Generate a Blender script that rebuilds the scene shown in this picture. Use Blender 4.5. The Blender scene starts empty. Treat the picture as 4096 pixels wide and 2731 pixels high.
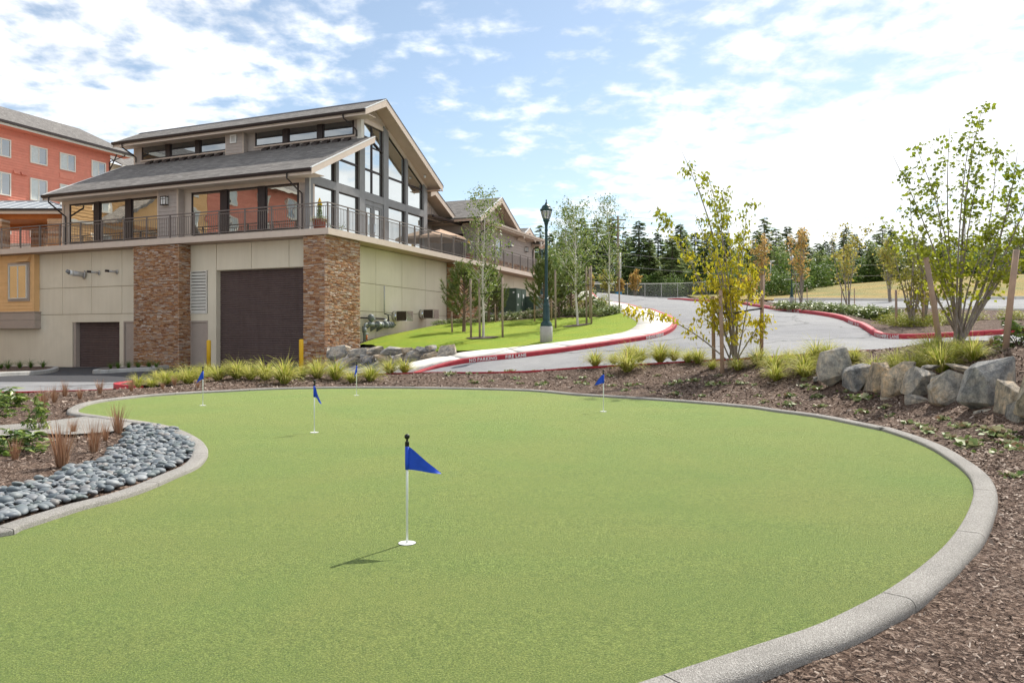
import bpy, bmesh, math, random
import numpy as np
from mathutils import Vector, Matrix
from mathutils.geometry import delaunay_2d_cdt

scene = bpy.context.scene
R = math.radians
random.seed(7)
rng = np.random.default_rng(7)

# ------------------------------------------------------------------ camera, sky, sun, exposure
cam_d = bpy.data.cameras.new('camera')
cam = bpy.data.objects.new('camera', cam_d)
scene.collection.objects.link(cam)
FOC, CX, HY, EYE = 3000.0, 2048.0, 1348.0, 1.3      # the photograph's focal length and horizon, in its own pixels
cam_d.sensor_width = 36
cam_d.lens = 36 * FOC / 4096
cam_d.shift_y = -(1365.5 - HY) / 4096
cam_d.clip_start, cam_d.clip_end = 0.05, 2000
cam.location = (0, 0, EYE)
cam.rotation_euler = (R(90), 0, 0)
scene.camera = cam

SUN_EL, SUN_AZ = R(49), math.atan2(0.6, 0.8)
world = bpy.data.worlds.new('World'); scene.world = world; world.use_nodes = True
RX0, RXK, LX0, LXK, BCAP, LOWK, T0, T1 = 0.10, 0.30, 0.295, 0.50, 0.062, 0.70, 0.455, 0.615
def build_world():
    nt = world.node_tree; N = nt.nodes; L = nt.links; N.clear()
    out = N.new('ShaderNodeOutputWorld'); bg = N.new('ShaderNodeBackground'); bg.inputs[1].default_value = 0.11
    L.new(bg.outputs[0], out.inputs[0])
    sky = N.new('ShaderNodeTexSky'); sky.sky_type = 'NISHITA'; sky.sun_disc = False
    sky.sun_elevation = SUN_EL; sky.sun_rotation = SUN_AZ
    sky.air_density = 1.0; sky.dust_density = 0.4; sky.ozone_density = 2.0; sky.altitude = 50
    def m(op, a, b=None, c=None, clamp=False):
        n = N.new('ShaderNodeMath'); n.operation = op; n.use_clamp = clamp
        for i, v in enumerate((a, b, c)):
            if v is None: continue
            if isinstance(v, (int, float)): n.inputs[i].default_value = v
            else: L.new(v, n.inputs[i])
        return n.outputs[0]
    tc = N.new('ShaderNodeTexCoord'); sep = N.new('ShaderNodeSeparateXYZ'); L.new(tc.outputs['Generated'], sep.inputs[0])
    x, y, z = sep.outputs
    zz = m('ADD', m('MAXIMUM', z, 0.0), 0.16)
    cb = N.new('ShaderNodeCombineXYZ'); L.new(m('DIVIDE', x, zz), cb.inputs[0]); L.new(m('DIVIDE', y, zz), cb.inputs[1])
    def noise(scale, detail, rough, off, dist=0.0):
        mp = N.new('ShaderNodeMapping'); mp.inputs['Location'].default_value = off; L.new(cb.outputs[0], mp.inputs[0])
        n = N.new('ShaderNodeTexNoise'); n.inputs['Scale'].default_value = scale; n.inputs['Detail'].default_value = detail
        n.inputs['Roughness'].default_value = rough; n.inputs['Distortion'].default_value = dist
        L.new(mp.outputs[0], n.inputs['Vector']); return n.outputs[0]
    big = noise(0.8, 3, 0.5, (3.1, 0.4, 0.0), 0.3)
    puff = noise(9.5, 5, 0.55, (1.7, 5.2, 0), 0.1)
    wisp = noise(1.9, 8, 0.62, (8.0, 2.0, 0), 0.5)
    # broken cloud: a soft bank to the left, clear sky in between, a mottled sheet thickening towards the sun on the right
    right = m('MULTIPLY', m('SUBTRACT', x, RX0), RXK)
    left = m('MULTIPLY', m('SUBTRACT', m('MULTIPLY', x, -1.0), LX0), LXK)
    bias = m('ADD', m('MINIMUM', m('MAXIMUM', right, left), BCAP), m('MULTIPLY', m('MULTIPLY', m('SUBTRACT', 0.26, z, clamp=True), m('ADD', x, 0.12, clamp=True)), LOWK))
    cov = m('ADD', m('ADD', m('MULTIPLY', big, 0.25), m('ADD', m('MULTIPLY', puff, 0.40), m('MULTIPLY', wisp, 0.35))), bias)
    mr = N.new('ShaderNodeMapRange'); mr.interpolation_type = 'SMOOTHSTEP'
    L.new(cov, mr.inputs[0]); mr.inputs[1].default_value = T0; mr.inputs[2].default_value = T1
    shade = N.new('ShaderNodeMapRange'); L.new(wisp, shade.inputs[0]); shade.inputs[1].default_value = 0.35; shade.inputs[2].default_value = 0.7
    shade.inputs[3].default_value = 5.4; shade.inputs[4].default_value = 7.4
    hsv = N.new('ShaderNodeHueSaturation'); hsv.inputs['Saturation'].default_value = 0.80; hsv.inputs['Value'].default_value = 0.75; hsv.inputs['Hue'].default_value = 0.492; L.new(sky.outputs[0], hsv.inputs['Color'])
    cc = N.new('ShaderNodeCombineColor'); L.new(m('MULTIPLY', shade.outputs[0], 0.985), cc.inputs[0]); L.new(shade.outputs[0], cc.inputs[1]); L.new(m('MULTIPLY', shade.outputs[0], 1.02), cc.inputs[2])
    mix = N.new('ShaderNodeMix'); mix.data_type = 'RGBA'
    L.new(m('MULTIPLY', mr.outputs[0], 0.95), mix.inputs[0]); L.new(hsv.outputs[0], mix.inputs[6]); L.new(cc.outputs[0], mix.inputs[7])
    L.new(mix.outputs[2], bg.inputs[0])
build_world()

sun_d = bpy.data.lights.new('sun', 'SUN'); sun = bpy.data.objects.new('sun', sun_d); scene.collection.objects.link(sun)
sun_d.energy = 3.3; sun_d.angle = R(0.55); sun_d.color = (1.0, 0.95, 0.87)
SUN_DIR = Vector((0.6 * math.cos(SUN_EL), 0.8 * math.cos(SUN_EL), math.sin(SUN_EL)))
sun.rotation_euler = SUN_DIR.to_track_quat('Z', 'Y').to_euler()
sun.location = (30, 40, 60)

vs = scene.view_settings
vs.view_transform = 'Standard'; vs.look = 'None'; vs.gamma = 1.0; vs.use_curve_mapping = False
vs.exposure = 0.92
scene.cycles.max_bounces = 6; scene.cycles.diffuse_bounces = 3; scene.cycles.glossy_bounces = 3
scene.cycles.transparent_max_bounces = 8
scene.cycles.use_adaptive_sampling = True; scene.cycles.adaptive_threshold = 0.015
scene.cycles.sample_clamp_indirect = 6.0

# ------------------------------------------------------------------ material helpers
MATS = {}
def _nt(name):
    mt = bpy.data.materials.new(name); mt.use_nodes = True
    nt = mt.node_tree; p = nt.nodes['Principled BSDF']
    MATS[name] = mt
    return mt, nt, p
def _noise(nt, scale, detail=4, rough=0.55, vec=None, dist=0.0):
    n = nt.nodes.new('ShaderNodeTexNoise'); n.inputs['Scale'].default_value = scale; n.inputs['Detail'].default_value = detail
    n.inputs['Roughness'].default_value = rough; n.inputs['Distortion'].default_value = dist
    if vec is not None: nt.links.new(vec, n.inputs['Vector'])
    return n
def _ramp(nt, fac, stops):
    r = nt.nodes.new('ShaderNodeValToRGB'); nt.links.new(fac, r.inputs[0])
    e = r.color_ramp.elements
    while len(e) > 1: e.remove(e[-1])
    e[0].position = stops[0][0]; e[0].color = (*stops[0][1], 1)
    for pos, c in stops[1:]:
        k = e.new(pos); k.color = (*c, 1)
    return r
def _mix(nt, fac, a, b, mode='MIX'):
    n = nt.nodes.new('ShaderNodeMix'); n.data_type = 'RGBA'; n.blend_type = mode
    for i, v in ((0, fac), (6, a), (7, b)):
        if isinstance(v, (int, float)): n.inputs[i].default_value = v
        elif isinstance(v, tuple): n.inputs[i].default_value = (*v, 1)
        else: nt.links.new(v, n.inputs[i])
    return n.outputs[2]
def _bump(nt, p, height, strength, dist):
    b = nt.nodes.new('ShaderNodeBump'); b.inputs['Strength'].default_value = strength; b.inputs['Distance'].default_value = dist
    nt.links.new(height, b.inputs['Height']); nt.links.new(b.outputs[0], p.inputs['Normal']); return b
def _coord(nt, kind='Object'):
    return nt.nodes.new('ShaderNodeTexCoord').outputs[kind]
def _pos(nt):
    return nt.nodes.new('ShaderNodeNewGeometry').outputs['Position']
def mottled(name, c1, c2, scale=6, rough=0.8, bump=0.0, bscale=60, bdist=0.01, detail=5, spec=0.3, metal=0.0, c3=None, scale2=0.7):
    """a surface of two or three tones with a fine relief"""
    mt, nt, p = _nt(name)
    v = _pos(nt)
    n = _noise(nt, scale, detail, 0.6, v)
    r = _ramp(nt, n.outputs[0], [(0.3, c1), (0.7, c2)])
    col = r.outputs[0]
    if c3:
        n2 = _noise(nt, scale2, 3, 0.5, v)
        r2 = _ramp(nt, n2.outputs[0], [(0.4, (0, 0, 0)), (0.65, (1, 1, 1))])
        col = _mix(nt, r2.outputs[0], col, c3)
    nt.links.new(col, p.inputs['Base Color'])
    p.inputs['Roughness'].default_value = rough; p.inputs['Specular IOR Level'].default_value = spec; p.inputs['Metallic'].default_value = metal
    if bump:
        nb = _noise(nt, bscale, 4, 0.6, v)
        _bump(nt, p, nb.outputs[0], bump, bdist)
    return mt
def island(name, cols, rough=0.6, spec=0.25, trans=0.0, tone=None, bump=0.0, bscale=30, bdist=0.01, nscale=0.0):
    """each loose piece of the mesh takes its own tone from the ramp; trans: light let through (leaves)"""
    mt, nt, p = _nt(name)
    g = nt.nodes.new('ShaderNodeNewGeometry')
    k = len(cols)
    r = _ramp(nt, g.outputs['Random Per Island'], [(i / max(1, k - 1), c) for i, c in enumerate(cols)])
    col = r.outputs[0]
    if nscale:
        n = _noise(nt, nscale, 4, 0.6, _pos(nt))
        col = _mix(nt, 0.55, col, _ramp(nt, n.outputs[0], [(0.3, (0.55, 0.55, 0.55)), (0.7, (1.25, 1.25, 1.25))]).outputs[0], 'MULTIPLY')
    nt.links.new(col, p.inputs['Base Color'])
    p.inputs['Roughness'].default_value = rough; p.inputs['Specular IOR Level'].default_value = spec
    if bump:
        nb = _noise(nt, bscale, 4, 0.6, _pos(nt)); _bump(nt, p, nb.outputs[0], bump, bdist)
    if trans:
        tr = nt.nodes.new('ShaderNodeBsdfTranslucent'); nt.links.new(col, tr.inputs[0])
        ms = nt.nodes.new('ShaderNodeMixShader'); ms.inputs[0].default_value = trans
        out = nt.nodes['Material Output']
        nt.links.new(p.outputs[0], ms.inputs[1]); nt.links.new(tr.outputs[0], ms.inputs[2]); nt.links.new(ms.outputs[0], out.inputs[0])
    return mt
def per_object(name, cols, rough=0.7, spec=0.3, bump=0.0, bscale=30, bdist=0.01, nscale=8, contrast=0.5):
    """each object takes its own tone from the ramp"""
    mt, nt, p = _nt(name)
    oi = nt.nodes.new('ShaderNodeObjectInfo'); k = len(cols)
    col = _ramp(nt, oi.outputs['Random'], [(i / max(1, k - 1), c) for i, c in enumerate(cols)]).outputs[0]
    v = _pos(nt)
    n = _noise(nt, nscale, 5, 0.65, v)
    col = _mix(nt, contrast, col, _ramp(nt, n.outputs[0], [(0.3, (0.5, 0.5, 0.5)), (0.7, (1.35, 1.35, 1.35))]).outputs[0], 'MULTIPLY')
    nt.links.new(col, p.inputs['Base Color'])
    p.inputs['Roughness'].default_value = rough; p.inputs['Specular IOR Level'].default_value = spec
    if bump:
        nb = _noise(nt, bscale, 5, 0.6, v); _bump(nt, p, nb.outputs[0], bump, bdist)
    return mt

# ------------------------------------------------------------------ mesh helpers
class MB:
    """collects shapes; build() links them as one mesh object"""
    def __init__(s): s.v = []; s.f = []; s.m = []
    def add(s, vs, fs, mi=0):
        o = len(s.v); s.v.extend(vs); s.f.extend([tuple(i + o for i in f) for f in fs]); s.m.extend([mi] * len(fs)); return s
    def box(s, x0, x1, y0, y1, z0, z1, mi=0):
        if x0 > x1: x0, x1 = x1, x0
        if y0 > y1: y0, y1 = y1, y0
        if z0 > z1: z0, z1 = z1, z0
        return s.add([(x0, y0, z0), (x1, y0, z0), (x1, y1, z0), (x0, y1, z0), (x0, y0, z1), (x1, y0, z1), (x1, y1, z1), (x0, y1, z1)],
                     [(0, 3, 2, 1), (4, 5, 6, 7), (0, 1, 5, 4), (1, 2, 6, 5), (2, 3, 7, 6), (3, 0, 4, 7)], mi)
    def quad(s, a, b, c, d, mi=0): return s.add([a, b, c, d], [(0, 1, 2, 3)], mi)
    def prism(s, poly, axis, lo, hi, mi=0):
        """extrude a 2-D outline along an axis: 'x' outline (y,z), 'y' outline (x,z), 'z' outline (x,y)"""
        def P(p, t): return {'x': (t, p[0], p[1]), 'y': (p[0], t, p[1]), 'z': (p[0], p[1], t)}[axis]
        n = len(poly)
        vs = [P(p, lo) for p in poly] + [P(p, hi) for p in poly]
        fs = [tuple(range(n))[::-1], tuple(range(n, 2 * n))] + [(i, (i + 1) % n, n + (i + 1) % n, n + i) for i in range(n)]
        return s.add(vs, fs, mi)
    def tube(s, pts, rads, n=8, mi=0, cap=True):
        pts = [Vector(p) for p in pts]
        if isinstance(rads, (int, float)): rads = [rads] * len(pts)
        vs = []; prev = None
        for i, p in enumerate(pts):
            t = (pts[min(i + 1, len(pts) - 1)] - pts[max(i - 1, 0)])
            t = t.normalized() if t.length > 1e-9 else Vector((0, 0, 1))
            if prev is None:
                u = Vector((1, 0, 0)) if abs(t.x) < 0.9 else Vector((0, 1, 0))
            else: u = prev
            u = (u - t * u.dot(t)).normalized(); prev = u; w = t.cross(u)
            for k in range(n):
                a = 2 * math.pi * k / n
                q = p + (u * math.cos(a) + w * math.sin(a)) * rads[i]; vs.append(tuple(q))
        fs = []
        for i in range(len(pts) - 1):
            for k in range(n): fs.append((i * n + k, i * n + (k + 1) % n, (i + 1) * n + (k + 1) % n, (i + 1) * n + k))
        if cap: fs.append(tuple(range(n))[::-1]); fs.append(tuple(range((len(pts) - 1) * n, len(pts) * n)))
        return s.add(vs, fs, mi)
    def lathe(s, prof, c=(0, 0, 0), n=16, mi=0):
        vs = []; m_ = len(prof)
        for r_, z in prof:
            for k in range(n):
                a = 2 * math.pi * k / n; vs.append((c[0] + r_ * math.cos(a), c[1] + r_ * math.sin(a), c[2] + z))
        fs = [(i * n + k, i * n + (k + 1) % n, (i + 1) * n + (k + 1) % n, (i + 1) * n + k) for i in range(m_ - 1) for k in range(n)]
        fs.append(tuple(range(n))[::-1]); fs.append(tuple(range((m_ - 1) * n, m_ * n)))
        return s.add(vs, fs, mi)
    def mesh(s, name, mats, smooth=False):
        me = bpy.data.meshes.new(name); me.from_pydata(s.v, [], s.f)
        if not isinstance(mats, (list, tuple)): mats = [mats]
        for m_ in mats: me.materials.append(m_)
        if len(mats) > 1: me.polygons.foreach_set('material_index', s.m)
        if smooth: me.polygons.foreach_set('use_smooth', [True] * len(me.polygons))
        me.update(); return me
    def build(s, name, mats, parent=None, smooth=False):
        return link(name, s.mesh(name, mats, smooth), parent)
def link(name, data, parent=None):
    o = bpy.data.objects.new(name, data); scene.collection.objects.link(o)
    if parent is not None: o.parent = parent
    return o
def tag(o, label=None, cat=None, group=None, kind=None):
    if label: o['label'] = label
    if cat: o['category'] = cat
    if group: o['group'] = group
    if kind: o['kind'] = kind
    return o
def thing(name, label, cat, loc=(0, 0, 0), rz=0.0, group=None):
    o = bpy.data.objects.new(name, None); scene.collection.objects.link(o)
    o.location = loc; o.rotation_euler = (0, 0, rz); o.empty_display_size = 0.2
    return tag(o, label, cat, group)
def copy_tree(o, parent=None):
    c = o.copy(); scene.collection.objects.link(c); c.parent = parent
    for ch in o.children: copy_tree(ch, c)
    return c
ORD = 'first second third fourth fifth sixth seventh eighth ninth tenth eleventh twelfth thirteenth fourteenth fifteenth sixteenth seventeenth eighteenth nineteenth twentieth'.split()
ORD += ['twenty-' + o for o in ORD[:9]] + ['thirtieth'] + ['thirty-' + o for o in ORD[:9]] + ['fortieth'] + ['forty-' + o for o in ORD[:9]] + ['fiftieth'] + ['fifty-' + o for o in ORD[:9]] + ['sixtieth'] + ['sixty-' + o for o in ORD[:9]]
def np_mesh(name, V, Fc, mats, smooth=False, mi=None):
    """fast mesh from numpy arrays; Fc (n,3) or (n,4)"""
    me = bpy.data.meshes.new(name); V = np.asarray(V, np.float32); Fc = np.asarray(Fc, np.int32)
    k = Fc.shape[1]
    me.vertices.add(len(V)); me.vertices.foreach_set('co', V.ravel())
    me.loops.add(Fc.size); me.loops.foreach_set('vertex_index', Fc.ravel())
    me.polygons.add(len(Fc)); me.polygons.foreach_set('loop_start', np.arange(0, Fc.size, k, dtype=np.int32))
    if not isinstance(mats, (list, tuple)): mats = [mats]
    for m_ in mats: me.materials.append(m_)
    if mi is not None: me.polygons.foreach_set('material_index', np.asarray(mi, np.int32))
    if smooth: me.polygons.foreach_set('use_smooth', np.ones(len(Fc), bool))
    me.update(calc_edges=True); return me
# ------------------------------------------------------------------ the lie of the land (a smooth surface through surveyed points)
def surv(px, py, Y):
    return ((px - CX) / FOC * Y, Y, EYE - (py - HY) * Y / FOC)
GS = 0.0098                                   # fall of the putting green
def zg(Y): return GS * (Y - 4.73)
def on_green(px, py):
    Y = (EYE + GS * 4.73) * FOC / (py - HY + FOC * GS)
    return ((px - CX) / FOC * Y, Y)
UX, UY = 0.3786, 0.9256                       # the building's right face runs along U, its left face along V
OX, OY = (1313 - 2048) / 3000 * 30.4, 30.4
def W2(a, b): return (OX + a * -UY + b * UX, OY + a * UX + b * UY)
ctrl = []
def road(*p): ctrl.append(surv(*p))
def bed(*p):
    x, y, z = surv(*p); ctrl.append((x, y, z - 0.15))
# the putting green and what lies round it (green level less 0.15)
for X, Y in ((-3, 3), (0, 2), (2, 3), (3, 5), (-2, 6), (1, 8), (4.6, 8), (5.2, 11), (3, 12), (-2, 12), (-6, 12), (0, 16), (3.5, 15.5), (-4, 17), (-6.5, 16), (-2.5, 18.0), (0.6, 17.6), (-5, 8), (-6, 9.5), (-4.5, 5), (3.4, 3), (-8.5, 12), (-9.5, 8), (-8, 4), (-10, 15)):
    ctrl.append((X, Y, zg(Y) - 0.15))
ctrl += [(-12, 6, -0.2), (-14, 12, -0.22), (6.5, 2, -0.1), (6.2, 5, 0.05), (0, -6, -0.2), (-10, -6, -0.2), (10, -6, 0.2)]
# road in front of the garages
for p in ((60, 1574, 17.9), (421, 1570, 18.4), (0, 1540, 22), (0, 1504, 26.9), (379, 1496, 28.6), (506, 1545, 20.6)): road(*p)
for a, b, z in ((18, .8, -.2), (14, .8, -.18), (9, 0, -.1), (4, .5, -.05), (.2, 0, 0.0), (5, -4, 0.0), (14, -4, -.12), (24, 0, -.25), (30, -10, -.3)):
    ctrl.append((*W2(a, b), z))
# lower side of the road beside the planting bank, and the kerb of the lawn (tops)
for p in ((1172, 1487, 20.6), (1700, 1486, 20.2), (2330, 1465, 20.0), (2800, 1440, 19.4), (3300, 1408, 17.8), (3700, 1392, 16.6), (4096, 1385, 16.0)): bed(*p)
KERB_LAWN = [(1640, 1480, 22.3), (1750, 1452, 22.9), (1879, 1431, 23.4), (2000, 1419, 23.5), (2134, 1405, 23.8), (2300, 1383, 24.4), (2449, 1361, 25.1), (2619, 1335, 26.4), (2675, 1317, 27.4), (2700, 1299, 28.5), (2707, 1282, 29.6), (2697, 1269, 30.8), (2674, 1257, 32.3), (2640, 1245, 34.4), (2598, 1233, 37.2), (2540, 1221, 42), (2462, 1207, 50.2), (2400, 1195, 58.5), (2345, 1184, 69.3)]
KERB_RIGHT = [(2670, 1194, 73.6), (2760, 1197, 64), (2874, 1203, 55.5), (3002, 1214, 45.5), (3102, 1229, 38.6), (3210, 1240, 34.2), (3309, 1252, 30.8), (3380, 1268, 28.4), (3428, 1285, 26.6), (3462, 1303, 25.0), (3490, 1320, 23.7), (3525, 1332, 22.9), (3590, 1336, 22.6), (3691, 1334, 22.5), (3925, 1322, 22.4), (4150, 1310, 22.3), (4500, 1295, 22)]
for p in KERB_LAWN + KERB_RIGHT: bed(*p)
# lawn, and the foot of the building's right wall
for p in ((1930, 1352, 29), (2185, 1367, 26.4), (2309, 1303, 33), (2438, 1263, 37), (1855, 1324, 34), (1955, 1288, 38), (1750, 1299, 37), (2168, 1265, 41), (2490, 1248, 36.5), (2062, 1244, 45), (2250, 1225, 46), (2330, 1200, 58)): bed(*p)
for b, z in ((4.2, 1.2), (8, 1.6), (11.6, 1.97), (16, 2.5), (22, 3.2), (28, 4.2), (40, 5.4)): ctrl.append((*W2(.6, b), z - .15))
ctrl.append((*W2(.2, 2.4), 0.75))
# planting bank beyond the green, boulder wall, upper bed
for p in ((2200, 1530, 18.6), (2943, 1463, 17.9), (2500, 1490, 18.9), (3100, 1520, 15.6), (3326, 1541, 14.3), (3600, 1605, 12.2), (3800, 1640, 10.8), (4058, 1672, 9.1), (4300, 1720, 8.0), (3345, 1442, 15.7), (3640, 1432, 13.9), (3900, 1430, 12.2), (4100, 1437, 10.6), (3831, 1356, 14.6), (4030, 1395, 12.2), (4400, 1440, 9.2), (4300, 1390, 13)): bed(*p)
# right bed, car park and the dry hillside
for p in ((3500, 1296, 27), (3800, 1285, 27), (4050, 1275, 27), (3300, 1223, 41), (3700, 1237, 36), (4050, 1243, 34), (3100, 1207, 47), (3000, 1196, 58), (3200, 1190, 56), (3200, 1158, 74), (3600, 1200, 50), (3600, 1124, 72), (4096, 1195, 46), (4096, 1098, 70), (4500, 1195, 46), (4700, 1080, 75), (2700, 1186, 85), (2500, 1185, 84), (2300, 1170, 90), (3000, 1165, 92)): bed(*p)
ctrl += [(-35, 25, -.4), (-50, 50, 0), (-45, 80, 3), (-10, 85, 5), (10, 120, 6.2), (60, 110, 9), (-40, 120, 6), (60, 20, 3.0), (40, 0, 1.5), (25, 5, .9), (14, 8, 1.0), (70, 60, 8), (-40, 0, -.5)]
ctrl += [(-6.8, 29.2, .05), (-4.8, 26.4, .15), (-3.1, 24.2, .36), (-5.9, 30.8, .78), (-3.9, 28.1, .74), (-1.9, 25.7, .70)]
C_ = np.array(ctrl, float)
def _U(r2): return np.where(r2 > 1e-12, 0.5 * r2 * np.log(np.maximum(r2, 1e-12)), 0)
def _fit():
    n = len(C_); d2 = ((C_[:, None, :2] - C_[None, :, :2]) ** 2).sum(2)
    K = _U(d2) + np.eye(n) * 0.35
    Pm = np.c_[np.ones(n), C_[:, :2]]
    A = np.zeros((n + 3, n + 3)); A[:n, :n] = K; A[:n, n:] = Pm; A[n:, :n] = Pm.T
    return np.linalg.solve(A, np.r_[C_[:, 2], np.zeros(3)])
_w = _fit()
def hts(XY):
    XY = np.asarray(XY, float).reshape(-1, 2); out = np.empty(len(XY))
    for i in range(0, len(XY), 4000):
        q = XY[i:i + 4000]; d2 = ((q[:, None] - C_[None, :, :2]) ** 2).sum(2)
        out[i:i + 4000] = _U(d2) @ _w[:-3] + _w[-3] + q @ _w[-2:]
    return out
def h(x, y): return float(hts([(x, y)])[0])
_Ys = np.concatenate([np.arange(2.5, 30, 0.05), np.arange(30, 130, 0.2)])
def ground_at(px, py, lift=0.15, y0=2.5):
    """where the line of sight through a pixel of the photograph meets the ground"""
    k = (px - CX) / FOC; s_ = (py - HY) / FOC
    Ys = _Ys[_Ys >= y0]
    dz = EYE - s_ * Ys - (hts(np.c_[k * Ys, Ys]) + lift)
    j = np.argmax(dz < 0)
    if dz[j] >= 0: j = len(Ys) - 1
    Y = Ys[j]
    if j > 0 and dz[j] < 0: Y = Ys[j - 1] + (Ys[j] - Ys[j - 1]) * dz[j - 1] / (dz[j - 1] - dz[j])
    return (k * Y, Y, EYE - s_ * Y)

# ------------------------------------------------------------------ outlines
def smooth_line(pts, step, closed=False):
    """Catmull-Rom through points (any dimension), resampled at even steps"""
    P = np.array(pts, float); n = len(P); out = []
    rngi = range(n if closed else n - 1)
    for i in rngi:
        g = (lambda k: P[k % n]) if closed else (lambda k: P[min(max(k, 0), n - 1)])
        p0, p1, p2, p3 = g(i - 1), g(i), g(i + 1), g(i + 2)
        for t in np.linspace(0, 1, 14, endpoint=False):
            out.append(0.5 * ((2 * p1) + (-p0 + p2) * t + (2 * p0 - 5 * p1 + 4 * p2 - p3) * t * t + (-p0 + 3 * p1 - 3 * p2 + p3) * t ** 3))
    if not closed: out.append(P[-1])
    else: out.append(P[0])
    O = np.array(out); d = np.r_[0, np.cumsum(np.linalg.norm(np.diff(O, axis=0), axis=1))]
    m_ = max(2, int(round(d[-1] / step)) + 1); s_ = np.linspace(0, d[-1], m_)
    Q = np.stack([np.interp(s_, d, O[:, k]) for k in range(P.shape[1])], 1)
    return Q[:-1] if closed else Q
def normals2(Q, closed=False):
    T = (np.roll(Q, -1, 0) - np.roll(Q, 1, 0)) if closed else np.gradient(Q, axis=0)
    T = T[:, :2] / np.maximum(np.linalg.norm(T[:, :2], axis=1, keepdims=True), 1e-9)
    return np.c_[T[:, 1], -T[:, 0]]           # to the right of the way along
def inside(poly, XY):
    poly = np.asarray(poly)[:, :2]; XY = np.asarray(XY); x, y = XY[:, 0], XY[:, 1]
    c = np.zeros(len(XY), bool); j = len(poly) - 1
    for i in range(len(poly)):
        xi, yi = poly[i]; xj, yj = poly[j]
        hit = ((yi > y) != (yj > y)) & (x < (xj - xi) * (y - yi) / (yj - yi + 1e-12) + xi)
        c ^= hit; j = i
    return c
def sheet(name, poly, step, zf, mat, holes=(), parent=None, jitter=0.0):
    """a sheet of ground within an outline, triangulated, zf(XY)->z"""
    poly = np.asarray(poly, float)[:, :2]; dense = []
    for i in range(len(poly)):
        a, b = poly[i], poly[(i + 1) % len(poly)]; k = max(1, int(np.linalg.norm(b - a) / step))
        dense += [a + (b - a) * t / k for t in range(k)]
    poly = np.array(dense)
    lo, hi = poly.min(0), poly.max(0)
    gx, gy = np.meshgrid(np.arange(lo[0] + step / 2, hi[0], step), np.arange(lo[1] + step / 2, hi[1], step))
    G = np.c_[gx.ravel(), gy.ravel()]; G = G[inside(poly, G)]
    if jitter: G = G + rng.uniform(-jitter, jitter, G.shape) * step
    for hp in holes:
        G = G[~inside(hp, G)]
    vs = [Vector(p) for p in poly]; n = len(poly)
    es = [(i, (i + 1) % n) for i in range(n)]
    for hp in holes:
        o = len(vs); m_ = len(hp); vs += [Vector(p[:2]) for p in hp]; es += [(o + i, o + (i + 1) % m_) for i in range(m_)]
    vs += [Vector(p) for p in G]
    v2, e2, f2, *_ = delaunay_2d_cdt(vs, es, [], 0, 1e-5)
    XY = np.array([(v.x, v.y) for v in v2]); Fc = np.array([f for f in f2 if len(f) == 3], int)
    cen = XY[Fc].mean(1); keep = inside(poly, cen)
    for hp in holes: keep &= ~inside(hp, cen)
    Fc = Fc[keep]
    a, b, c = XY[Fc[:, 0]], XY[Fc[:, 1]], XY[Fc[:, 2]]
    flip = ((b[:, 0] - a[:, 0]) * (c[:, 1] - a[:, 1]) - (b[:, 1] - a[:, 1]) * (c[:, 0] - a[:, 0])) < 0
    Fc[flip] = Fc[flip][:, ::-1]
    o = link(name, np_mesh(name, np.c_[XY, zf(XY)], Fc, mat, smooth=True), parent)
    return o
# ------------------------------------------------------------------ ground materials
def m_turf():
    mt, nt, p = _nt('artificial_turf'); v = _pos(nt)
    fine = _noise(nt, 110, 4, 0.8, v); mid = _noise(nt, 22, 5, 0.75, v); big = _noise(nt, 0.55, 4, 0.6, v, 0.6)
    sc = nt.nodes.new('ShaderNodeMapping'); sc.inputs['Scale'].default_value = (0.5, 2.6, 1); sc.inputs['Rotation'].default_value = (0, 0, 0.25); nt.links.new(v, sc.inputs[0])
    band = _noise(nt, 0.7, 3, 0.5, sc.outputs[0])
    c = _ramp(nt, fine.outputs[0], [(0.37, (0.028, 0.052, 0.003)), (0.5, (0.168, 0.236, 0.030)), (0.63, (0.44, 0.50, 0.14))]).outputs[0]
    c = _mix(nt, 0.38, c, _ramp(nt, mid.outputs[0], [(0.35, (0.095, 0.17, 0.016)), (0.65, (0.235, 0.29, 0.052))]).outputs[0])
    c = _mix(nt, 1.0, c, _ramp(nt, big.outputs[0], [(0.3, (0.90, 0.99, 0.88)), (0.7, (1.12, 1.03, 1.06))]).outputs[0], 'MULTIPLY')
    c = _mix(nt, 1.0, c, _ramp(nt, band.outputs[0], [(0.3, (0.97, 0.975, 0.96)), (0.7, (1.03, 1.025, 1.02))]).outputs[0], 'MULTIPLY')
    nt.links.new(c, p.inputs['Base Color']); p.inputs['Roughness'].default_value = 0.85; p.inputs['Specular IOR Level'].default_value = 0.15
    p.inputs['Sheen Weight'].default_value = 0.15
    _bump(nt, p, fine.outputs[0], 1.0, 0.02); return mt
def m_lawn():
    mt, nt, p = _nt('mown_grass'); v = _pos(nt)
    fine = _noise(nt, 45, 4, 0.75, v); big = _noise(nt, 0.9, 5, 0.6, v)
    c = _ramp(nt, fine.outputs[0], [(0.3, (0.09, 0.15, 0.008)), (0.55, (0.225, 0.305, 0.022)), (0.75, (0.37, 0.42, 0.06))]).outputs[0]
    c = _mix(nt, 1.0, c, _ramp(nt, big.outputs[0], [(0.3, (0.85, 0.98, 0.9)), (0.7, (1.25, 1.08, 1.0))]).outputs[0], 'MULTIPLY')
    nt.links.new(c, p.inputs['Base Color']); p.inputs['Roughness'].default_value = 0.8; p.inputs['Specular IOR Level'].default_value = 0.15
    _bump(nt, p, fine.outputs[0], 1.0, 0.03); return mt
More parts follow.
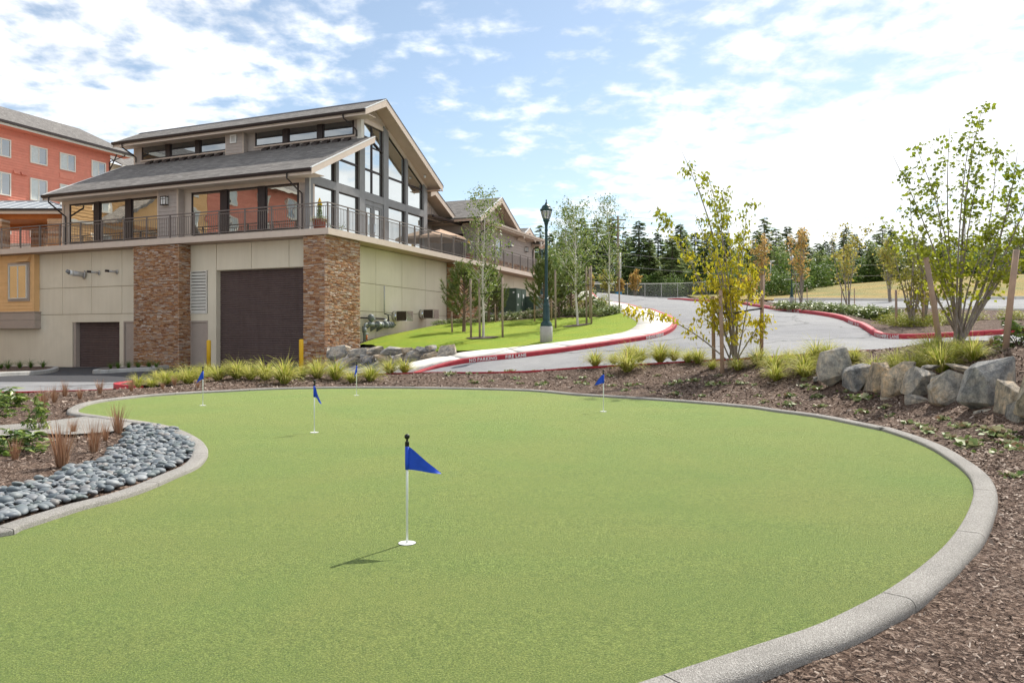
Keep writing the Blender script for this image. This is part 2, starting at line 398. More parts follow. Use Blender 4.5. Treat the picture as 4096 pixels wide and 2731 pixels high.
def m_mulch(name='bark_mulch'):
    mt, nt, p = _nt(name); v = _pos(nt)
    vo = nt.nodes.new('ShaderNodeTexVoronoi'); vo.inputs['Scale'].default_value = 55; vo.inputs['Randomness'].default_value = 1
    wp = _noise(nt, 14, 3, 0.6, v); ad = nt.nodes.new('ShaderNodeVectorMath'); ad.operation = 'MULTIPLY_ADD'
    nt.links.new(wp.outputs['Color'], ad.inputs[0]); ad.inputs[1].default_value = (0.12, 0.12, 0.12); nt.links.new(v, ad.inputs[2]); nt.links.new(ad.outputs[0], vo.inputs['Vector'])
    sx = nt.nodes.new('ShaderNodeSeparateColor'); nt.links.new(vo.outputs['Color'], sx.inputs[0])
    c = _ramp(nt, sx.outputs[0], [(0.0, (0.05, 0.032, 0.024)), (0.45, (0.135, 0.092, 0.069)), (0.8, (0.235, 0.17, 0.132)), (1.0, (0.40, 0.315, 0.255))]).outputs[0]
    big = _noise(nt, 1.3, 5, 0.6, v)
    c = _mix(nt, 1.0, c, _ramp(nt, big.outputs[0], [(0.3, (0.75, 0.72, 0.72)), (0.7, (1.2, 1.15, 1.1))]).outputs[0], 'MULTIPLY')
    nt.links.new(c, p.inputs['Base Color']); p.inputs['Roughness'].default_value = 0.9; p.inputs['Specular IOR Level'].default_value = 0.15
    n2 = _noise(nt, 60, 5, 0.7, v); hh = _mix(nt, 0.5, vo.outputs['Distance'], n2.outputs[0])
    _bump(nt, p, hh, 1.0, 0.05); return mt
m_turf(); m_lawn(); m_mulch()
def m_asphalt():
    mt, nt, p = _nt('asphalt'); v = _pos(nt)
    f = _noise(nt, 90, 3, 0.8, v); b = _noise(nt, 0.35, 5, 0.65, v, 0.5); w = _noise(nt, 2.2, 4, 0.6, v)
    c = _ramp(nt, f.outputs[0], [(0.3, (0.19, 0.19, 0.193)), (0.7, (0.28, 0.28, 0.283))]).outputs[0]
    c = _mix(nt, 1.0, c, _ramp(nt, b.outputs[0], [(0.35, (0.86, 0.86, 0.88)), (0.65, (1.1, 1.09, 1.06))]).outputs[0], 'MULTIPLY')
    c = _mix(nt, 0.5, c, _ramp(nt, w.outputs[0], [(0.35, (0.85, 0.85, 0.85)), (0.65, (1.1, 1.1, 1.1))]).outputs[0], 'MULTIPLY')
    wv = _noise(nt, 1.1, 4, .6, v); ad = nt.nodes.new('ShaderNodeVectorMath'); ad.operation = 'MULTIPLY_ADD'; nt.links.new(wv.outputs['Color'], ad.inputs[0]); ad.inputs[1].default_value = (1.6, 1.6, 0); nt.links.new(v, ad.inputs[2])
    cr = nt.nodes.new('ShaderNodeTexVoronoi'); cr.feature = 'DISTANCE_TO_EDGE'; cr.inputs['Scale'].default_value = .16; nt.links.new(ad.outputs[0], cr.inputs['Vector'])
    c = _mix(nt, _ramp(nt, cr.outputs['Distance'], [(.0, (1, 1, 1)), (.012, (0, 0, 0))]).outputs[0], c, (.09, .09, .092))
    nt.links.new(c, p.inputs['Base Color']); p.inputs['Roughness'].default_value = 0.85; p.inputs['Specular IOR Level'].default_value = 0.25
    _bump(nt, p, f.outputs[0], 0.5, 0.01)
m_asphalt()
mottled('fresh_asphalt', (0.035, 0.036, 0.04), (0.06, 0.06, 0.065), 40, 0.8, 0.4, 90, 0.01)
mottled('pale_concrete', (0.60, 0.57, 0.51), (0.72, 0.69, 0.63), 5, 0.85, 0.25, 120, 0.004, c3=(0.66, 0.62, 0.55))
mottled('grey_concrete', (0.34, 0.34, 0.32), (0.47, 0.46, 0.44), 7, 0.85, 0.35, 80, 0.006, c3=(0.40, 0.39, 0.37))
def m_aggregate():
    mt, nt, p = _nt('exposed_aggregate'); v = _pos(nt)
    vo = nt.nodes.new('ShaderNodeTexVoronoi'); vo.inputs['Scale'].default_value = 210; nt.links.new(v, vo.inputs['Vector'])
    sx = nt.nodes.new('ShaderNodeSeparateColor'); nt.links.new(vo.outputs['Color'], sx.inputs[0])
    c = _ramp(nt, sx.outputs[0], [(0.0, (0.24, 0.23, 0.212)), (0.5, (0.325, 0.31, 0.288)), (0.85, (0.395, 0.38, 0.355)), (1.0, (0.50, 0.485, 0.455))]).outputs[0]
    b = _noise(nt, 1.6, 5, 0.6, v)
    c = _mix(nt, 1.0, c, _ramp(nt, b.outputs[0], [(0.3, (0.85, 0.84, 0.82)), (0.7, (1.12, 1.1, 1.08))]).outputs[0], 'MULTIPLY')
    nt.links.new(c, p.inputs['Base Color']); p.inputs['Roughness'].default_value = 0.85; p.inputs['Specular IOR Level'].default_value = 0.2
    _bump(nt, p, vo.outputs['Distance'], 0.8, 0.008)
m_aggregate()
mottled('old_red_paint', (0.34, 0.012, 0.025), (0.45, 0.022, 0.038), 9, 0.6, 0.3, 60, 0.004, c3=(0.38, 0.03, 0.04), scale2=1.2)
def m_kerbpaint():
    mt, nt, p = _nt('red_kerb_paint'); v = _pos(nt)
    a = _noise(nt, 6, 5, .6, v); w = _noise(nt, 26, 6, .75, v, .4); b = _noise(nt, .8, 4, .6, v)
    c = _ramp(nt, a.outputs[0], [(.3, (.33, .012, .024)), (.7, (.47, .026, .04))]).outputs[0]
    c = _mix(nt, 1.0, c, _ramp(nt, b.outputs[0], [(.3, (.82, .8, .8)), (.7, (1.12, 1.3, 1.25))]).outputs[0], 'MULTIPLY')
    c = _mix(nt, _ramp(nt, w.outputs[0], [(.64, (0, 0, 0)), (.69, (1, 1, 1))]).outputs[0], c, (.36, .25, .22))
    nt.links.new(c, p.inputs['Base Color']); p.inputs['Roughness'].default_value = .65; _bump(nt, p, w.outputs[0], .3, .006)
m_kerbpaint()
mottled('white_paint', (0.62, 0.56, 0.55), (0.78, 0.75, 0.73), 30, 0.7)
mottled('dry_field', (0.25, 0.17, 0.045), (0.42, 0.29, 0.085), 3.0, 0.9, 0.9, 14, 0.12, c3=(0.19, 0.19, 0.055), scale2=0.16)
mottled('rough_ground', (0.05, 0.065, 0.025), (0.12, 0.12, 0.05), 1.5, 0.9, 0.6, 8, 0.1)

# ------------------------------------------------------------------ ground sheets
def hz(off): return lambda XY: hts(XY) + off
def clampz(off):
    return lambda XY: hts(np.c_[np.clip(XY[:, 0], -60, 75), np.clip(XY[:, 1], -10, 120)]) + off
base = sheet('ground', [(-240, -40), (260, -40), (260, 420), (-240, 420)], 4.0, clampz(-0.35), MATS['rough_ground'], holes=[np.array([(-15, -4.5), (21, -4.5), (29, 13), (31, 40), (24, 62), (-9, 62), (-40, 42), (-45, 16), (-15, 14.5)])])
tag(base, 'rough green and brown ground under and beyond the site', None, None, 'structure')

IN_PX = [(2640, 2731)] + [(3096 + x / 1.521, 1700 + y / 1.521) for x, y in ((0, 1340), (250, 1255), (490, 1140), (700, 1025), (900, 880), (1050, 740), (1150, 600), (1203, 480), (1213, 405), (1195, 340), (1150, 285), (1080, 230), (960, 152), (820, 90), (650, 33))]
IN_PX += [(3096 + x / 2.351, 1150 + y / 2.351) for x, y in ((1000, 1345), (770, 1297), (400, 1223), (0, 1170))]
IN_PX += [(2300 + x / 2.351, 1150 + y / 2.351) for x, y in ((1600, 1132), (1000, 1080), (500, 1046), (0, 1015))]
IN_PX += [(1700 + x / 2.351, 1150 + y / 2.351) for x, y in ((1000, 978), (500, 962), (0, 953))]
IN_PX += [(900 + x / 2.351, 1350 + y / 2.351) for x, y in ((1300, 479), (800, 483), (400, 493), (0, 514))]
IN_PX += [(x / 2.351, 1400 + y / 2.351) for x, y in ((1800, 412), (1400, 440), (1200, 461), (1000, 486), (850, 516), (770, 548), (735, 580), (765, 606), (850, 622), (1000, 642), (1200, 670), (1400, 697), (1600, 737), (1750, 790), (1880, 862), (1945, 930), (1958, 990), (1928, 1052), (1850, 1122), (1670, 1203), (1400, 1322), (1100, 1423), (800, 1500))]
IN_PX += [(x / 2.613, 1600 + y / 2.613) for x, y in ((640, 1225), (400, 1303), (200, 1371), (0, 1432))]
IN_W = [on_green(*p) for p in IN_PX] + [(-4.1, 4.3), (-4.7, 3.4), (-4.6, 2.2), (-3.6, 1.3), (-2.2, 1.25), (-1.0, 1.88), (-.1, 2.44)]
GIN = smooth_line(IN_W, 0.12, True)
_A = 0.5 * np.sum(GIN[:, 0] * np.roll(GIN[:, 1], -1) - np.roll(GIN[:, 0], -1) * GIN[:, 1])
GN = normals2(GIN, True) * (1 if _A > 0 else -1)          # outward
EW = 0.168
GOUT = GIN + GN * EW
green = sheet('putting_green', GIN + GN * 0.02, 0.3, lambda XY: GS * (XY[:, 1] - 4.73), MATS['artificial_turf'])
tag(green, 'wide artificial turf putting green with curving outline', None, None, 'structure')
# moulded edging: blocks with open joints
edging = tag(bpy.data.objects.new('concrete_edging', None), 'grey aggregate edging round the putting green', None, None, 'structure'); scene.collection.objects.link(edging)
def edging_blocks():
    n = len(GIN); per = 13; gap = 0.004
    prof = [(0.0, -0.12), (0.0, 0.022), (0.006, 0.033), (0.018, 0.039), (EW - 0.045, 0.042), (EW - 0.024, 0.037), (EW - 0.010, 0.026), (EW - 0.002, 0.010), (EW, -0.010), (EW + 0.004, -0.20)]
    k = 0; i = 0
    while i < n:
        j = min(i + per, n); ring = []
        m_ = MB(); P = len(prof); rows = []
        ids = list(range(i, j + 1))
        for t, q in enumerate(ids):
            c = GIN[q % n].copy(); nn = GN[q % n]
            if t == 0: d = GIN[(q + 1) % n] - c; c = c + d / np.linalg.norm(d) * gap
            if t == len(ids) - 1: d = GIN[(q - 1) % n] - c; c = c + d / np.linalg.norm(d) * gap
            z0 = zg(c[1])
            rows.append([(c[0] + nn[0] * o, c[1] + nn[1] * o, z0 + zz) for o, zz in prof])
        vs = [v for r_ in rows for v in r_]
        fs = [(a * P + b, a * P + b + 1, (a + 1) * P + b + 1, (a + 1) * P + b) for a in range(len(rows) - 1) for b in range(P - 1)]
        k0 = len(vs); vs = vs + rows[0] + rows[-1]
        fs += [tuple(range(k0, k0 + P)), tuple(range(k0 + P, k0 + 2 * P))[::-1]]
        m_.add(vs, fs)
        me = m_.mesh('edging_block', MATS['exposed_aggregate'])
        bm = bmesh.new(); bm.from_mesh(me); bmesh.ops.recalc_face_normals(bm, faces=bm.faces); bm.to_mesh(me); bm.free()
        me.polygons.foreach_set('use_smooth', [len(p_.vertices) == 4 for p_ in me.polygons]); link('edging_block', me, edging)
        i = j
edging_blocks()

NEAR = smooth_line([surv(*p)[:2] for p in ((506, 1545, 20.6), (800, 1515, 20.7), (1172, 1487, 20.6), (1700, 1486, 20.2), (2330, 1465, 20.0), (2800, 1440, 19.4), (3300, 1408, 17.8), (3700, 1392, 16.6), (4096, 1385, 16.0))] + [(16, 15.2), (22, 14.0)], 0.5)
LEFT_EDGE = [(-11.2, 16.6), (-8.9, 17.4), (-7.6, 18.1)]
bed_poly = np.array(list(map(tuple, NEAR)) + [(22, -5), (-16, -5), (-16, 15.6), (-13.5, 16.2)] + LEFT_EDGE + [(-9.6, 18.6), (-10.2, 19.4)])
def bumpy(off, amp=0.022):
    def f(XY):
        n = np.sin(XY[:, 0] * 3.1 + np.sin(XY[:, 1] * 2.3) * 1.3) * np.sin(XY[:, 1] * 2.7 + XY[:, 0] * 1.1) + 0.5 * np.sin(XY[:, 0] * 7.3 + 1) * np.sin(XY[:, 1] * 6.1)
        return hts(XY) + off + amp * n * 0.6
    return f
bedm = sheet('mulch_bed', bed_poly, 0.28, bumpy(0.135), MATS['bark_mulch'], holes=[GOUT - GN * 0.03])
tag(bedm, 'brown bark mulch bed sloping round the green', None, None, 'structure')

KL = smooth_line([surv(*p)[:2] for p in KERB_LAWN], 0.3); KLn = normals2(KL)
KR = smooth_line([surv(*p)[:2] for p in KERB_RIGHT], 0.3); KRn = normals2(KR)
road_o = sheet('road', [(-48, 13.5), (-16, 13.5), (30, 12), (34, 24), (30, 60), (40, 96), (-14, 96), (-10, 60), (-48, 45)], 0.7, hz(0.0), MATS['asphalt'])
tag(road_o, 'grey asphalt fire lane curving uphill', None, None, 'structure')
apron = sheet('dark_road_patch', [surv(0, 1530, 23.5)[:2], surv(500, 1528, 23.5)[:2], surv(700, 1500, 26)[:2], W2(1.5, 0.4), W2(1.5, .9), W2(24, .9), (-36, 30)], 0.6, hz(0.006), MATS['fresh_asphalt'])
tag(apron, 'newer dark asphalt in front of the garages', None, None, 'structure')
SW = 1.55
SWI = KL - KLn * SW; BK = KL - KLn * 0.16
far_i = int(np.argmax(KL[:, 1] > 62))
walk_parts = tag(bpy.data.objects.new('sidewalk', None), 'pale concrete sidewalk following the kerb', None, None, 'structure'); scene.collection.objects.link(walk_parts)
def strip(name, A, B, za, zb, mat, parent=None, drop=0.12):
    """slab between two lines with down-turned edges"""
    n = len(A); VA = np.c_[A, hts(A) + za]; VB = np.c_[B, hts(B) + zb]
    dA = VA.copy(); dA[:, 2] -= drop; dB = VB.copy(); dB[:, 2] -= drop
    V = np.r_[dA, VA, VB, dB]; F = []
    for r_ in range(3):
        for i in range(n - 1): F.append((r_ * n + i, r_ * n + i + 1, (r_ + 1) * n + i + 1, (r_ + 1) * n + i))
    for e in (0, n - 1): F.append((e, n + e, 2 * n + e, 3 * n + e) if e else (3 * n, 2 * n, n, 0))
    me = np_mesh(name, V, np.array(F), mat)
    bm = bmesh.new(); bm.from_mesh(me); bmesh.ops.recalc_face_normals(bm, faces=bm.faces); bm.to_mesh(me); bm.free()
    return link(name, me, parent)
i = 0
while i < len(KL) - 1:
    j = min(i + 6, len(KL) - 1)
    A = BK[i:j + 1].copy(); B = SWI[i:j + 1].copy()
    for q in (A, B):
        d = q[1] - q[0]; q[0] += d * 0.012; d = q[-1] - q[-2]; q[-1] -= d * 0.012
    strip('paving_slab', A, B, 0.150, 0.165, MATS['pale_concrete'], walk_parts); i = j

def kerb(name, label, line, nrm, mat, per=10, width=0.15, height=0.15, ramp=0, top=None, side=-1):
    """kerbstones in a row along the line; the road lies on the +normal side"""
    root = tag(bpy.data.objects.new(name, None), label, None, None, 'structure'); scene.collection.objects.link(root)
    i = 0; n = len(line)
    while i < n - 1:
        j = min(i + per, n - 1); rows = []
        for t in range(i, j + 1):
            c = line[t].copy(); d = line[min(t + 1, n - 1)] - line[max(t - 1, 0)]; d /= np.linalg.norm(d)
            if t == i: c += d * 0.006
            if t == j: c -= d * 0.006
            hh = height
            if ramp and t < ramp: hh = 0.02 + (height - 0.02) * t / ramp
            nn = nrm[t]
            b_ = h(*c)
            pr = [(0.02, -0.1), (0.012, hh - 0.03), (-0.015, hh), (-width, hh + 0.004), (-width, -0.1)]
            rows.append([(c[0] + nn[0] * o, c[1] + nn[1] * o, b_ + zz) for o, zz in pr])
        P = 5; vs = [v for r_ in rows for v in r_]
        fs = [(a * P + b, a * P + b + 1, (a + 1) * P + b + 1, (a + 1) * P + b) for a in range(len(rows) - 1) for b in range(P - 1)]
        fs += [tuple(range(P)), tuple(range((len(rows) - 1) * P, len(rows) * P))[::-1]]
        me = MB().add(vs, fs).mesh('kerbstone', mat)
        bm = bmesh.new(); bm.from_mesh(me); bmesh.ops.recalc_face_normals(bm, faces=bm.faces); bm.to_mesh(me); bm.free()
        link('kerbstone', me, root); i = j
    return root
kerb_lawn = kerb('painted_kerb', 'red painted kerb along the sidewalk and lawn', KL, KLn, MATS['red_kerb_paint'], ramp=6)
kerb_right = kerb('painted_kerb', 'red painted kerb along the far side of the lane', KR, KRn, MATS['red_kerb_paint'])
NRn = normals2(NEAR)
kerb_near = kerb('painted_kerb', 'red painted kerb behind the mulch bank', NEAR, -NRn, MATS['red_kerb_paint'])
LK = smooth_line([(-16, 15.6), (-13.5, 16.2)] + LEFT_EDGE[:2], 0.4)
kerb_left = kerb('painted_kerb', 'short red kerb beside the leafy shrubs', LK, -normals2(LK), MATS['red_kerb_paint'])
LK2 = smooth_line([(-9.0, 18.3), (-9.75, 18.9), (-10.25, 19.6), (-10.3, 20.2), (-10.2, 20.6)], 0.3)
kerb('painted_kerb', 'short red kerb end beside the straw tufts', LK2, -normals2(LK2) * -1, MATS['red_kerb_paint'])

# the lawn and the shrub bed by the wall
WALLK = [(-6.0, 31.3), (-5.2, 29.6), (-3.6, 27.6), (-2.35, 26.0), (-1.55, 25.35), (-1.0, 25.15)]
swl = [tuple(p) for p in KL - KLn * (SW - .12) if p[0] > -0.9 or p[1] > 30]
swl = [p for p in swl if p[1] < 36.5]
hedge = [surv(2490, 1248, 36.5)[:2], surv(2330, 1258, 38.5)[:2], surv(2168, 1265, 40)[:2], surv(1955, 1284, 38.5)[:2], surv(1750, 1299, 37)[:2]]
lawn_poly = [W2(.15, 2.75)] + WALLK[1:] + swl + hedge + [W2(.55, 7.5), W2(.55, 2.75)]
lawn = sheet('lawn', lawn_poly, 0.35, hz(0.150), MATS['mown_grass'], jitter=0.2)
tag(lawn, 'bright green mown lawn between wall and sidewalk', None, None, 'structure')
shrub_poly = [hedge[4], hedge[3], hedge[2], hedge[1], hedge[0]] + [tuple(p) for p in SWI if p[1] >= 36.5 and p[1] < 66] + [W2(.3, 40), W2(1.0, 30), W2(1.0, 2.6), W2(.15, 2.75), W2(.55, 2.75), W2(.55, 7.5)]
sb_ = sheet('shrub_bed', shrub_poly, 0.5, hz(0.155), MATS['bark_mulch'])
tag(sb_, 'narrow mulch bed along the foot of the wall', None, None, 'structure')
# right bed, car park, hillside
kr_line = [tuple(p) for p in (KR - KRn * 0.13)]
rb_poly = kr_line + [(50, 22), (46, 30.5), (30, 33), (20.5, 36.2), (16.4, 40.5), (16.2, 47), (17.5, 58), (18.4, 74)]
rb = sheet('right_bed', rb_poly, 0.6, bumpy(0.14, 0.03), MATS['bark_mulch'])
tag(rb, 'mulch bed between the lane and the car park', None, None, 'structure')
cp_poly = [(16.2, 47), (16.4, 40.5), (20.5, 36.2), (30, 33), (46, 30.5), (80, 26), (80, 40), (50, 43.5), (34, 46.5), (24, 50.5), (18.5, 53)]
cpk = sheet('car_park', cp_poly, 1.0, hz(0.10), MATS['asphalt'])
tag(cpk, 'pale asphalt car park below the dry hillside', None, None, 'structure')
hill_poly = [(18.5, 53), (24, 50.5), (34, 46.5), (50, 43.5), (80, 40), (110, 40), (110, 110), (30, 110), (21, 92), (18.4, 74), (17.5, 58)]
hill = sheet('hillside', hill_poly, 1.4, lambda XY: clampz(0.16)(XY), MATS['dry_field'])
tag(hill, 'dry golden grass hillside beyond the car park', None, None, 'structure')
CPK = smooth_line([(18.5, 53), (24, 50.5), (34, 46.5), (50, 43.5), (80, 40)], 0.8)
kerb('concrete_kerb', 'pale concrete kerb at the foot of the hillside', CPK, normals2(CPK), MATS['pale_concrete'], per=6, width=0.25, height=0.28)
CPK2 = smooth_line([(16.2, 47), (16.4, 40.5), (20.5, 36.2), (30, 33), (46, 30.5)], 0.8)
kerb('concrete_kerb', 'pale concrete kerb between mulch bed and car park', CPK2, -normals2(CPK2), MATS['pale_concrete'], per=6, width=0.2, height=0.2)

# islands in front of the garages
def island_bed(label, pts, lab2):
    line = smooth_line(pts, 0.3, True)
    A = 0.5 * np.sum(line[:, 0] * np.roll(line[:, 1], -1) - np.roll(line[:, 0], -1) * line[:, 1])
    nn = normals2(line, True) * (1 if A > 0 else -1)
    kerb('concrete_kerb', label, np.r_[line, line[:1]], np.r_[nn, nn[:1]], MATS['grey_concrete'], per=8, width=0.16)
    o = sheet('island_bed', line - nn * 0.15, 0.4, hz(0.13), MATS['bark_mulch']); tag(o, lab2, None, None, 'structure')
island_bed('grey kerb round the bed beside the wide wall', [surv(-260, 1512, 25.5)[:2], surv(60, 1500, 27.2)[:2], surv(180, 1490, 29)[:2], surv(228, 1480, 31.5)[:2], surv(215, 1474, 33.5)[:2], surv(60, 1474, 35)[:2], surv(-260, 1480, 34)[:2]], 'planted bed against the cream wall at lower left')
island_bed('grey kerb round the bed below the stone column', [surv(379, 1496, 28.6)[:2], surv(392, 1488, 30.4)[:2], surv(470, 1480, 32)[:2], W2(8.4, -.2), W2(8.0, -1.2), surv(620, 1490, 29.4)[:2], surv(500, 1494, 28.8)[:2]], 'planted bed at the foot of the stone column')

# aggregate path and dark pebbles left of the green
PATH = [(x / 2.351, 1400 + y / 2.351) for x, y in ((850, 634), (1000, 652), (1180, 682), (1260, 690), (1180, 745), (1050, 788), (650, 812), (330, 800), (-300, 850), (-300, 745), (330, 700), (600, 664))]
path = sheet('garden_path', [on_green(*p) for p in PATH], 0.2, lambda XY: GS * (XY[:, 1] - 4.73) + 0.028, MATS['exposed_aggregate'])
tag(path, 'grey aggregate path leading left from the green', None, None, 'structure')
# ------------------------------------------------------------------ building materials
mottled('stucco_cream', (0.74, 0.665, 0.52), (0.80, 0.725, 0.575), 2.0, 0.9, 0.25, 90, 0.006, c3=(0.70, 0.625, 0.485), scale2=0.5)
mottled('joint_tan', (0.34, 0.25, 0.13), (0.40, 0.30, 0.17), 8, 0.9)
STONE_COLS = [(0.22, 0.10, 0.055), (0.35, 0.165, 0.08), (0.44, 0.225, 0.11), (0.50, 0.285, 0.15), (0.55, 0.36, 0.22), (0.43, 0.30, 0.22), (0.62, 0.52, 0.43), (0.40, 0.205, 0.115), (0.33, 0.235, 0.185)]
per_object('ledge_stone', STONE_COLS, 0.85, 0.25, 0.5, 40, 0.02, 14, 0.45)
island('ledge_stone_mass', STONE_COLS, 0.85, 0.25, bump=0.5, bscale=40, bdist=0.02, nscale=14)
mottled('mortar_dark', (0.05, 0.035, 0.028), (0.09, 0.065, 0.05), 20, 0.95)
mottled('trim_taupe', (0.60, 0.495, 0.415), (0.64, 0.535, 0.45), 3, 0.7, 0.1, 120, 0.003)
mottled('soffit_taupe', (0.48, 0.36, 0.285), (0.52, 0.395, 0.315), 3, 0.8)
per_object('siding_taupe', [(0.43, 0.37, 0.335), (0.46, 0.395, 0.355)], 0.75, 0.25, 0.15, 40, 0.004, 5, 0.15)
per_object('siding_red', [(0.62, 0.225, 0.16), (0.68, 0.26, 0.185)], 0.75, 0.25, 0.15, 40, 0.004, 2, 0.18)
per_object('siding_yellow', [(0.75, 0.46, 0.21), (0.80, 0.50, 0.24)], 0.75, 0.25, 0.15, 40, 0.004, 2, 0.15)
mottled('frame_grey', (0.215, 0.213, 0.215), (0.25, 0.247, 0.248), 4, 0.55, 0.05, 80, 0.003)
mottled('bronze_dark', (0.030, 0.021, 0.020), (0.042, 0.030, 0.028), 5, 0.45)
mottled('rail_bronze', (0.16, 0.132, 0.118), (0.20, 0.165, 0.148), 6, 0.45)
mottled('white_trim', (0.66, 0.63, 0.56), (0.72, 0.69, 0.62), 4, 0.6)
mottled('door_brown', (0.115, 0.080, 0.074), (0.145, 0.102, 0.094), 6, 0.5)
mottled('door_taupe', (0.40, 0.33, 0.28), (0.43, 0.355, 0.30), 4, 0.6)
mottled('galvanised', (0.44, 0.42, 0.40), (0.56, 0.54, 0.51), 9, 0.5, metal=0.15)
mottled('bright_steel', (0.60, 0.61, 0.62), (0.72, 0.73, 0.74), 9, 0.15, metal=1.0)
mottled('grey_green_paint', (0.15, 0.17, 0.175), (0.21, 0.23, 0.235), 9, 0.5)
mottled('white_plastic', (0.72, 0.72, 0.70), (0.78, 0.78, 0.76), 9, 0.4)
mottled('yellow_paint', (0.70, 0.40, 0.015), (0.78, 0.47, 0.03), 6, 0.5)
mottled('black_rubber', (0.015, 0.015, 0.016), (0.03, 0.03, 0.03), 9, 0.6)
def m_shingle(name, cols, tint=(1, 1, 1)):
    mt, nt, p = _nt(name); v = _coord(nt, 'Object')
    br = nt.nodes.new('ShaderNodeTexBrick'); br.inputs['Scale'].default_value = 1.0
    br.inputs['Brick Width'].default_value = 0.34; br.inputs['Row Height'].default_value = 0.125; br.inputs['Mortar Size'].default_value = 0.008
    br.inputs['Color1'].default_value = (0, 0, 0, 1); br.inputs['Color2'].default_value = (1, 1, 1, 1); br.inputs['Mortar'].default_value = (0.0, 0.0, 0.0, 1); br.inputs['Bias'].default_value = 0.0
    br.offset_frequency = 2; br.offset = 0.37
    nt.links.new(v, br.inputs['Vector'])
    c = _ramp(nt, br.outputs[0], [(0.0, cols[0]), (0.5, cols[1]), (1.0, cols[2])]).outputs[0]
    n = _noise(nt, 3, 5, 0.7, v)
    c = _mix(nt, 1.0, c, _ramp(nt, n.outputs[0], [(0.3, (0.88, 0.88, 0.88)), (0.7, (1.1, 1.09, 1.07))]).outputs[0], 'MULTIPLY')
    nt.links.new(c, p.inputs['Base Color']); p.inputs['Roughness'].default_value = 0.9; p.inputs['Specular IOR Level'].default_value = 0.2
    _bump(nt, p, br.outputs[0], 0.5, 0.02)
m_shingle('shingles', [(0.135, 0.125, 0.117), (0.185, 0.173, 0.162), (0.24, 0.225, 0.211)])
def m_glass(name, tint, dark, amt, wav=0.0):
    mt, nt, p = _nt(name); nt.nodes.remove(p)
    gl = nt.nodes.new('ShaderNodeBsdfGlossy'); gl.inputs['Color'].default_value = (*tint, 1); gl.inputs['Roughness'].default_value = 0.01
    df = nt.nodes.new('ShaderNodeBsdfDiffuse'); df.inputs['Color'].default_value = (*dark, 1)
    lw = nt.nodes.new('ShaderNodeLayerWeight'); lw.inputs[0].default_value = 0.35
    mr = nt.nodes.new('ShaderNodeMapRange'); nt.links.new(lw.outputs['Fresnel'], mr.inputs[0]); mr.inputs[3].default_value = amt; mr.inputs[4].default_value = 1.0
    ms = nt.nodes.new('ShaderNodeMixShader'); nt.links.new(mr.outputs[0], ms.inputs[0]); nt.links.new(df.outputs[0], ms.inputs[1]); nt.links.new(gl.outputs[0], ms.inputs[2])
    nt.links.new(ms.outputs[0], nt.nodes['Material Output'].inputs[0])
    if wav:
        n = _noise(nt, 0.8, 2, 0.5, _pos(nt)); b = nt.nodes.new('ShaderNodeBump'); b.inputs['Strength'].default_value = wav; b.inputs['Distance'].default_value = 0.05
        nt.links.new(n.outputs[0], b.inputs['Height']); nt.links.new(b.outputs[0], gl.inputs['Normal'])
m_glass('glass_reflective', (0.90, 0.93, 0.91), (0.05, 0.06, 0.055), 0.68, 0.05)
m_glass('glass_side', (0.92, 0.91, 0.86), (0.06, 0.055, 0.04), 0.60, 0.10)
m_glass('glass_dark', (0.8, 0.84, 0.86), (0.025, 0.03, 0.035), 0.30, 0.03)
mottled('curtain_pale', (0.50, 0.55, 0.55), (0.60, 0.65, 0.65), 5, 0.9)

def stain(name, amt):
    mt = MATS[name]; nt = mt.node_tree; p = nt.nodes['Principled BSDF']; src = p.inputs['Base Color'].links[0].from_socket; v = _pos(nt)
    mp = nt.nodes.new('ShaderNodeMapping'); mp.inputs['Scale'].default_value = (3.2, 3.2, .22); nt.links.new(v, mp.inputs[0])
    n = _noise(nt, 1.6, 6, .65, mp.outputs[0]); c = _mix(nt, amt, src, _ramp(nt, n.outputs[0], [(.35, (.72, .70, .66)), (.62, (1.06, 1.06, 1.06))]).outputs[0], 'MULTIPLY'); nt.links.new(c, p.inputs['Base Color'])
stain('stucco_cream', .13); stain('trim_taupe', .12); stain('door_brown', .5); stain('grey_concrete', .5)

# ------------------------------------------------------------------ unit pieces shared by many parts
def unit_mesh(name, verts, faces, mat):
    me = bpy.data.meshes.new(name); me.from_pydata(verts, [], faces); me.materials.append(mat); me.update(); return me
CUBE_F = [(0, 3, 2, 1), (4, 5, 6, 7), (0, 1, 5, 4), (1, 2, 6, 5), (2, 3, 7, 6), (3, 0, 4, 7)]
_units = {}
def unit(mat, kind='box'):
    k = (mat, kind)
    if k not in _units:
        if kind == 'board':      # lap board: thicker at its lower edge; y=0 is the wall side, -1 the weather side
            vs = [(0, -1, 0), (1, -1, 0), (1, 0, 0), (0, 0, 0), (0, -0.25, 1), (1, -0.25, 1), (1, 0, 1), (0, 0, 1)]
        else:
            vs = [(0, 0, 0), (1, 0, 0), (1, 1, 0), (0, 1, 0), (0, 0, 1), (1, 0, 1), (1, 1, 1), (0, 1, 1)]
        _units[k] = unit_mesh('unit_' + kind, vs, CUBE_F, MATS[mat])
    return _units[k]
def pbox(name, parent, mat, x0, x1, y0, y1, z0, z1):
    """one box-shaped part, sharing its mesh with its likes"""
    o = link(name, unit(mat), parent); o.location = (min(x0, x1), min(y0, y1), min(z0, z1)); o.scale = (abs(x1 - x0), abs(y1 - y0), abs(z1 - z0)); return o
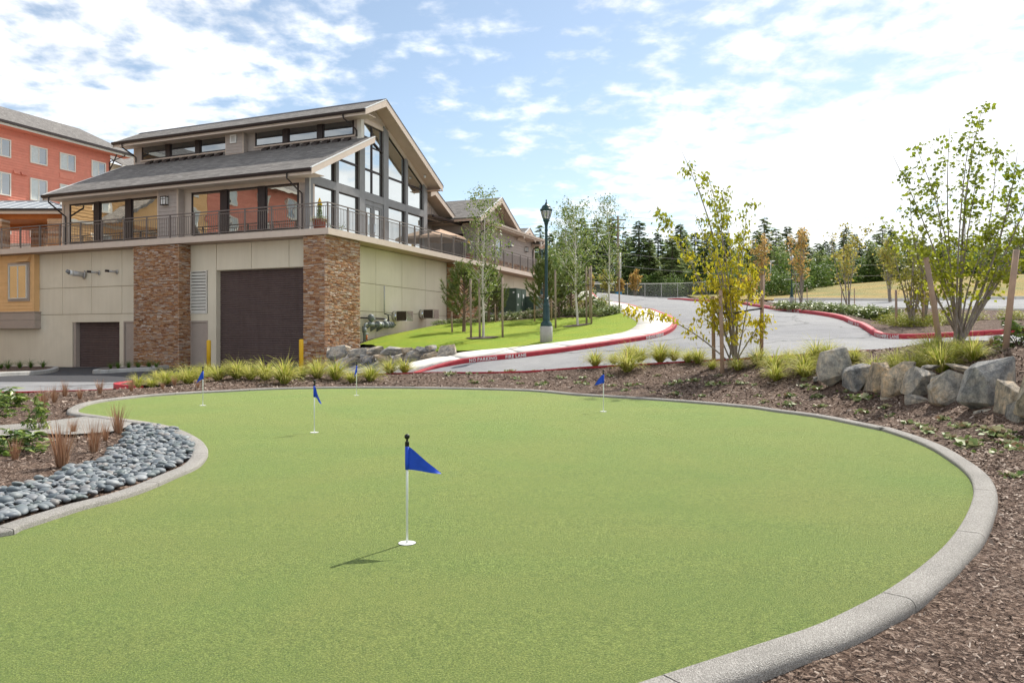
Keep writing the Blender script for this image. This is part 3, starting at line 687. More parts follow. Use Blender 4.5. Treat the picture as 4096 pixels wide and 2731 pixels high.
# local frame of the building: x = -a (to the right along the front), y = b (away along the right face)
BROT = math.atan2(-UX, UY)
def frame_thing(name, label, cat): return thing(name, label, cat, (OX, OY, 0), BROT)
def abox(m, a0, a1, b0, b1, z0, z1, mi=0): return m.box(-a1, -a0, b0, b1, z0, z1, mi)
def apart(name, parent, mat, a0, a1, b0, b1, z0, z1): return pbox(name, parent, mat, -a1, -a0, b0, b1, z0, z1)
def siding_b(parent, mat, a0, a1, b, z0, z1, exp=0.19, th=0.03):
    """lap boards on a wall that faces the front (plane b)"""
    z = z0
    while z < z1 - 0.02:
        o = link('siding_board', unit(mat, 'board'), parent); o.location = (-a1, b, z); o.scale = (a1 - a0, th, min(exp, z1 - z)); z += exp
def siding_a(parent, mat, a, b0, b1, z0, z1, exp=0.19, th=0.03):
    """lap boards on a wall that faces right (plane a)"""
    z = z0
    while z < z1 - 0.02:
        o = link('siding_board', unit(mat, 'board'), parent); o.location = (-a, b0, z); o.rotation_euler = (0, 0, R(90)); o.scale = (b1 - b0, th, min(exp, z1 - z)); z += exp
def win_b(parent, a0, a1, b, z0, z1, fr, gl, ft=0.06, depth=0.08, cols=1, sash=None, curtain=None):
    """a window in a wall facing the front: part window (the frame) > pane"""
    m = MB(); abox(m, a0, a1, b - depth, b + 0.02, z1 - ft, z1); abox(m, a0, a1, b - depth, b + 0.02, z0, z0 + ft)
    abox(m, a0, a0 + ft, b - depth, b + 0.02, z0 + ft, z1 - ft); abox(m, a1 - ft, a1, b - depth, b + 0.02, z0 + ft, z1 - ft)
    w = m.build('window', MATS[fr], parent)
    if cols == 1: apart('pane', w, gl, a0 + ft, a1 - ft, b - 0.02, b + 0.01, z0 + ft, z1 - ft)
    else:
        c = (a0 + a1) / 2; apart('sash', w, fr, c - 0.03, c + 0.03, b - depth * 0.7, b + 0.01, z0 + ft, z1 - ft)
        apart('pane', w, curtain or gl, c + 0.03, a1 - ft, b - 0.02, b + 0.01, z0 + ft, z1 - ft); apart('pane', w, gl, a0 + ft, c - 0.03, b - 0.02, b + 0.01, z0 + ft, z1 - ft)
    return w
def win_a(parent, a, b0, b1, z0, z1, fr, gl, ft=0.06, depth=0.08, cols=1, curtain=None):
    m = MB(); abox(m, a - depth, a + 0.02, b0, b1, z1 - ft, z1); abox(m, a - depth, a + 0.02, b0, b1, z0, z0 + ft)
    abox(m, a - depth, a + 0.02, b0, b0 + ft, z0 + ft, z1 - ft); abox(m, a - depth, a + 0.02, b1 - ft, b1, z0 + ft, z1 - ft)
    w = m.build('window', MATS[fr], parent)
    if cols == 1: apart('pane', w, gl, a - 0.02, a + 0.01, b0 + ft, b1 - ft, z0 + ft, z1 - ft)
    else:
        c = (b0 + b1) / 2; apart('sash', w, fr, a - depth * 0.7, a + 0.01, c - 0.03, c + 0.03, z0 + ft, z1 - ft)
        apart('pane', w, curtain or gl, a - 0.02, a + 0.01, b0 + ft, c - 0.03, z0 + ft, z1 - ft); apart('pane', w, gl, a - 0.02, a + 0.01, c + 0.03, b1 - ft, z0 + ft, z1 - ft)
    return w
def pane_poly(name, parent, mat, poly, a):
    """flat pane or panel in plane a with outline (b,z)"""
    m = MB(); m.prism([(p[0], p[1]) for p in poly], 'x', -a - 0.008, -a + 0.008); return m.build(name, MATS[mat], parent)

# ------------------------------------------------------------------ the clubhouse
club = frame_thing('clubhouse', 'taupe and grey clubhouse with stone columns, tall gable glazing and brown garage doors', 'building')
DZ0, DZ = 5.48, 5.74
for q in ((1.35, 24, 1.25, 9, -.6, DZ0), (1.05, 1.35, 2.7, 27.2, -.6, DZ0), (1.35, 6, 9, 27.2, 0.5, DZ0), (10.9, 18.5, .852, 1.25, 2.03, DZ0), (15.8, 24, .852, 1.25, -.6, 2.03), (12.3, 12.58, .852, 1.25, -.6, 2.03), (10.9, 12.3, .872, 1.25, -.6, 2.03), (1.35, 8.36, .852, 1.25, 4.285, DZ0), (6.66, 8.36, .872, 1.25, -.6, 4.285)): apart('backing_wall', club, 'joint_tan', *q)
def spanel(a0, a1, z0, z1, b=.80): apart('stucco_panel', club, 'stucco_cream', a0 + .012, a1 - .012, b, .86, z0 + .012, z1 - .012)
J = [10.95, 12.42, 14.45, 16.5, 18.45]
for i in range(4):
    spanel(J[i], J[i + 1], 3.74, DZ0); spanel(J[i], J[i + 1], 2.42, 3.74)
# lower band round the small garage and door
m = MB()
abox(m, 15.80, 18.45, .80, .86, -.6, 2.408); abox(m, 12.58, 15.80, .80, .86, 2.03, 2.408); abox(m, 12.30, 12.58, .80, .86, -.6, 2.408); abox(m, 10.95, 12.30, .80, .86, 2.06, 2.408)
m.build('stucco_panel', MATS['stucco_cream'], club)
apart('jamb', club, 'door_taupe', 15.62, 15.798, .861, 1.2, -.6, 2.03); apart('jamb', club, 'door_taupe', 12.582, 12.6, .861, 1.2, -.6, 2.03)
# bay with louvre, door and big roller door
for a0, a1 in ((1.3, 2.6), (2.6, 4.62), (4.62, 6.6)): spanel(a0, a1, 4.28, DZ0)
m = MB(); abox(m, 6.62, 7.10, .80, .86, -.6, DZ0 - .01); abox(m, 7.10, 8.15, .80, .86, 4.30, DZ0 - .01); abox(m, 8.15, 8.35, .80, .86, -.6, DZ0 - .01); abox(m, 7.10, 8.15, .80, .86, 2.04, 2.36)
m.build('stucco_panel', MATS['stucco_cream'], club)
apart('jamb', club, 'stucco_cream', 6.622, 6.658, .861, 1.2, -.6, 4.27); apart('jamb', club, 'stucco_cream', 1.3, 6.62, .861, 1.2, 4.271, 4.284)
def roller(a0, a1, b, z0, z1, n, label):
    m = MB(); abox(m, a0, a1, b + .03, b + .06, z0, z1); abox(m, a0, a1, b - .02, b + .03, z0, z0 + .07)
    d = m.build('roll_up_door', MATS['door_brown'], club); d['label'] = label
    hgt = (z1 - z0 - .07) / n
    me = MB().prism([(0.03, 0), (-.012, .004), (-.03, hgt * .3), (-.034, hgt * .55), (-.012, hgt * .9), (0.03, hgt * .93)], 'x', -a1, -a0).mesh('slat', MATS['door_brown'])
    for i in range(n): o = link('slat', me, d); o.location = (0, b, z0 + .07 + i * hgt)
    return d
roller(12.6, 15.62, 1.10, -.22, 2.03, 25, 'smaller brown roll-up garage door'); roller(1.35, 6.62, 1.08, -.2, 4.27, 46, 'tall brown roll-up garage door')
m = MB(); abox(m, 12.6, 15.62, 1.0, 1.09, -.3, -.18); m.build('door_sill', MATS['galvanised'], club)
# plain service doors
def sdoor(a0, a1, z0, z1, hand):
    m = MB(); f = .07
    abox(m, a0, a0 + f, .78, .88, z0, z1); abox(m, a1 - f, a1, .78, .88, z0, z1); abox(m, a0 + f, a1 - f, .78, .88, z1 - f, z1)
    d = m.build('service_door', MATS['door_taupe'], club); apart('leaf', d, 'door_taupe', a0 + f, a1 - f, .83, .87, z0, z1 - f)
    m = MB(); m.tube([(-hand, .83, z0 + 1.0), (-hand, .76, z0 + 1.0), (-hand + .1, .76, z0 + 1.0)], .012, 6); m.build('handle', MATS['galvanised'], d)
sdoor(11.35, 12.30, -.2, 2.06, 11.95); sdoor(7.10, 8.15, -.15, 2.04, 7.3)
# louvre
m = MB(); f = .05
abox(m, 7.15, 7.15 + f, .77, .87, 2.36, 4.30); abox(m, 8.10, 8.15, .77, .87, 2.36, 4.30); abox(m, 7.2, 8.10, .77, .87, 4.25, 4.30); abox(m, 7.2, 8.10, .77, .87, 2.36, 2.41)
lv = m.build('louvre', MATS['white_trim'], club); apart('louvre_back', lv, 'mortar_dark', 7.2, 8.10, .862, .872, 2.41, 4.25)
me = MB().prism([(.775, 0.0), (.79, 0.0), (.86, .12), (.845, .12)], 'x', -8.10, -7.2).mesh('slat', MATS['white_trim'])
for i in range(13): o = link('slat', me, lv); o.location = (0, 0, 2.42 + i * .14)
# right wall
RJ = [2.65, 5.1, 7.5, 9.9, 12.4]
for i in range(4):
    for z0, z1 in ((3.79, DZ0), (2.49, 3.79), (0.3, 2.49)): apart('stucco_panel', club, 'stucco_cream', 1.0, 1.06, RJ[i] + .012, RJ[i + 1] - .012, z0 + .012, z1 - .012)
RJ2 = [14.9, 17.4, 19.9, 22.4, 24.8, 27.2]
for i in range(5):
    for z0, z1 in ((3.79, DZ0), (1.5, 3.79)): apart('stucco_panel', club, 'stucco_cream', 1.0, 1.06, RJ2[i] + .012, RJ2[i + 1] - .012, z0 + .012, z1 - .012)
# stone columns: cores, then every stone
for q in ((8.14, 10.86, .14, .9), (.25, 1.30, .14, 2.60), (.25, 1.2, 12.45, 14.86)): apart('column_core', club, 'mortar_dark', *q, -.6, DZ0)
def stone_variants():
    out = []
    for k in range(4):
        r_ = random.Random(k + 3); v = []
        for x, y, z in ((0, 0, 0), (1, 0, 0), (1, 1, 0), (0, 1, 0), (0, 0, 1), (1, 0, 1), (1, 1, 1), (0, 1, 1)):
            j = 0 if y == 1 else 1
            v.append((x + j * r_.uniform(0, .04) * (1 if x == 0 else -1), y + j * r_.uniform(0, .22), z + j * r_.uniform(0, .10) * (1 if z == 0 else -1)))
        out.append(v)
    return out
SV = stone_variants()
SVM = [unit_mesh('stone', v, CUBE_F, MATS['ledge_stone']) for v in SV]
stones = []      # (x, y, z, sx, depth, sz, rot90, shown)
def lay(plane, pos, lo, hi, z0, z1, prio):
    r_ = random.Random(int(pos * 1000 + lo * 77)); z = z0
    while z < z1 - .012:
        ch = min(r_.choice((.030, .036, .042, .048, .056)), z1 - z); t = lo
        while t < hi - .01:
            wd = min(r_.uniform(.09, .34), hi - t)
            if hi - t - wd < .06: wd = hi - t
            stones.append((plane, pos, t, wd, z, ch, r_.uniform(.026, .046), prio, r_.randrange(4))); t += wd
        z += ch
lay('b', .14, 8.12, 10.88, -.4, DZ0 - .01, .8); lay('a', 8.14, .10, .80, -.4, DZ0 - .01, .3)
lay('b', .14, .22, 1.32, -.4, DZ0 - .01, .9); lay('a', .25, .10, 2.62, -.2, DZ0 - .01, 1.0); lay('a', .25, 12.43, 14.88, 1.5, DZ0 - .01, .35); lay('bb', 12.45, .22, 1.0, 1.5, DZ0 - .01, .2)
stones.sort(key=lambda s: -s[3] * s[5] * s[7])
mass = MB()
for i, (pl, pos, t, wd, z, ch, dp, pr, k) in enumerate(stones):
    # local x is along the face (reversed where needed), y points into the wall
    if pl in ('b', 'bb'): loc, rz = (-(t + wd), pos - dp, z), 0.0
    else: loc, rz = (-pos + dp, t, z), R(90)
    if i < 300:
        o = link('stone', SVM[k], club); o.location = loc; o.rotation_euler = (0, 0, rz); o.scale = (wd - .006, dp + .02, ch - .005)
    else:
        c_, s_ = math.cos(rz), math.sin(rz); vs = []
        for x, y, zz in SV[k]:
            x *= wd - .006; y *= dp + .02; vs.append((loc[0] + c_ * x - s_ * y, loc[1] + s_ * x + c_ * y, loc[2] + zz * (ch - .005)))
        mass.add(vs, CUBE_F)
so = mass.build('ledge_stones', MATS['ledge_stone_mass'], club); so['kind'] = 'stuff'
# deck slab, edge band, soffit boards
m = MB(); abox(m, .03, 32, .03, 9, DZ0 + .02, DZ - .012); abox(m, .03, 6, 9, 27.5, DZ0 + .02, DZ - .012); m.build('deck_slab', MATS['grey_concrete'], club)
m = MB(); abox(m, 0, 32, 0, .04, DZ0, DZ); abox(m, 0, .04, .04, 27.5, DZ0, DZ); m.build('edge_band', MATS['trim_taupe'], club)
for i in range(7): apart('soffit_board', club, 'soffit_taupe', .05, 32, .05 + i * .108, .15 + i * .108, DZ0 + .001, DZ0 + .02)
for i in range(8): apart('soffit_board', club, 'soffit_taupe', .05 + i * .116, .155 + i * .116, .82, 27.4, DZ0 + .002, DZ0 + .0195)
# railing
rail = MB(); RT = 6.81
for z0, z1 in ((RT - .045, RT), (RT - .165, RT - .135), (DZ + .10, DZ + .13)):
    w_ = .025 if z1 == RT else .014
    abox(rail, .10 - w_, 32, .10 - w_, .10 + w_, z0, z1); abox(rail, .10 - w_, .10 + w_, .10 + w_ + .001, 27.4, z0, z1)
rl = rail.build('railing', MATS['rail_bronze'], club)
posts_a = [.1 + 1.42 * i for i in range(0, 23)]; posts_b = [.1 + 1.42 * i for i in range(1, 20)]
for a in posts_a: apart('post', rl, 'rail_bronze', a - .028, a + .028, .072, .128, DZ - .06, RT - .046)
for b in posts_b: apart('post', rl, 'rail_bronze', .072, .128, b - .028, b + .028, DZ - .06, RT - .046)
bal = []
for k in range(int(20.5 / .1092)): bal.append((.1 + .1092 * (k + 1), .1))
for k in range(int(27.2 / .1092)): bal.append((.1, .1 + .1092 * (k + 1)))
bal = [q for q in bal if not any(abs(q[0] - a) < .04 for a in posts_a if q[1] == .1) and not any(abs(q[1] - b) < .04 for b in posts_b if q[0] == .1)]
bal.sort(key=lambda q: q[0] + q[1])
bm_ = MB()
for i, (a, b) in enumerate(bal):
    if i < 300: apart('baluster', rl, 'rail_bronze', a - .008, a + .008, b - .008, b + .008, DZ + .13, RT - .165)
    else: abox(bm_, a - .008, a + .008, b - .008, b + .008, DZ + .13, RT - .165)
o = bm_.build('balusters', MATS['rail_bronze'], rl); o['kind'] = 'stuff'

# upper storey, front wall (plane b = 1.8)
FB = 1.8
m = MB()
abox(m, 2.32, 17.8, FB + .02, 2.2, 8.12, 8.75); abox(m, 2.32, 17.8, FB + .02, 2.2, DZ, 6.10)
for a0, a1 in ((2.32, 2.88), (9.07, 11.12), (17.29, 17.8)): abox(m, a0, a1, FB + .02, 2.2, 6.10, 8.12)
m.build('front_wall', MATS['trim_taupe'], club)
apart('header_trim', club, 'trim_taupe', 2.30, 17.84, FB - .02, FB + .02, 8.12, 8.30)
siding_b(club, 'siding_taupe', 2.30, 2.80, FB + .02, DZ, 8.12)
apart('corner_trim', club, 'trim_taupe', 17.7, 17.82, FB - .03, FB + .02, DZ, 8.12); apart('corner_trim', club, 'white_trim', 2.26, 2.36, FB - .03, FB + .02, DZ, 8.45)
def bank(a0, a1, z0, z1, b, cols, glass, mull=.38):
    w = (a1 - a0 - mull * (cols - 1)) / cols; a = a0
    for i in range(cols):
        win_b(club, a, a + w, b, z0, z1, 'bronze_dark', glass, .07, .05)
        if i < cols - 1: apart('mullion', club, 'bronze_dark', a + w, a + w + mull, b - .09, b + .02, z0, z1)
        a += w + mull
bank(2.88, 9.07, 6.10, 8.12, FB + .03, 3, 'glass_side'); bank(11.12, 17.29, 6.10, 8.12, FB + .03, 3, 'glass_side')
m = MB(); abox(m, 9.55, 10.85, 1.46, FB + .02, DZ, 8.45); m.build('pier', MATS['trim_taupe'], club)
siding_b(club, 'siding_taupe', 9.62, 10.78, 1.46, DZ, 8.40); siding_a(club, 'siding_taupe', 9.55, 1.48, 1.80, DZ, 8.40)
for a in (9.55, 10.78): apart('corner_trim', club, 'trim_taupe', a, a + .07, 1.425, 1.46, DZ, 8.45)
def wall_light(parent, x0, y0, z, face, w=.15, hh=.34):
    m = MB()
    if face == 'b':
        m.box(x0 - w * .75, x0 + w * .75, y0 - .02, y0, z - hh * .75, z + hh * .8); l_ = m.build('wall_light', MATS['trim_taupe'], parent)
        pbox('shade', l_, 'white_plastic', x0 - w, x0 + w, y0 - .17, y0 - .02, z - hh / 2, z + hh / 2)
        for zz in (z + hh / 2, z - hh / 2 - .04): pbox('cap', l_, 'bronze_dark', x0 - w - .03, x0 + w + .03, y0 - .19, y0 - .02, zz, zz + .04)
        for xx in (x0 - w, x0, x0 + w): pbox('bar', l_, 'bronze_dark', xx - .012, xx + .012, y0 - .185, y0 - .17, z - hh / 2, z + hh / 2)
        pbox('bar', l_, 'bronze_dark', x0 - w, x0 + w, y0 - .184, y0 - .171, z + hh * .2, z + hh * .2 + .025)
    else:
        m.box(x0, x0 + .02, y0 - w * .75, y0 + w * .75, z - hh * .75, z + hh * .8); l_ = m.build('wall_light', MATS['trim_taupe'], parent)
        pbox('shade', l_, 'white_plastic', x0 + .02, x0 + .17, y0 - w, y0 + w, z - hh / 2, z + hh / 2)
        for zz in (z + hh / 2, z - hh / 2 - .04): pbox('cap', l_, 'bronze_dark', x0 + .02, x0 + .19, y0 - w - .03, y0 + w + .03, zz, zz + .04)
        for yy in (y0 - w, y0, y0 + w): pbox('bar', l_, 'bronze_dark', x0 + .17, x0 + .185, yy - .012, yy + .012, z - hh / 2, z + hh / 2)
wall_light(club, -10.3, 1.43, 7.75, 'b')

# gable end (plane a = 2.27 posts, glass just behind)
GA = 2.42; GF = 2.27
def zl(b): return 8.5 + .515 * (b - .91)            # top of the lower roof
def zr(b): return 13.1 - .522 * (b - 6.8)           # top of the far slope
def apost(b0, b1, z0, z1, mat='frame_grey', name='post', a0=GF, a1=2.5): return apart(name, club, mat, a0, a1, b0, b1, z0, z1)
def apoly(name, mat, poly, a0, a1): return MB().prism(poly, 'x', -a1, -a0).build(name, MATS[mat], club)
apoly('post', 'frame_grey', [(1.75, DZ), (2.03, DZ), (2.03, zl(2.03) - .3), (1.75, zl(1.75) - .3)], GF, 2.5)
for b0, b1, kind in ((3.72, 3.95, 'l'), (5.66, 6.12, 'l'), (7.85, 8.31, 'r'), (10.07, 10.3, 'r'), (12.05, 12.47, 'r')):
    t0, t1 = (zl(b0) - .3, zl(b1) - .3) if kind == 'l' else (zr(b0) - .42, zr(b1) - .42)
    apoly('post', 'frame_grey', [(b0, DZ), (b1, DZ), (b1, t1), (b0, t0)], GF, 2.5)
bays = [(2.03, 3.72), (3.95, 5.66), (6.12, 7.85), (8.31, 10.07), (10.3, 12.05)]
for b0, b1 in bays: apost(b0, b1, 8.08, 8.45, name='beam', a0=GF + .006, a1=2.5)
def glz(b0, b1, z0, top0, top1, ft=.05, mat='glass_reflective'):
    """a glazed unit in the gable: part window (dark frame) > pane; its head may slope"""
    m = MB(); pr = lambda poly: m.prism(poly, 'x', -GA - .04, -GA + .05)
    pr([(b0, z0), (b1, z0), (b1, z0 + ft), (b0, z0 + ft)]); pr([(b0, z0 + ft), (b0 + ft, z0 + ft), (b0 + ft, top0 - ft), (b0, top0 - ft)]); pr([(b1 - ft, z0 + ft), (b1, z0 + ft), (b1, top1 - ft), (b1 - ft, top1 - ft)]); pr([(b0, top0 - ft), (b1, top1 - ft), (b1, top1), (b0, top0)])
    w = m.build('window', MATS['bronze_dark'], club)
    pane_poly('pane', w, mat, [(b0 + ft, z0 + ft), (b1 - ft, z0 + ft), (b1 - ft, top1 - ft), (b0 + ft, top0 - ft)], GA)
for b0, b1 in (bays[0], bays[1], bays[3], bays[4]): glz(b0, b1, DZ + .06, 8.08, 8.08)
glz(2.03, 3.72, 8.45, zl(2.03) - .3 if zl(2.03) - .3 > 8.6 else 8.62, zl(3.72) - .3)
glz(3.95, 5.66, 8.45, 9.62, 9.62); glz(3.95, 5.66, 9.62, zl(3.95) - .3 if zl(3.95) - .3 > 9.75 else 9.76, zl(5.66) - .3)
cm = 6.9
for b0, b1 in ((6.12, cm), (cm, 7.85)): glz(b0, b1, 8.45, 9.62, 9.62)
glz(6.12, cm, 9.62, 11.2, 11.2); glz(6.12, cm, 11.2, 11.86, 11.86); glz(cm, 7.85, 9.62, 11.16, 10.78); glz(cm, 7.85, 10.78, 11.86, 11.86)
m = MB(); m.prism([(cm, 11.10), (7.85, 10.72), (7.85, 10.80), (cm, 11.18)], 'x', -GA + .01, -GA + .07); m.build('glazing_bar', MATS['bronze_dark'], club)
glz(8.31, 10.07, 8.45, 9.62, 9.62); glz(8.31, 10.07, 9.62, zr(8.31) - .46, zr(10.07) - .46); glz(10.3, 12.05, 8.45, 9.62, 9.62); glz(10.3, 12.05, 9.62, zr(10.3) - .46, zr(12.05) - .46)
# double door
m = MB(); 
for b0, b1 in ((6.12, 6.22), (6.95, 7.0), (7.75, 7.85)): abox(m, GF + .05, 2.5, b0, b1, DZ, 8.08)
abox(m, GF + .05, 2.5, 6.22, 7.75, 7.86, 8.08); dd = m.build('double_door', MATS['frame_grey'], club)
for b0, b1, hb in ((6.22, 6.95, 6.90), (7.0, 7.75, 7.05)):
    m = MB(); f = .13
    abox(m, GF + .08, 2.46, b0, b0 + f, DZ + .02, 7.86); abox(m, GF + .08, 2.46, b1 - f, b1, DZ + .02, 7.86); abox(m, GF + .08, 2.46, b0 + f, b1 - f, 7.74, 7.86); abox(m, GF + .08, 2.46, b0 + f, b1 - f, DZ + .02, DZ + .27)
    m.build('door_leaf', MATS['frame_grey'], dd); apart('pane', dd, 'glass_reflective', 2.40, 2.42, b0 + f, b1 - f, DZ + .27, 7.74)
    m = MB(); m.tube([(-2.34, hb, 6.55), (-2.24, hb, 6.55), (-2.24, hb, 6.95), (-2.34, hb, 6.95)], .018, 8); m.build('handle', MATS['bright_steel'], dd)
# panel, apron and triangular vent over the glass
apoly('gable_panel', 'trim_taupe', [(5.8, 11.86), (8.5, 11.86), (8.5, zr(8.5) - .3), (6.8, 12.8), (5.8, 12.3)], GF + .06, 2.5)
apoly('rake_trim', 'trim_taupe', [(8.31, zr(8.31) - .46), (12.5, zr(12.5) - .46), (12.5, zr(12.5) - .2), (8.31, zr(8.31) - .2)], GF + .02, 2.5)
apoly('apron_trim', 'trim_taupe', [(6.0, 11.86), (8.3, 11.86), (8.3, 12.0), (6.0, 12.0)], GF + .03, GF + .06)
vt = apoly('gable_vent', 'trim_taupe', [(6.08, 12.10), (7.98, 12.10), (7.98, 12.22), (6.88, 12.80), (6.08, 12.38)], GF + .035, GF + .055)
for i in range(9):
    z = 12.15 + i * .066; lo = 6.15 if z < 12.36 else 6.15 + (z - 12.36) / .5; hi = 7.9 if z < 12.2 else 7.9 - (z - 12.2) / .53
    if hi - lo > .15: MB().prism([(-GF - .035, z), (-GF - .034, z + .012), (-GF + .015, z - .012), (-GF + .013, z - .026)], 'y', lo, hi).build('slat', MATS['trim_taupe'], vt)
# corner of the clerestory seen beside the glass
m = MB(); abox(m, 2.26, 2.5, 5.76, 6.0, 10.9, 12.4); m.build('corner_trim', MATS['white_trim'], club)
m = MB(); m.prism([(2.3, DZ), (12.4, DZ), (12.4, 10.1), (6.8, 12.75), (6.05, 12.35), (6.05, 11.1), (2.3, 9.1)], 'x', -17.7, -2.62); m.build('core_wall', MATS['trim_taupe'], club)

# roofs
A0, A1 = 1.5, 18.0
def slab(poly, a0, a1, mat, name='roof'): return MB().prism(poly, 'x', -a1, -a0).build(name, MATS[mat], club)
slab([(.91, 8.5), (5.78, zl(5.78)), (5.78, zl(5.78) - .06), (.91, 8.44)], A0, A1, 'shingles')
slab([(5.0, 12.15), (6.8, 13.1), (6.8, 13.04), (5.0, 12.09)], A0, A1, 'shingles'); slab([(6.8, 13.1), (12.8, 9.97), (12.8, 9.91), (6.8, 13.04)], A0, A1, 'shingles')
slab([(.93, 8.435), (5.78, zl(5.78) - .065), (5.78, zl(5.78) - .2), (.93, 8.30)], A0 + .05, A1 - .05, 'soffit_taupe', 'roof_deck')
slab([(5.02, 12.085), (6.8, 13.03), (12.78, 9.905), (12.78, 9.72), (6.8, 12.86), (5.02, 11.95)], A0 + .05, A1 - .05, 'soffit_taupe', 'roof_deck')
def rake(poly, a0): apoly('rake_board', 'trim_taupe', poly, a0, a0 + .04)
for a0 in (A0 - .03, A1 - .01):
    rake([(.86, 8.47), (5.78, zl(5.78) - .03), (5.78, zl(5.78) - .30), (.86, 8.2)], a0)
    rake([(4.95, 12.11), (6.8, 13.07), (6.8, 12.74), (4.95, 11.85)], a0); rake([(6.8, 13.07), (12.85, 9.93), (12.85, 9.60), (6.8, 12.74)], a0)
    for pl in ([(.86, 8.47), (5.78, zl(5.78) - .03), (5.78, zl(5.78) + .012), (.86, 8.515)], [(4.95, 12.115), (6.8, 13.075), (6.8, 13.115), (4.95, 12.16)]): MB().prism(pl, 'x', -a0 - .07, -a0 + .012).build('drip_edge', MATS['white_plastic'], club)
    MB().prism([(6.8, 13.075), (12.85, 9.935), (12.85, 9.985), (6.8, 13.12)], 'x', -a0 - .07, -a0 + .012).build('drip_edge', MATS['bronze_dark'], club)
slab([(6.62, 13.02), (6.8, 13.14), (6.98, 13.02), (6.8, 13.11)], A0 - .02, A1 + .02, 'bronze_dark', 'ridge_cap')
# boxed soffits, fascias, gutters
slab([(.92, 8.28), (1.8, 8.28), (1.8, 8.30), (.92, 8.30)], A0, A1, 'trim_taupe', 'soffit'); slab([(4.98, 11.93), (5.85, 11.93), (5.85, 11.95), (4.98, 11.95)], A0, A1, 'trim_taupe', 'soffit'); slab([(12.3, 9.62), (12.8, 9.62), (12.8, 9.64), (12.3, 9.64)], A0, A1, 'soffit_taupe', 'soffit')
slab([(.90, 8.22), (.93, 8.22), (.93, 8.45), (.90, 8.45)], A0, A1, 'trim_taupe', 'fascia'); slab([(4.98, 11.86), (5.01, 11.86), (5.01, 12.1), (4.98, 12.1)], A0, A1, 'trim_taupe', 'fascia')
GUT = [(0, .14), (-.02, .14), (-.12, .14), (-.13, .12), (-.115, .06), (-.08, 0), (0, 0)]
def gutter(b, z, a0, a1): return MB().prism([(b + p[0], z + p[1]) for p in GUT], 'x', -a1, -a0).build('gutter', MATS['bronze_dark'], club)
gutter(.90, 8.335, A0 - .02, A1 + .05); gutter(4.98, 11.985, A0 - .02, A1 + .05)
MB().prism([(12.81, 9.80), (12.94, 9.83), (12.94, 9.97), (12.81, 9.97)], 'x', -A1, -A0 + .02).build('gutter', MATS['bronze_dark'], club)
def spout(pts, parent=None, s=.045):
    m = MB(); m.tube(pts, s, 4); return m.build('downspout', MATS['bronze_dark'], parent or club)
spout([(-2.75, .84, 8.34), (-2.75, .84, 8.12), (-2.66, 1.5, 7.72), (-2.64, 1.72, 7.62), (-2.64, 1.72, DZ + .12)]); spout([(-17.55, .84, 8.34), (-17.55, .84, 8.1), (-17.5, 1.55, 7.6), (-17.5, 1.74, 7.5), (-17.5, 1.74, DZ + .1)])
spout([(-2.75, 4.92, 11.98), (-2.72, 4.95, 11.8), (-2.5, 5.6, 11.45), (-2.5, 5.72, 11.38), (-2.5, 5.72, 11.1)]); spout([(-17.3, 4.92, 11.98), (-17.3, 4.95, 11.8), (-17.15, 5.6, 11.45), (-17.15, 5.72, 11.38), (-17.15, 5.72, 11.1)])
# clerestory
CB = 5.8
m = MB(); abox(m, 2.3, 17.35, CB + .02, CB + .3, 10.9, 11.2); abox(m, 2.3, 17.35, CB + .02, CB + .3, 12.06, 12.45)
for a0, a1 in ((2.3, 2.71), (8.78, 10.67), (16.78, 17.35)): abox(m, a0, a1, CB + .02, CB + .3, 11.2, 12.06)
m.build('clerestory_wall', MATS['siding_taupe'], club)
siding_b(club, 'siding_taupe', 2.34, 2.66, CB + .02, 11.05, 12.1, .17)
bank(2.71, 8.78, 11.2, 12.06, CB + .03, 3, 'glass_dark', .3); bank(10.67, 16.78, 11.2, 12.06, CB + .03, 3, 'glass_dark', .3)
for a0, a1 in ((2.6, 8.85), (10.6, 16.85)): apart('sill_trim', club, 'trim_taupe', a0, a1, CB - .05, CB + .02, 11.13, 11.2); apart('header_trim', club, 'trim_taupe', a0, a1, CB - .05, CB + .02, 12.06, 12.12)
m = MB(); abox(m, 9.3, 10.5, 5.5, CB + .02, 10.85, 12.05); m.build('pier', MATS['trim_taupe'], club)
siding_b(club, 'siding_taupe', 9.36, 10.44, 5.5, 10.9, 12.0, .17); siding_a(club, 'siding_taupe', 9.3, 5.52, 5.8, 10.9, 12.0, .17)
m = MB(); abox(m, 9.72, 10.12, 5.42, 5.47, 11.42, 11.86); gv = m.build('wall_grille', MATS['white_plastic'], club); apart('grille_panel', gv, 'galvanised', 9.80, 10.04, 5.40, 5.42, 11.50, 11.78)
for a in [2.95 + .62 * i for i in range(9)] + [11.0 + .62 * i for i in range(9)]:
    o = MB().prism([(5.42, zl(5.42)), (5.42, zl(5.42) + .10), (5.7, zl(5.7) + .13), (5.7, zl(5.7))], 'x', -a - .17, -a + .17).build('roof_tab', MATS['bronze_dark'], club)
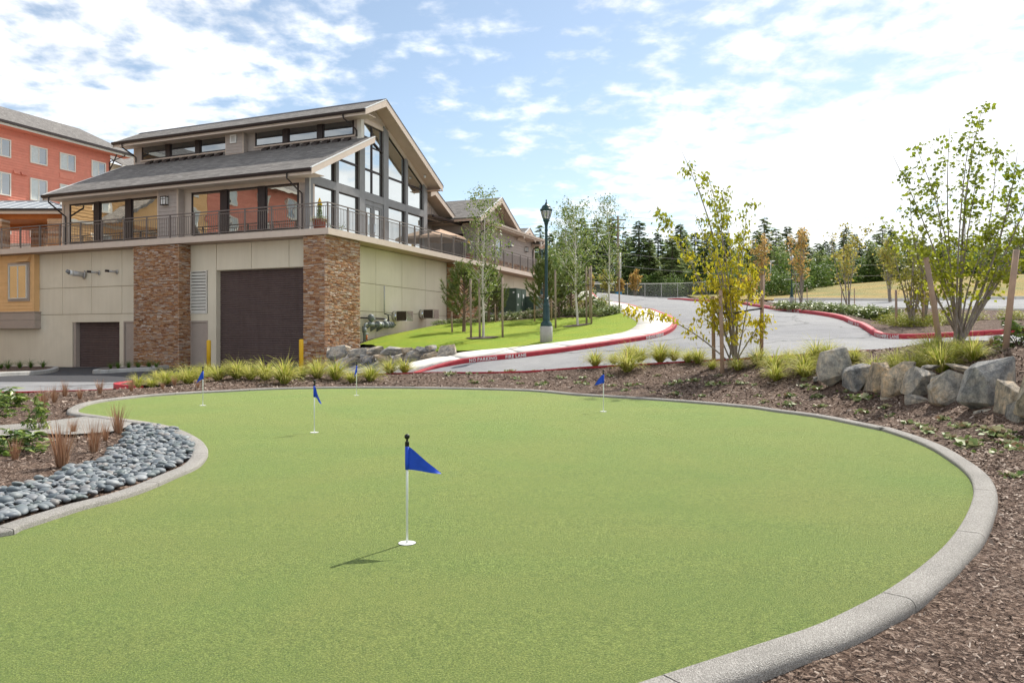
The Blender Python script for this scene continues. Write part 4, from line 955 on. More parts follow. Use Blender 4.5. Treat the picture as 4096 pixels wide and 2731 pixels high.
# small fittings
def pipe(name, mats, pts, rads, parent=club, n=14): m = MB(); m.tube(pts, rads, n); return m.build(name, MATS[mats], parent, True)
ex = pipe('exhaust_pipe', 'galvanised', [(-14.95, .8, 4.35), (-15.08, .25, 4.40)], .13)
pipe('flange', 'galvanised', [(-14.94, .80, 4.35), (-14.96, .76, 4.355)], .21, ex); pipe('collar', 'white_plastic', [(-15.07, .27, 4.40), (-15.11, .14, 4.41)], .127, ex); pipe('flap', 'frame_grey', [(-15.11, .14, 4.41), (-15.15, .0, 4.50)], [.105, .08], ex)
for a in (12.75, 13.95):
    ex = pipe('vent_pipe', 'galvanised', [(-a, .8, 4.42), (-a - .12, .45, 4.44)], .055); pipe('tip', 'bronze_dark', [(-a - .12, .45, 4.44), (-a - .17, .3, 4.445)], .06, ex); pipe('flange', 'galvanised', [(-a, .80, 4.42), (-a - .006, .78, 4.42)], .12, ex)
cam_dome = MB(); cam_dome.lathe([(.07, 0), (.07, -.05), (.05, -.10), (.01, -.115)], (-1.95, 11.6, zr(11.6) - .30), 12); cam_dome.build('dome_camera', MATS['white_plastic'], club, True)
# duct hoods on the right wall
for b, hh in ((6.75, 2.33), (9.45, 2.50)):
    d = MB(); d.tube([(-1.0, b, hh), (-.72, b, hh)], .26, 18); d = d.build('duct_hood', MATS['bright_steel'], club, True)
    m = MB(); m.box(-.72, -.10, b - .30, b + .30, hh - .24, hh + .24); m.build('hood_box', MATS['bright_steel'], d)
    pbox('hood_mouth', d, 'mortar_dark', -.68, -.14, b - .306, b - .299, hh - .22, hh + .22)
# ------------------------------------------------------------------ the far wing of the clubhouse
wing = frame_thing('clubhouse_wing', 'taupe gabled wing beyond the birches, with brown umbrella terrace', 'building')
m = MB(); abox(m, 1.05, 9, 16.6, 26.5, DZ, 8.35); m.build('wing_wall', MATS['trim_taupe'], wing); m = MB(); abox(m, 4.2, 9, 12.5, 16.55, DZ, 8.3); m.build('recess_wall', MATS['trim_taupe'], wing)
siding_a(wing, 'siding_taupe', 1.05, 16.65, 26.45, 6.35, 8.25); siding_a(wing, 'siding_taupe', 4.2, 12.6, 16.55, DZ, 8.25)
siding_b(wing, 'siding_taupe', 1.1, 4.15, 16.6, DZ, 8.25)
for k in range(4):
    for j in range(34): 
        if j % 1 == 0 and k < 4:
            w_ = .28; apart('brick', wing, 'ledge_stone', 1.0, 1.05, 16.65 + j * .288 + (.14 if k % 2 else 0), 16.65 + j * .288 + w_ + (.14 if k % 2 else 0) - .008, DZ + k * .15, DZ + k * .15 + .142)
apart('corner_trim', wing, 'trim_taupe', .99, 1.05, 26.36, 26.5, 6.35, 8.3); apart('corner_trim', wing, 'trim_taupe', .99, 1.05, 16.58, 16.7, 6.35, 8.3)
# main gable over the wing: ridge runs back along the building
def wpoly(name, mat, poly, a0, a1): return MB().prism(poly, 'x', -a1, -a0).build(name, MATS[mat], wing)
def gable(bc, half, zt, a0, a1, sl=.522, lhalf=None, wall=None):
    H0 = half
    for s_ in (-1, 1):
        half = H0 if s_ > 0 or lhalf is None else lhalf; ze = zt - sl * half
        wpoly('roof', 'shingles', [(bc, zt), (bc + s_ * half, ze), (bc + s_ * half, ze - .07), (bc, zt - .07)], a0, a1)
        wpoly('roof_deck', 'soffit_taupe', [(bc, zt - .075), (bc + s_ * (half - .02), ze - .075), (bc + s_ * (half - .02), ze - .22), (bc, zt - .22)], a0 + .04, a1)
        wpoly('rake_board', 'trim_taupe', [(bc, zt - .03), (bc + s_ * (half + .02), ze - .03), (bc + s_ * (half + .02), ze - .32), (bc, zt - .36)], a0 - .03, a0 + .01)
        wpoly('drip_edge', 'white_plastic' if s_ < 0 else 'bronze_dark', [(bc, zt - .028), (bc + s_ * (half + .02), ze - .028), (bc + s_ * (half + .02), ze + .018), (bc, zt + .018)], a0 - .045, a0 + .04)
    half = H0
    if wall:
        aw, zb = wall
        wpoly('gable_wall', 'siding_taupe', [(bc - half + .3, zb), (bc + half - .3, zb), (bc, zt - .25)], aw, aw + .1)
        k = int((half - .5) / .3)
        for j in range(-k, k + 1):
            zt_ = zt - .3 - abs(j) * .3 * sl
            if zt_ > zb + .1: apart('batten', wing, 'trim_taupe', aw - .02, aw, bc + j * .3 - .02, bc + j * .3 + .02, zb, min(zt_, zt - .95))
        v_ = wpoly('gable_vent', 'trim_taupe', [(bc - .85, zt - .92), (bc + .85, zt - .92), (bc + .12, zt - .42), (bc - .12, zt - .42)], aw - .035, aw - .022)
        for j in range(7):
            z_ = zt - .88 + j * .07; hw = .82 - j * .1
            apart('slat', v_, 'trim_taupe', aw - .055, aw - .036, bc - hw, bc + hw, z_, z_ + .03)
gable(18.7, 3.25, 10.2, .3, 7.5, wall=(1.05, 8.3)); gable(13.25, 3.0, 9.9, 2.2, 9, sl=.47, lhalf=.5, wall=(3.0, 8.3)); gable(23.8, 1.15, 8.95, .35, 3.5, wall=(1.0, 8.3)); gable(26.6, .75, 8.5, .3, .9)
wpoly('roof', 'shingles', [(16.2, 8.36), (26.6, 8.36), (26.6, 8.40), (16.2, 8.40)], .3, 1.4)
MB().prism([(-9, 9.9), (-4.5, 9.9), (-1.2, 8.45), (-1.2, 8.38), (-9, 8.38)], 'y', 19, 26.4).build('roof', MATS['shingles'], wing)
apart('soffit', wing, 'soffit_taupe', .32, 1.05, 16.2, 26.5, 8.24, 8.26); apart('fascia', wing, 'trim_taupe', .29, .32, 16.2, 26.6, 8.2, 8.38)
MB().prism([(.27, 8.30), (.15, 8.32), (.14, 8.43), (.28, 8.43)][::-1] and [(-.28, 8.28), (-.17, 8.30), (-.15, 8.42), (-.28, 8.42)], 'y', 16.1, 26.65).build('gutter', MATS['trim_taupe'], wing)
MB().prism([(-2.2, 8.20), (-2.1, 8.22), (-2.08, 8.34), (-2.2, 8.34)], 'y', 12.9, 17.0).build('gutter', MATS['bronze_dark'], wing)
wpoly('roof', 'shingles', [(12.9, 8.34), (17.0, 8.34), (17.0, 8.38), (12.9, 8.38)], 2.2, 4.3)
spout([(-.22, 26.2, 8.3), (-.22, 26.2, 8.12), (-.9, 26.1, 7.75), (-.97, 26.1, 7.65), (-.97, 26.1, 6.0)], wing); spout([(-.22, 16.85, 8.3), (-.22, 16.85, 8.1), (-.9, 16.9, 7.8), (-.97, 16.9, 7.7), (-.97, 16.9, 6.0)], wing)
for b in (18.0, 21.6, 24.7): wall_light(wing, -1.02, b, 7.55, 'a', .12, .28)
win_a(wing, 1.02, 19.2, 20.2, 6.5, 7.7, 'white_trim', 'glass_dark'); win_b(wing, 2.0, 3.4, 16.57, 6.2, 7.7, 'bronze_dark', 'glass_dark')

# ------------------------------------------------------------------ red building at the back
red = frame_thing('apartment_building', 'red lap-sided apartment block with grey roof rising behind the clubhouse', 'building')
AR = 40.0
m = MB(); abox(m, AR + .03, 52, 2, 23.0, -1, 17.75); m.build('wall', MATS['siding_red'], red)
siding_a(red, 'siding_red', AR + .03, 2, 22.95, 8.2, 17.7, .21, .035)
MB().prism([(-39.0, 17.75), (-39.0, 17.83), (-46, 20.9), (-53, 17.83), (-53, 17.75), (-46, 20.82)], 'y', 1.5, 24.6).build('roof', MATS['shingles'], red)
MB().prism([(-39.05, 17.55), (-39.05, 17.75), (-46, 20.8), (-46, 20.5), (-39.8, 17.6)], 'y', 24.5, 24.6).build('rake_board', MATS['white_trim'], red)
apart('gutter', red, 'bronze_dark', 38.85, 39.02, 1.5, 24.7, 17.62, 17.80); apart('fascia', red, 'white_trim', 39.03, 39.06, 1.5, 24.6, 17.45, 17.62); apart('soffit', red, 'siding_red', 39.06, 40.0, 1.5, 24.4, 17.46, 17.5)
def bracket(b): MB().tube([(-39.95, b, 16.2), (-39.2, b, 17.3), (-39.1, b, 17.45)], .07, 4).build('bracket', MATS['bronze_dark'], red)
bracket(22.9)
spout([(-38.95, 23.6, 17.6), (-38.98, 23.6, 17.45), (-39.85, 22.9, 16.9), (-39.93, 22.85, 16.8), (-39.93, 22.85, 12)], red)
cols_b = [(4.6, 6.0), (7.5, 8.9), (10.1, 11.5), (12.6, 14.05), (15.6, 17.03), (18.14, 19.54), (21.07, 22.46)]
for b0, b1 in cols_b:
    win_a(red, AR - .02, b0, b1, 15.24, 16.65, 'white_trim', 'glass_dark', .09, .07, 2, 'curtain_pale'); win_a(red, AR - .02, b0, b1, 12.26, 14.04, 'white_trim', 'glass_dark', .09, .07, 2, 'curtain_pale'); win_a(red, AR - .02, b0, b1, 9.3, 11.1, 'white_trim', 'glass_dark', .09, .07, 2, 'curtain_pale')
m = MB(); abox(m, AR - .03, AR + .03, 18.16, 19.44, 14.55, 15.02); m.build('wall_unit_grille', MATS['siding_red'], red)
for b in (14.25, 14.85): MB().prism([(-AR, 14.1), (-AR + .22, 14.12), (-AR + .05, 14.36), (-AR, 14.36)], 'y', b, b + .45).build('vent_hood', MATS['siding_red'], red)
m = MB(); abox(m, 41.5, 52, 23.05, 36, 10, 17.2); m.build('rear_wall', MATS['stucco_cream'], red)
MB().prism([(-40.6, 17.0), (-40.6, 17.1), (-47, 20.0), (-47, 19.9)], 'y', 24.7, 37).build('roof', MATS['shingles'], red); apart('fascia', red, 'white_trim', 40.55, 40.6, 24.7, 37, 16.8, 17.05)
win_a(red, 41.48, 25.0, 26.2, 15.0, 16.3, 'white_trim', 'glass_dark', .09, .07)

# ------------------------------------------------------------------ courtyard building on the left (mirrored in the clubhouse windows)
court = frame_thing('courtyard_building', 'yellow and red sided courtyard block mirrored in the clubhouse windows', 'building')
CA = 28.0
for nm, b0, b1, mt_ in (('wall', -18.5, -3, 'siding_yellow'), ('red_wall', -40, -18.55, 'siding_red')):
    m = MB(); abox(m, CA + .03, CA + 9, b0, b1, -.6, 15.0); m.build(nm, MATS[mt_], court); siding_a(court, mt_, CA + .03, b0, b1, 6.0, 15.0, .22, .035)
MB().prism([(-CA + .9, 14.9), (-CA + .9, 15.0), (-CA - 4.5, 17.6), (-CA - 10, 15.0), (-CA - 10, 14.9), (-CA - 4.5, 17.5)], 'y', -41, -2).build('roof', MATS['shingles'], court)
apart('fascia', court, 'white_trim', CA - .95, CA - .9, -41, -2, 14.7, 14.98)
for i in range(9):
    b0 = -38.2 + i * 4.1
    for z0 in (6.9, 10.0, 12.6): win_a(court, CA - .02, b0, b0 + 1.5, z0, z0 + 1.6, 'white_trim', 'glass_dark', .12, .07, 2, 'curtain_pale')
apart('belt_trim', court, 'white_trim', CA - .06, CA + .03, -40, -3, 9.0, 9.2)
MB().prism([(-15.5, 9.2), (-9.0, 9.2), (-9.0, 9.4), (-12.2, 11.6), (-15.5, 9.4)], 'x', -CA + .0, -CA + 1.6).build('entry_gable', MATS['siding_yellow'], court)
for s_ in (-1, 1): MB().prism([(-12.2, 11.9), (-12.2 + s_ * 3.9, 9.3), (-12.2 + s_ * 3.9, 9.1), (-12.2, 11.65)], 'x', -CA, -CA + 2.0).build('entry_roof', MATS['shingles'], court)

# ------------------------------------------------------------------ yellow bay under the terrace
ybay = frame_thing('yellow_bay', 'yellow-orange lap-sided bay with one window under the terrace edge', 'building')
m = MB(); abox(m, 18.15, 26, .55, 1.2, 2.5, DZ0 - .01); m.build('bay_wall', MATS['siding_yellow'], ybay)
siding_b(ybay, 'siding_yellow', 18.27, 26, .55, 2.56, DZ0 - .02, .17, .03); apart('corner_trim', ybay, 'siding_yellow', 18.13, 18.27, .50, .55, 2.56, DZ0 - .02)
for z0, z1 in ((2.16, 2.55), (1.74, 2.15)): apart('base_board', ybay, 'door_taupe', 18.05, 26, .46, 1.2, z0, z1)
apart('base_cap', ybay, 'door_taupe', 18.0, 26, .42, 1.2, 2.55, 2.59)
m = MB(); abox(m, 18.48, 20.08, .48, .53, 3.12, 5.08); m.build('window_trim', MATS['door_taupe'], ybay)
win_b(ybay, 18.6, 19.96, .47, 3.24, 4.96, 'white_trim', 'glass_side', .05, .05, 2)
MB().prism([(.55, 5.1), (.30, 5.1), (.50, 5.42), (.55, 5.42)], 'x', -19.3, -18.42).build('vent_hood', MATS['siding_yellow'], ybay)
m = MB(); abox(m, 18.45, 26, .80, .86, -.6, 1.74); m.build('stucco_foot', MATS['stucco_cream'], ybay)

# ------------------------------------------------------------------ pavilion on the terrace
mottled('seam_metal', (0.25, 0.28, 0.31), (0.30, 0.33, 0.36), 2, 0.55)
mottled('seam_edge', (0.38, 0.40, 0.43), (0.44, 0.46, 0.48), 2, 0.5)
mottled('cedar', (0.42, 0.13, 0.03), (0.50, 0.17, 0.045), 5, 0.6)
pav = thing('pavilion', 'open pavilion with pale standing seam metal roof and stone posts on the terrace', 'pavilion', (-27.2, 44.6, DZ - .01), 0)
def pv(x, y, z): return (x, y, z)
ex0, ex1, ey0, ey1, ez, rz_ = -13.5, .9, 0.0, 5.6, 3.20, 4.12
MB().add([(ex0, ey0, ez), (ex1, ey0, ez), (ex1, ey1, ez), (ex0, ey1, ez), (-10.6, 2.8, rz_), (-2.0, 2.8, rz_)], [(0, 1, 5, 4), (1, 2, 5), (2, 3, 4, 5), (3, 0, 4), (0, 3, 2, 1)]).build('roof', MATS['seam_metal'], pav)
for i in range(18):
    x = ex1 - .55 - i * .75
    top = (min(max(x, -10.6), -2.0), 2.8, rz_)
    if x > -2.0: t = (ex1 - x) / (ex1 + 2.0); top = (x, 2.8 * t, ez + (rz_ - ez) * t)
    if x < -10.6: t = (x - ex0) / (2.9); top = (x, 2.8 * t, ez + (rz_ - ez) * t)
    MB().tube([(x, ey0, ez + .01), (top[0], top[1], top[2] + .01)], .022, 4).build('seam', MATS['seam_edge'], pav)
MB().tube([(ex1, ey0, ez + .02), (-2.0, 2.8, rz_ + .02), (-10.6, 2.8, rz_ + .02)], .05, 4).build('ridge_cap', MATS['seam_edge'], pav)
for q in ((ex0, ex1, ey0 - .12, ey0 - .01, ez - .13, ez), (ex1 + .01, ex1 + .12, ey0, ey1, ez - .13, ez)): pbox('gutter', pav, 'bronze_dark', *q)
pbox('fascia', pav, 'trim_taupe', ex0, ex1, ey0 + .005, ey0 + .05, ez - .30, ez - .01); pbox('ceiling', pav, 'cedar', ex0 + .1, ex1 - .1, ey0 + .1, ey1 - .1, ez - .22, ez - .16)
for y in (.5, 5.0): pbox('beam', pav, 'cedar', ex0 + .2, ex1 - .3, y, y + .25, ez - .55, ez - .23)
for x in (-4.1, -.55, -8.0):
    for y in (.5, 4.5):
        pbox('stone_post', pav, 'ledge_stone', x, x + .78, y - .25, y + .5, 0.0, ez - .55)
        for k in range(18): pbox('stone', pav, 'ledge_stone', x - .015 - (k % 3) * .008, x + .78 + (k % 2) * .012, y - .27 - (k % 2) * .012, y + .5, .02 + k * .145, .02 + k * .145 + .135)
lw = thing('terrace_wall', 'low white board wall at the back of the terrace pavilion', 'wall', (-30.5, 51.5, DZ - .01), 0)
for i in range(7): pbox('board', lw, 'white_plastic', -7, 5.5, 0, .06, .05 + i * .28, .05 + i * .28 + .27)
m = MB(); m.box(-7, 5.5, .0, .25, -.1, .05); m.build('base', MATS['grey_concrete'], lw)
o = MB(); abox(o, 18, 40, 9.0, 20, DZ0 + .02, DZ - .02); o.build('terrace_slab', MATS['grey_concrete'], club)
o = MB(); abox(o, 26, 40, -0.5, 20, -1, DZ0); o.build('terrace_base', MATS['stucco_cream'], club)

# ------------------------------------------------------------------ gas meter set on the right wall
gas = frame_thing('gas_meter_set', 'grey gas regulator and meter pipework with an orange tag on the cream wall', 'gas meter')
def gp(nm, mat, pts, rad, par=gas, n=10): m = MB(); m.tube([(-a, b, z) for a, b, z in pts], rad, n); return m.build(nm, MATS[mat], par, True)
gp('riser', 'grey_green_paint', [(.7, 3.67, 0.9), (.7, 3.67, 1.75), (.7, 3.72, 1.86), (.7, 3.85, 1.9), (.7, 4.0, 1.9)], .06)
gp('regulator_body', 'grey_green_paint', [(.7, 4.0, 1.9), (.7, 4.1, 1.9), (.7, 4.12, 1.9), (.7, 4.4, 1.9)], [.07, .12, .10, .09])
gp('diaphragm', 'grey_green_paint', [(.7, 4.24, 1.98), (.7, 4.24, 2.06), (.7, 4.22, 2.16), (.7, 4.2, 2.30), (.7, 4.19, 2.36)], [.05, .10, .17, .13, .04], n=16)
gp('vent_stub', 'grey_green_paint', [(.7, 4.3, 2.14), (.7, 4.52, 2.13)], .05)
gp('meter_line', 'grey_green_paint', [(.7, 4.4, 1.89), (.7, 6.0, 1.89), (.7, 6.15, 1.89)], .07)
for b0, b1, r_ in ((4.75, 4.86, .16), (4.86, 5.15, .13), (5.35, 5.55, .16), (5.65, 5.72, .17), (5.9, 6.1, .15)): gp('meter_drum', 'grey_green_paint', [(.7, b0, 1.89), (.7, b1, 1.89)], r_, n=16)
gp('gauge', 'white_plastic', [(.6, 4.80, 1.92), (.53, 4.80, 1.92)], .06); gp('index_box', 'white_plastic', [(.7, 5.45, 2.0), (.7, 5.45, 2.15)], .09, n=4)
gp('valve', 'grey_green_paint', [(.7, 6.1, 1.89), (.7, 6.38, 1.89)], .035)
gp('bypass', 'bronze_dark', [(.85, 3.3, 2.18), (.85, 5.65, 2.17), (.75, 5.85, 2.07), (.7, 5.95, 1.95)], .035)
gp('vent_pipe', 'galvanised', [(.85, 5.61, 2.42), (.85, 5.61, 3.76)], .035); gp('tee', 'bronze_dark', [(.85, 5.61, 2.42), (.8, 5.85, 2.38), (.75, 5.87, 2.05)], .03); gp('tee_handle', 'grey_green_paint', [(.78, 5.7, 2.38), (.78, 6.05, 2.38)], .025)
gp('shutoff', 'grey_green_paint', [(.7, 3.6, 1.45), (.7, 3.95, 1.43)], .05); gp('shutoff_body', 'grey_green_paint', [(.7, 3.67, 1.5), (.7, 3.67, 1.72)], .10); gp('orange_tag', 'cedar', [(.7, 3.84, 1.40), (.7, 3.84, 1.16)], .05)
for b in (3.95, 4.62, 5.15): MB().prism([(-1.0, 1.55), (-.62, 1.76), (-.62, 1.80), (-1.0, 1.80)], 'y', b, b + .05).build('bracket', MATS['grey_green_paint'], gas)

# ------------------------------------------------------------------ bollards, cabinets
for i, (px, Y, zt) in enumerate(((835, 31.4, 1.18), (1205, 30.0, 1.22))):
    x = (px - CX) / FOC * Y; g_ = h(x, Y)
    b = MB(); b.lathe([(.088, -.1), (.088, zt - g_ - .04), (.075, zt - g_ - .012), (.03, zt - g_)], (0, 0, 0), 18)
    o = b.build('bollard', MATS['yellow_paint'], None, True); o.location = (x, Y, g_)
    tag(o, ('yellow steel bollard left of the tall roller door', 'yellow steel bollard beside the corner stone column')[i], 'bollard', 'bollards at the garage')
mottled('cabinet_green', (0.055, 0.085, 0.06), (0.075, 0.11, 0.08), 5, 0.5)
def cabinet(name, label, px, py, Y, wa, wb, hh, two):
    x, y, z = surv(px, py, Y)
    t = thing(name, label, 'utility box', (x, y, z), BROT)
    m = MB(); m.box(-wa, 0, 0, wb, -.3, hh - .05); m.build('cabinet', MATS['cabinet_green'], t); pbox('lid', t, 'cabinet_green', -wa - .02, .02, -.02, wb + .02, hh - .05, hh)
    n = 2 if two else 1
    for k in range(n):
        d = pbox('door', t, 'cabinet_green', .001, .022, .03 + k * wb / n, wb / n - .03 + k * wb / n, .05, hh - .1)
        pbox('sticker', t, 'white_plastic', .022, .026, wb / n * (k + .3), wb / n * (k + .5), hh * .62, hh * .78)
    m = MB(); m.tube([(.03, wb * .52, hh * .45), (.07, wb * .52, hh * .45), (.07, wb * .52, hh * .3)], .015, 6); m.build('handle', MATS['galvanised'], t)
    pbox('sticker', t, 'white_plastic', .001, .024, wb * .12, wb * .2, hh * .3, hh * .36); pbox('sticker', t, 'white_plastic', -.2, -.1, -.004, -.0005, hh * .8, hh * .86)
    pbox('pad', t, 'grey_concrete', -wa - .15, .15, -.15, wb + .15, -.4, .02)
cabinet('transformer_cabinet', 'tall dark green transformer cabinet with white stickers beside the wall', 2064, 1250, 43.5, 1.0, 1.6, 1.42, True)
cabinet('utility_cabinet', 'lower dark green utility cabinet behind the lamp post', 2142, 1243, 44.5, .95, 1.3, .86, False)
cabinet('utility_cabinet', 'small dark green box hidden behind the young pines', 2003, 1250, 44.5, .8, .8, 1.05, False)

# ------------------------------------------------------------------ lamp posts
mottled('lamp_green', (0.012, 0.040, 0.040), (0.022, 0.058, 0.056), 6, 0.42)
m_glass('lamp_glass', (0.9, 0.95, 0.95), (0.35, 0.37, 0.38), 0.35)
def lamp(label, loc, S=1.0, white=False, arms=False):
    t = thing('lamp_post', label, 'lamp post', loc); t.scale = (S, S, S)
    MB().lathe([(.225, -.3), (.228, .56), (.215, .58)], n=24).build('concrete_base', MATS['grey_concrete'], t, True)
    MB().lathe([(.21, .58), (.215, .63), (.20, .66), (.19, .70), (.135, .76), (.125, .80), (.14, .83), (.125, .87), (.115, 1.25), (.11, 1.27), (.125, 1.31), (.125, 1.34), (.10, 1.38), (.085, 1.48), (.095, 1.51), (.095, 1.55), (.062, 1.6)], n=16).build('pedestal', MATS['lamp_green'], t, True)
    MB().lathe([(.060, 1.6), (.056, 3.0), (.050, 4.0), (.062, 4.02), (.062, 4.06), (.052, 4.09), (.054, 4.2), (.085, 4.33), (.10, 4.36)], n=12).build('shaft', MATS['lamp_green'], t)
    L_ = MB().lathe([(.10, 4.36), (.115, 4.38), (.115, 4.42), (.10, 4.43)], n=20).build('luminaire', MATS['lamp_green'], t, True)
    MB().lathe([(.10, 4.43), (.15, 4.55), (.185, 4.70), (.19, 4.74)], n=20).build('lens', MATS['white_plastic' if white else 'lamp_glass'], L_, True)
    MB().lathe([(.07, 4.44), (.055, 4.52), (.06, 4.56), (.07, 4.66), (.06, 4.73)], n=14).build('lamp_head', MATS['white_plastic'], L_, True)
    for k in range(8):
        a = k * math.pi / 4; c_, s_ = math.cos(a), math.sin(a)
        MB().tube([(c_ * .105, s_ * .105, 4.42), (c_ * .158, s_ * .158, 4.55), (c_ * .192, s_ * .192, 4.70), (c_ * .197, s_ * .197, 4.75)], .009, 4).build('rib', MATS['lamp_green'], L_)
    cm_ = 'white_plastic' if white else 'lamp_green'
    MB().lathe([(.19, 4.735), (.225, 4.745), (.225, 4.80), (.20, 4.81), (.175, 4.83), (.17, 4.87), (.13, 4.93), (.06, 4.97), (.05, 5.0), (.02, 5.06), (.012, 5.08), (.024, 5.10), (.020, 5.13), (.004, 5.16)], n=20).build('cap', MATS[cm_], L_, True)
    if arms:
        for z, x0, x1 in ((3.0, .05, .75), (2.45, -.75, -.05), (1.95, .05, .75)): MB().tube([(x0, 0, z), (x1, 0, z)], .022, 6).build('banner_arm', MATS['white_plastic'], t)
    return t
lamp('dark green lamp post with acorn lantern on a round concrete base in the lawn', surv(2185, 1369, 26.4), 0.975)
lamp('lamp post with white lantern and banner arms before the dry hillside', surv(3167, 1210, 46), 0.58, True, True)
lamp('distant lamp post just behind the tall lamp post by the wing', surv(2168, 1205, 60), 0.92)

# ------------------------------------------------------------------ far things: fence, poles, wires, boxes
mottled('weathered_wood', (0.18, 0.13, 0.10), (0.26, 0.20, 0.16), 6, 0.85, 0.5, 40, 0.01)
mottled('stake_wood', (0.36, 0.235, 0.165), (0.46, 0.31, 0.22), 7, 0.85, 0.4, 40, 0.008, c3=(0.30, 0.22, 0.17), scale2=2)
mottled('grey_stake', (0.26, 0.20, 0.155), (0.36, 0.28, 0.22), 7, 0.85, 0.4, 40, 0.008)
mottled('blue_box', (0.02, 0.20, 0.36), (0.03, 0.24, 0.42), 6, 0.5); mottled('green_box', (0.02, 0.16, 0.12), (0.03, 0.20, 0.15), 6, 0.5)
fpts = smooth_line([surv(2352, 1199, 78)[:2], surv(2500, 1201, 80)[:2], surv(2700, 1199, 84)[:2], surv(2900, 1192, 88)[:2]], 2.4)
fence = thing('chain_link_fence', 'grey chain-link fence across the far end of the lane', 'fence', (fpts[0][0], fpts[0][1], h(*fpts[0])))
f0 = Vector(fence.location); ftop = 1.55
for p in fpts: m = MB(); m.tube([(p[0] - f0.x, p[1] - f0.y, h(*p) + .1 - f0.z), (p[0] - f0.x, p[1] - f0.y, h(*p) + .1 + ftop - f0.z)], .035, 6); m.build('post', MATS['galvanised'], fence)
for i in range(len(fpts) - 1):
    A, B = fpts[i], fpts[i + 1]; m = MB(); za, zb = h(*A) + .1 - f0.z, h(*B) + .1 - f0.z
    P = lambda t, z: (A[0] + (B[0] - A[0]) * t - f0.x, A[1] + (B[1] - A[1]) * t - f0.y, za + (zb - za) * t + z)
    m.tube([P(0, ftop), P(1, ftop)], .022, 4).build('top_rail', MATS['galvanised'], fence)
    w_ = MB(); n_ = 14
    for k in range(-9, n_):
        for s_ in (1, -1):
            t0, t1 = k / n_, (k + 9) / n_; z0, z1 = (0, ftop) if s_ > 0 else (ftop, 0)
            u0, u1 = max(t0, 0), min(t1, 1)
            if u1 - u0 < .02: continue
            f = lambda u: z0 + (z1 - z0) * (u - t0) / (t1 - t0)
            w_.tube([P(u0, f(u0)), P(u1, f(u1))], .006, 3, cap=False)
    o = w_.build('wire_mesh', MATS['galvanised'], fence); o['kind'] = 'stuff'
def pole(label, px, Y, ytop, r0, r1, mat, arm=None, ybase=1195):
    x, y, _ = surv(px, ybase, Y); g_ = h(x, y); zt = EYE - (ytop - HY) * Y / FOC
    t = thing('utility_pole', label, 'pole', (x, y, g_))
    MB().tube([(0, 0, 0), (0, 0, zt - g_)], [r0, r1], 10).build('shaft', MATS[mat], t, True)
    if arm: MB().tube([(0, 0, arm[1] - g_), (arm[0], .3, arm[1] - g_ + .1)], [.11, .07], 8).build('arm', MATS['galvanised'], t, True)
    else:
        for zz in (.5, 1.4): MB().box(-.9, .9, -.05, .05, zt - g_ - zz, zt - g_ - zz + .12).build('cross_arm', MATS[mat], t)
    return x, y, zt
PX1 = pole('tall dark wooden utility pole above the fence behind the birches', 2472, 84, 864, .17, .12, 'weathered_wood')
pole('pale grey traffic mast with long horizontal arm behind the birches', 2480, 82, 1010, .16, .12, 'galvanised', (-4.2, EYE + 216 * 82 / FOC))
pole('thin pale pole with round top among the far green bushes', 3083, 70, 1042, .05, .05, 'galvanised', (.5, EYE + 300 * 70 / FOC), 1150)
wires = []
for k, (y0, y1, y2) in enumerate(((866, 866, 790), (908, 908, 858), (930, 935, 885), (1010, 1012, 985), (1060, 1062, 1020))):
    A = Vector(surv(1500, y0 - 10, 100)); B = Vector(surv(2472, y1, 84)); C2 = Vector(surv(4500, y2 - 40 if k < 3 else y2, 70)); m = MB()
    pts = [A.lerp(B, t) - Vector((0, 0, 1.2 * 4 * t * (1 - t))) for t in np.linspace(0, 1, 12)] + [B.lerp(C2, t) - Vector((0, 0, 1.6 * 4 * t * (1 - t))) for t in np.linspace(0, 1, 16)][1:]
    m.tube(pts, .014, 4); o = m.build('overhead_wire', MATS['galvanised'])
    tag(o, ORD[k] + ' overhead wire from the top, strung across the sky from the utility pole', 'wire', 'overhead wires')
def bin_(label, px, py, Y, mat, w_, hh):
    x, y, z = surv(px, py, Y); t = thing('roadside_box', label, 'box', (x, y, h(x, y) + .02), 0.2)
    m = MB(); m.box(-w_ / 2, w_ / 2, -w_ / 2, w_ / 2, 0, hh); m.build('body', MATS[mat], t); pbox('lid', t, mat, -w_ / 2 - .03, w_ / 2 + .03, -w_ / 2 - .03, w_ / 2 + .03, hh, hh + .08); pbox('panel', t, 'white_plastic', -w_ * .3, w_ * .3, -w_ / 2 - .012, -w_ / 2, hh * .5, hh * .75)
bin_('bright blue roadside box at the far end of the lane', 2474, 1196, 76, 'blue_box', .5, .75); bin_('small green roadside box left of the blue one', 2413, 1196, 74, 'green_box', .45, .6)

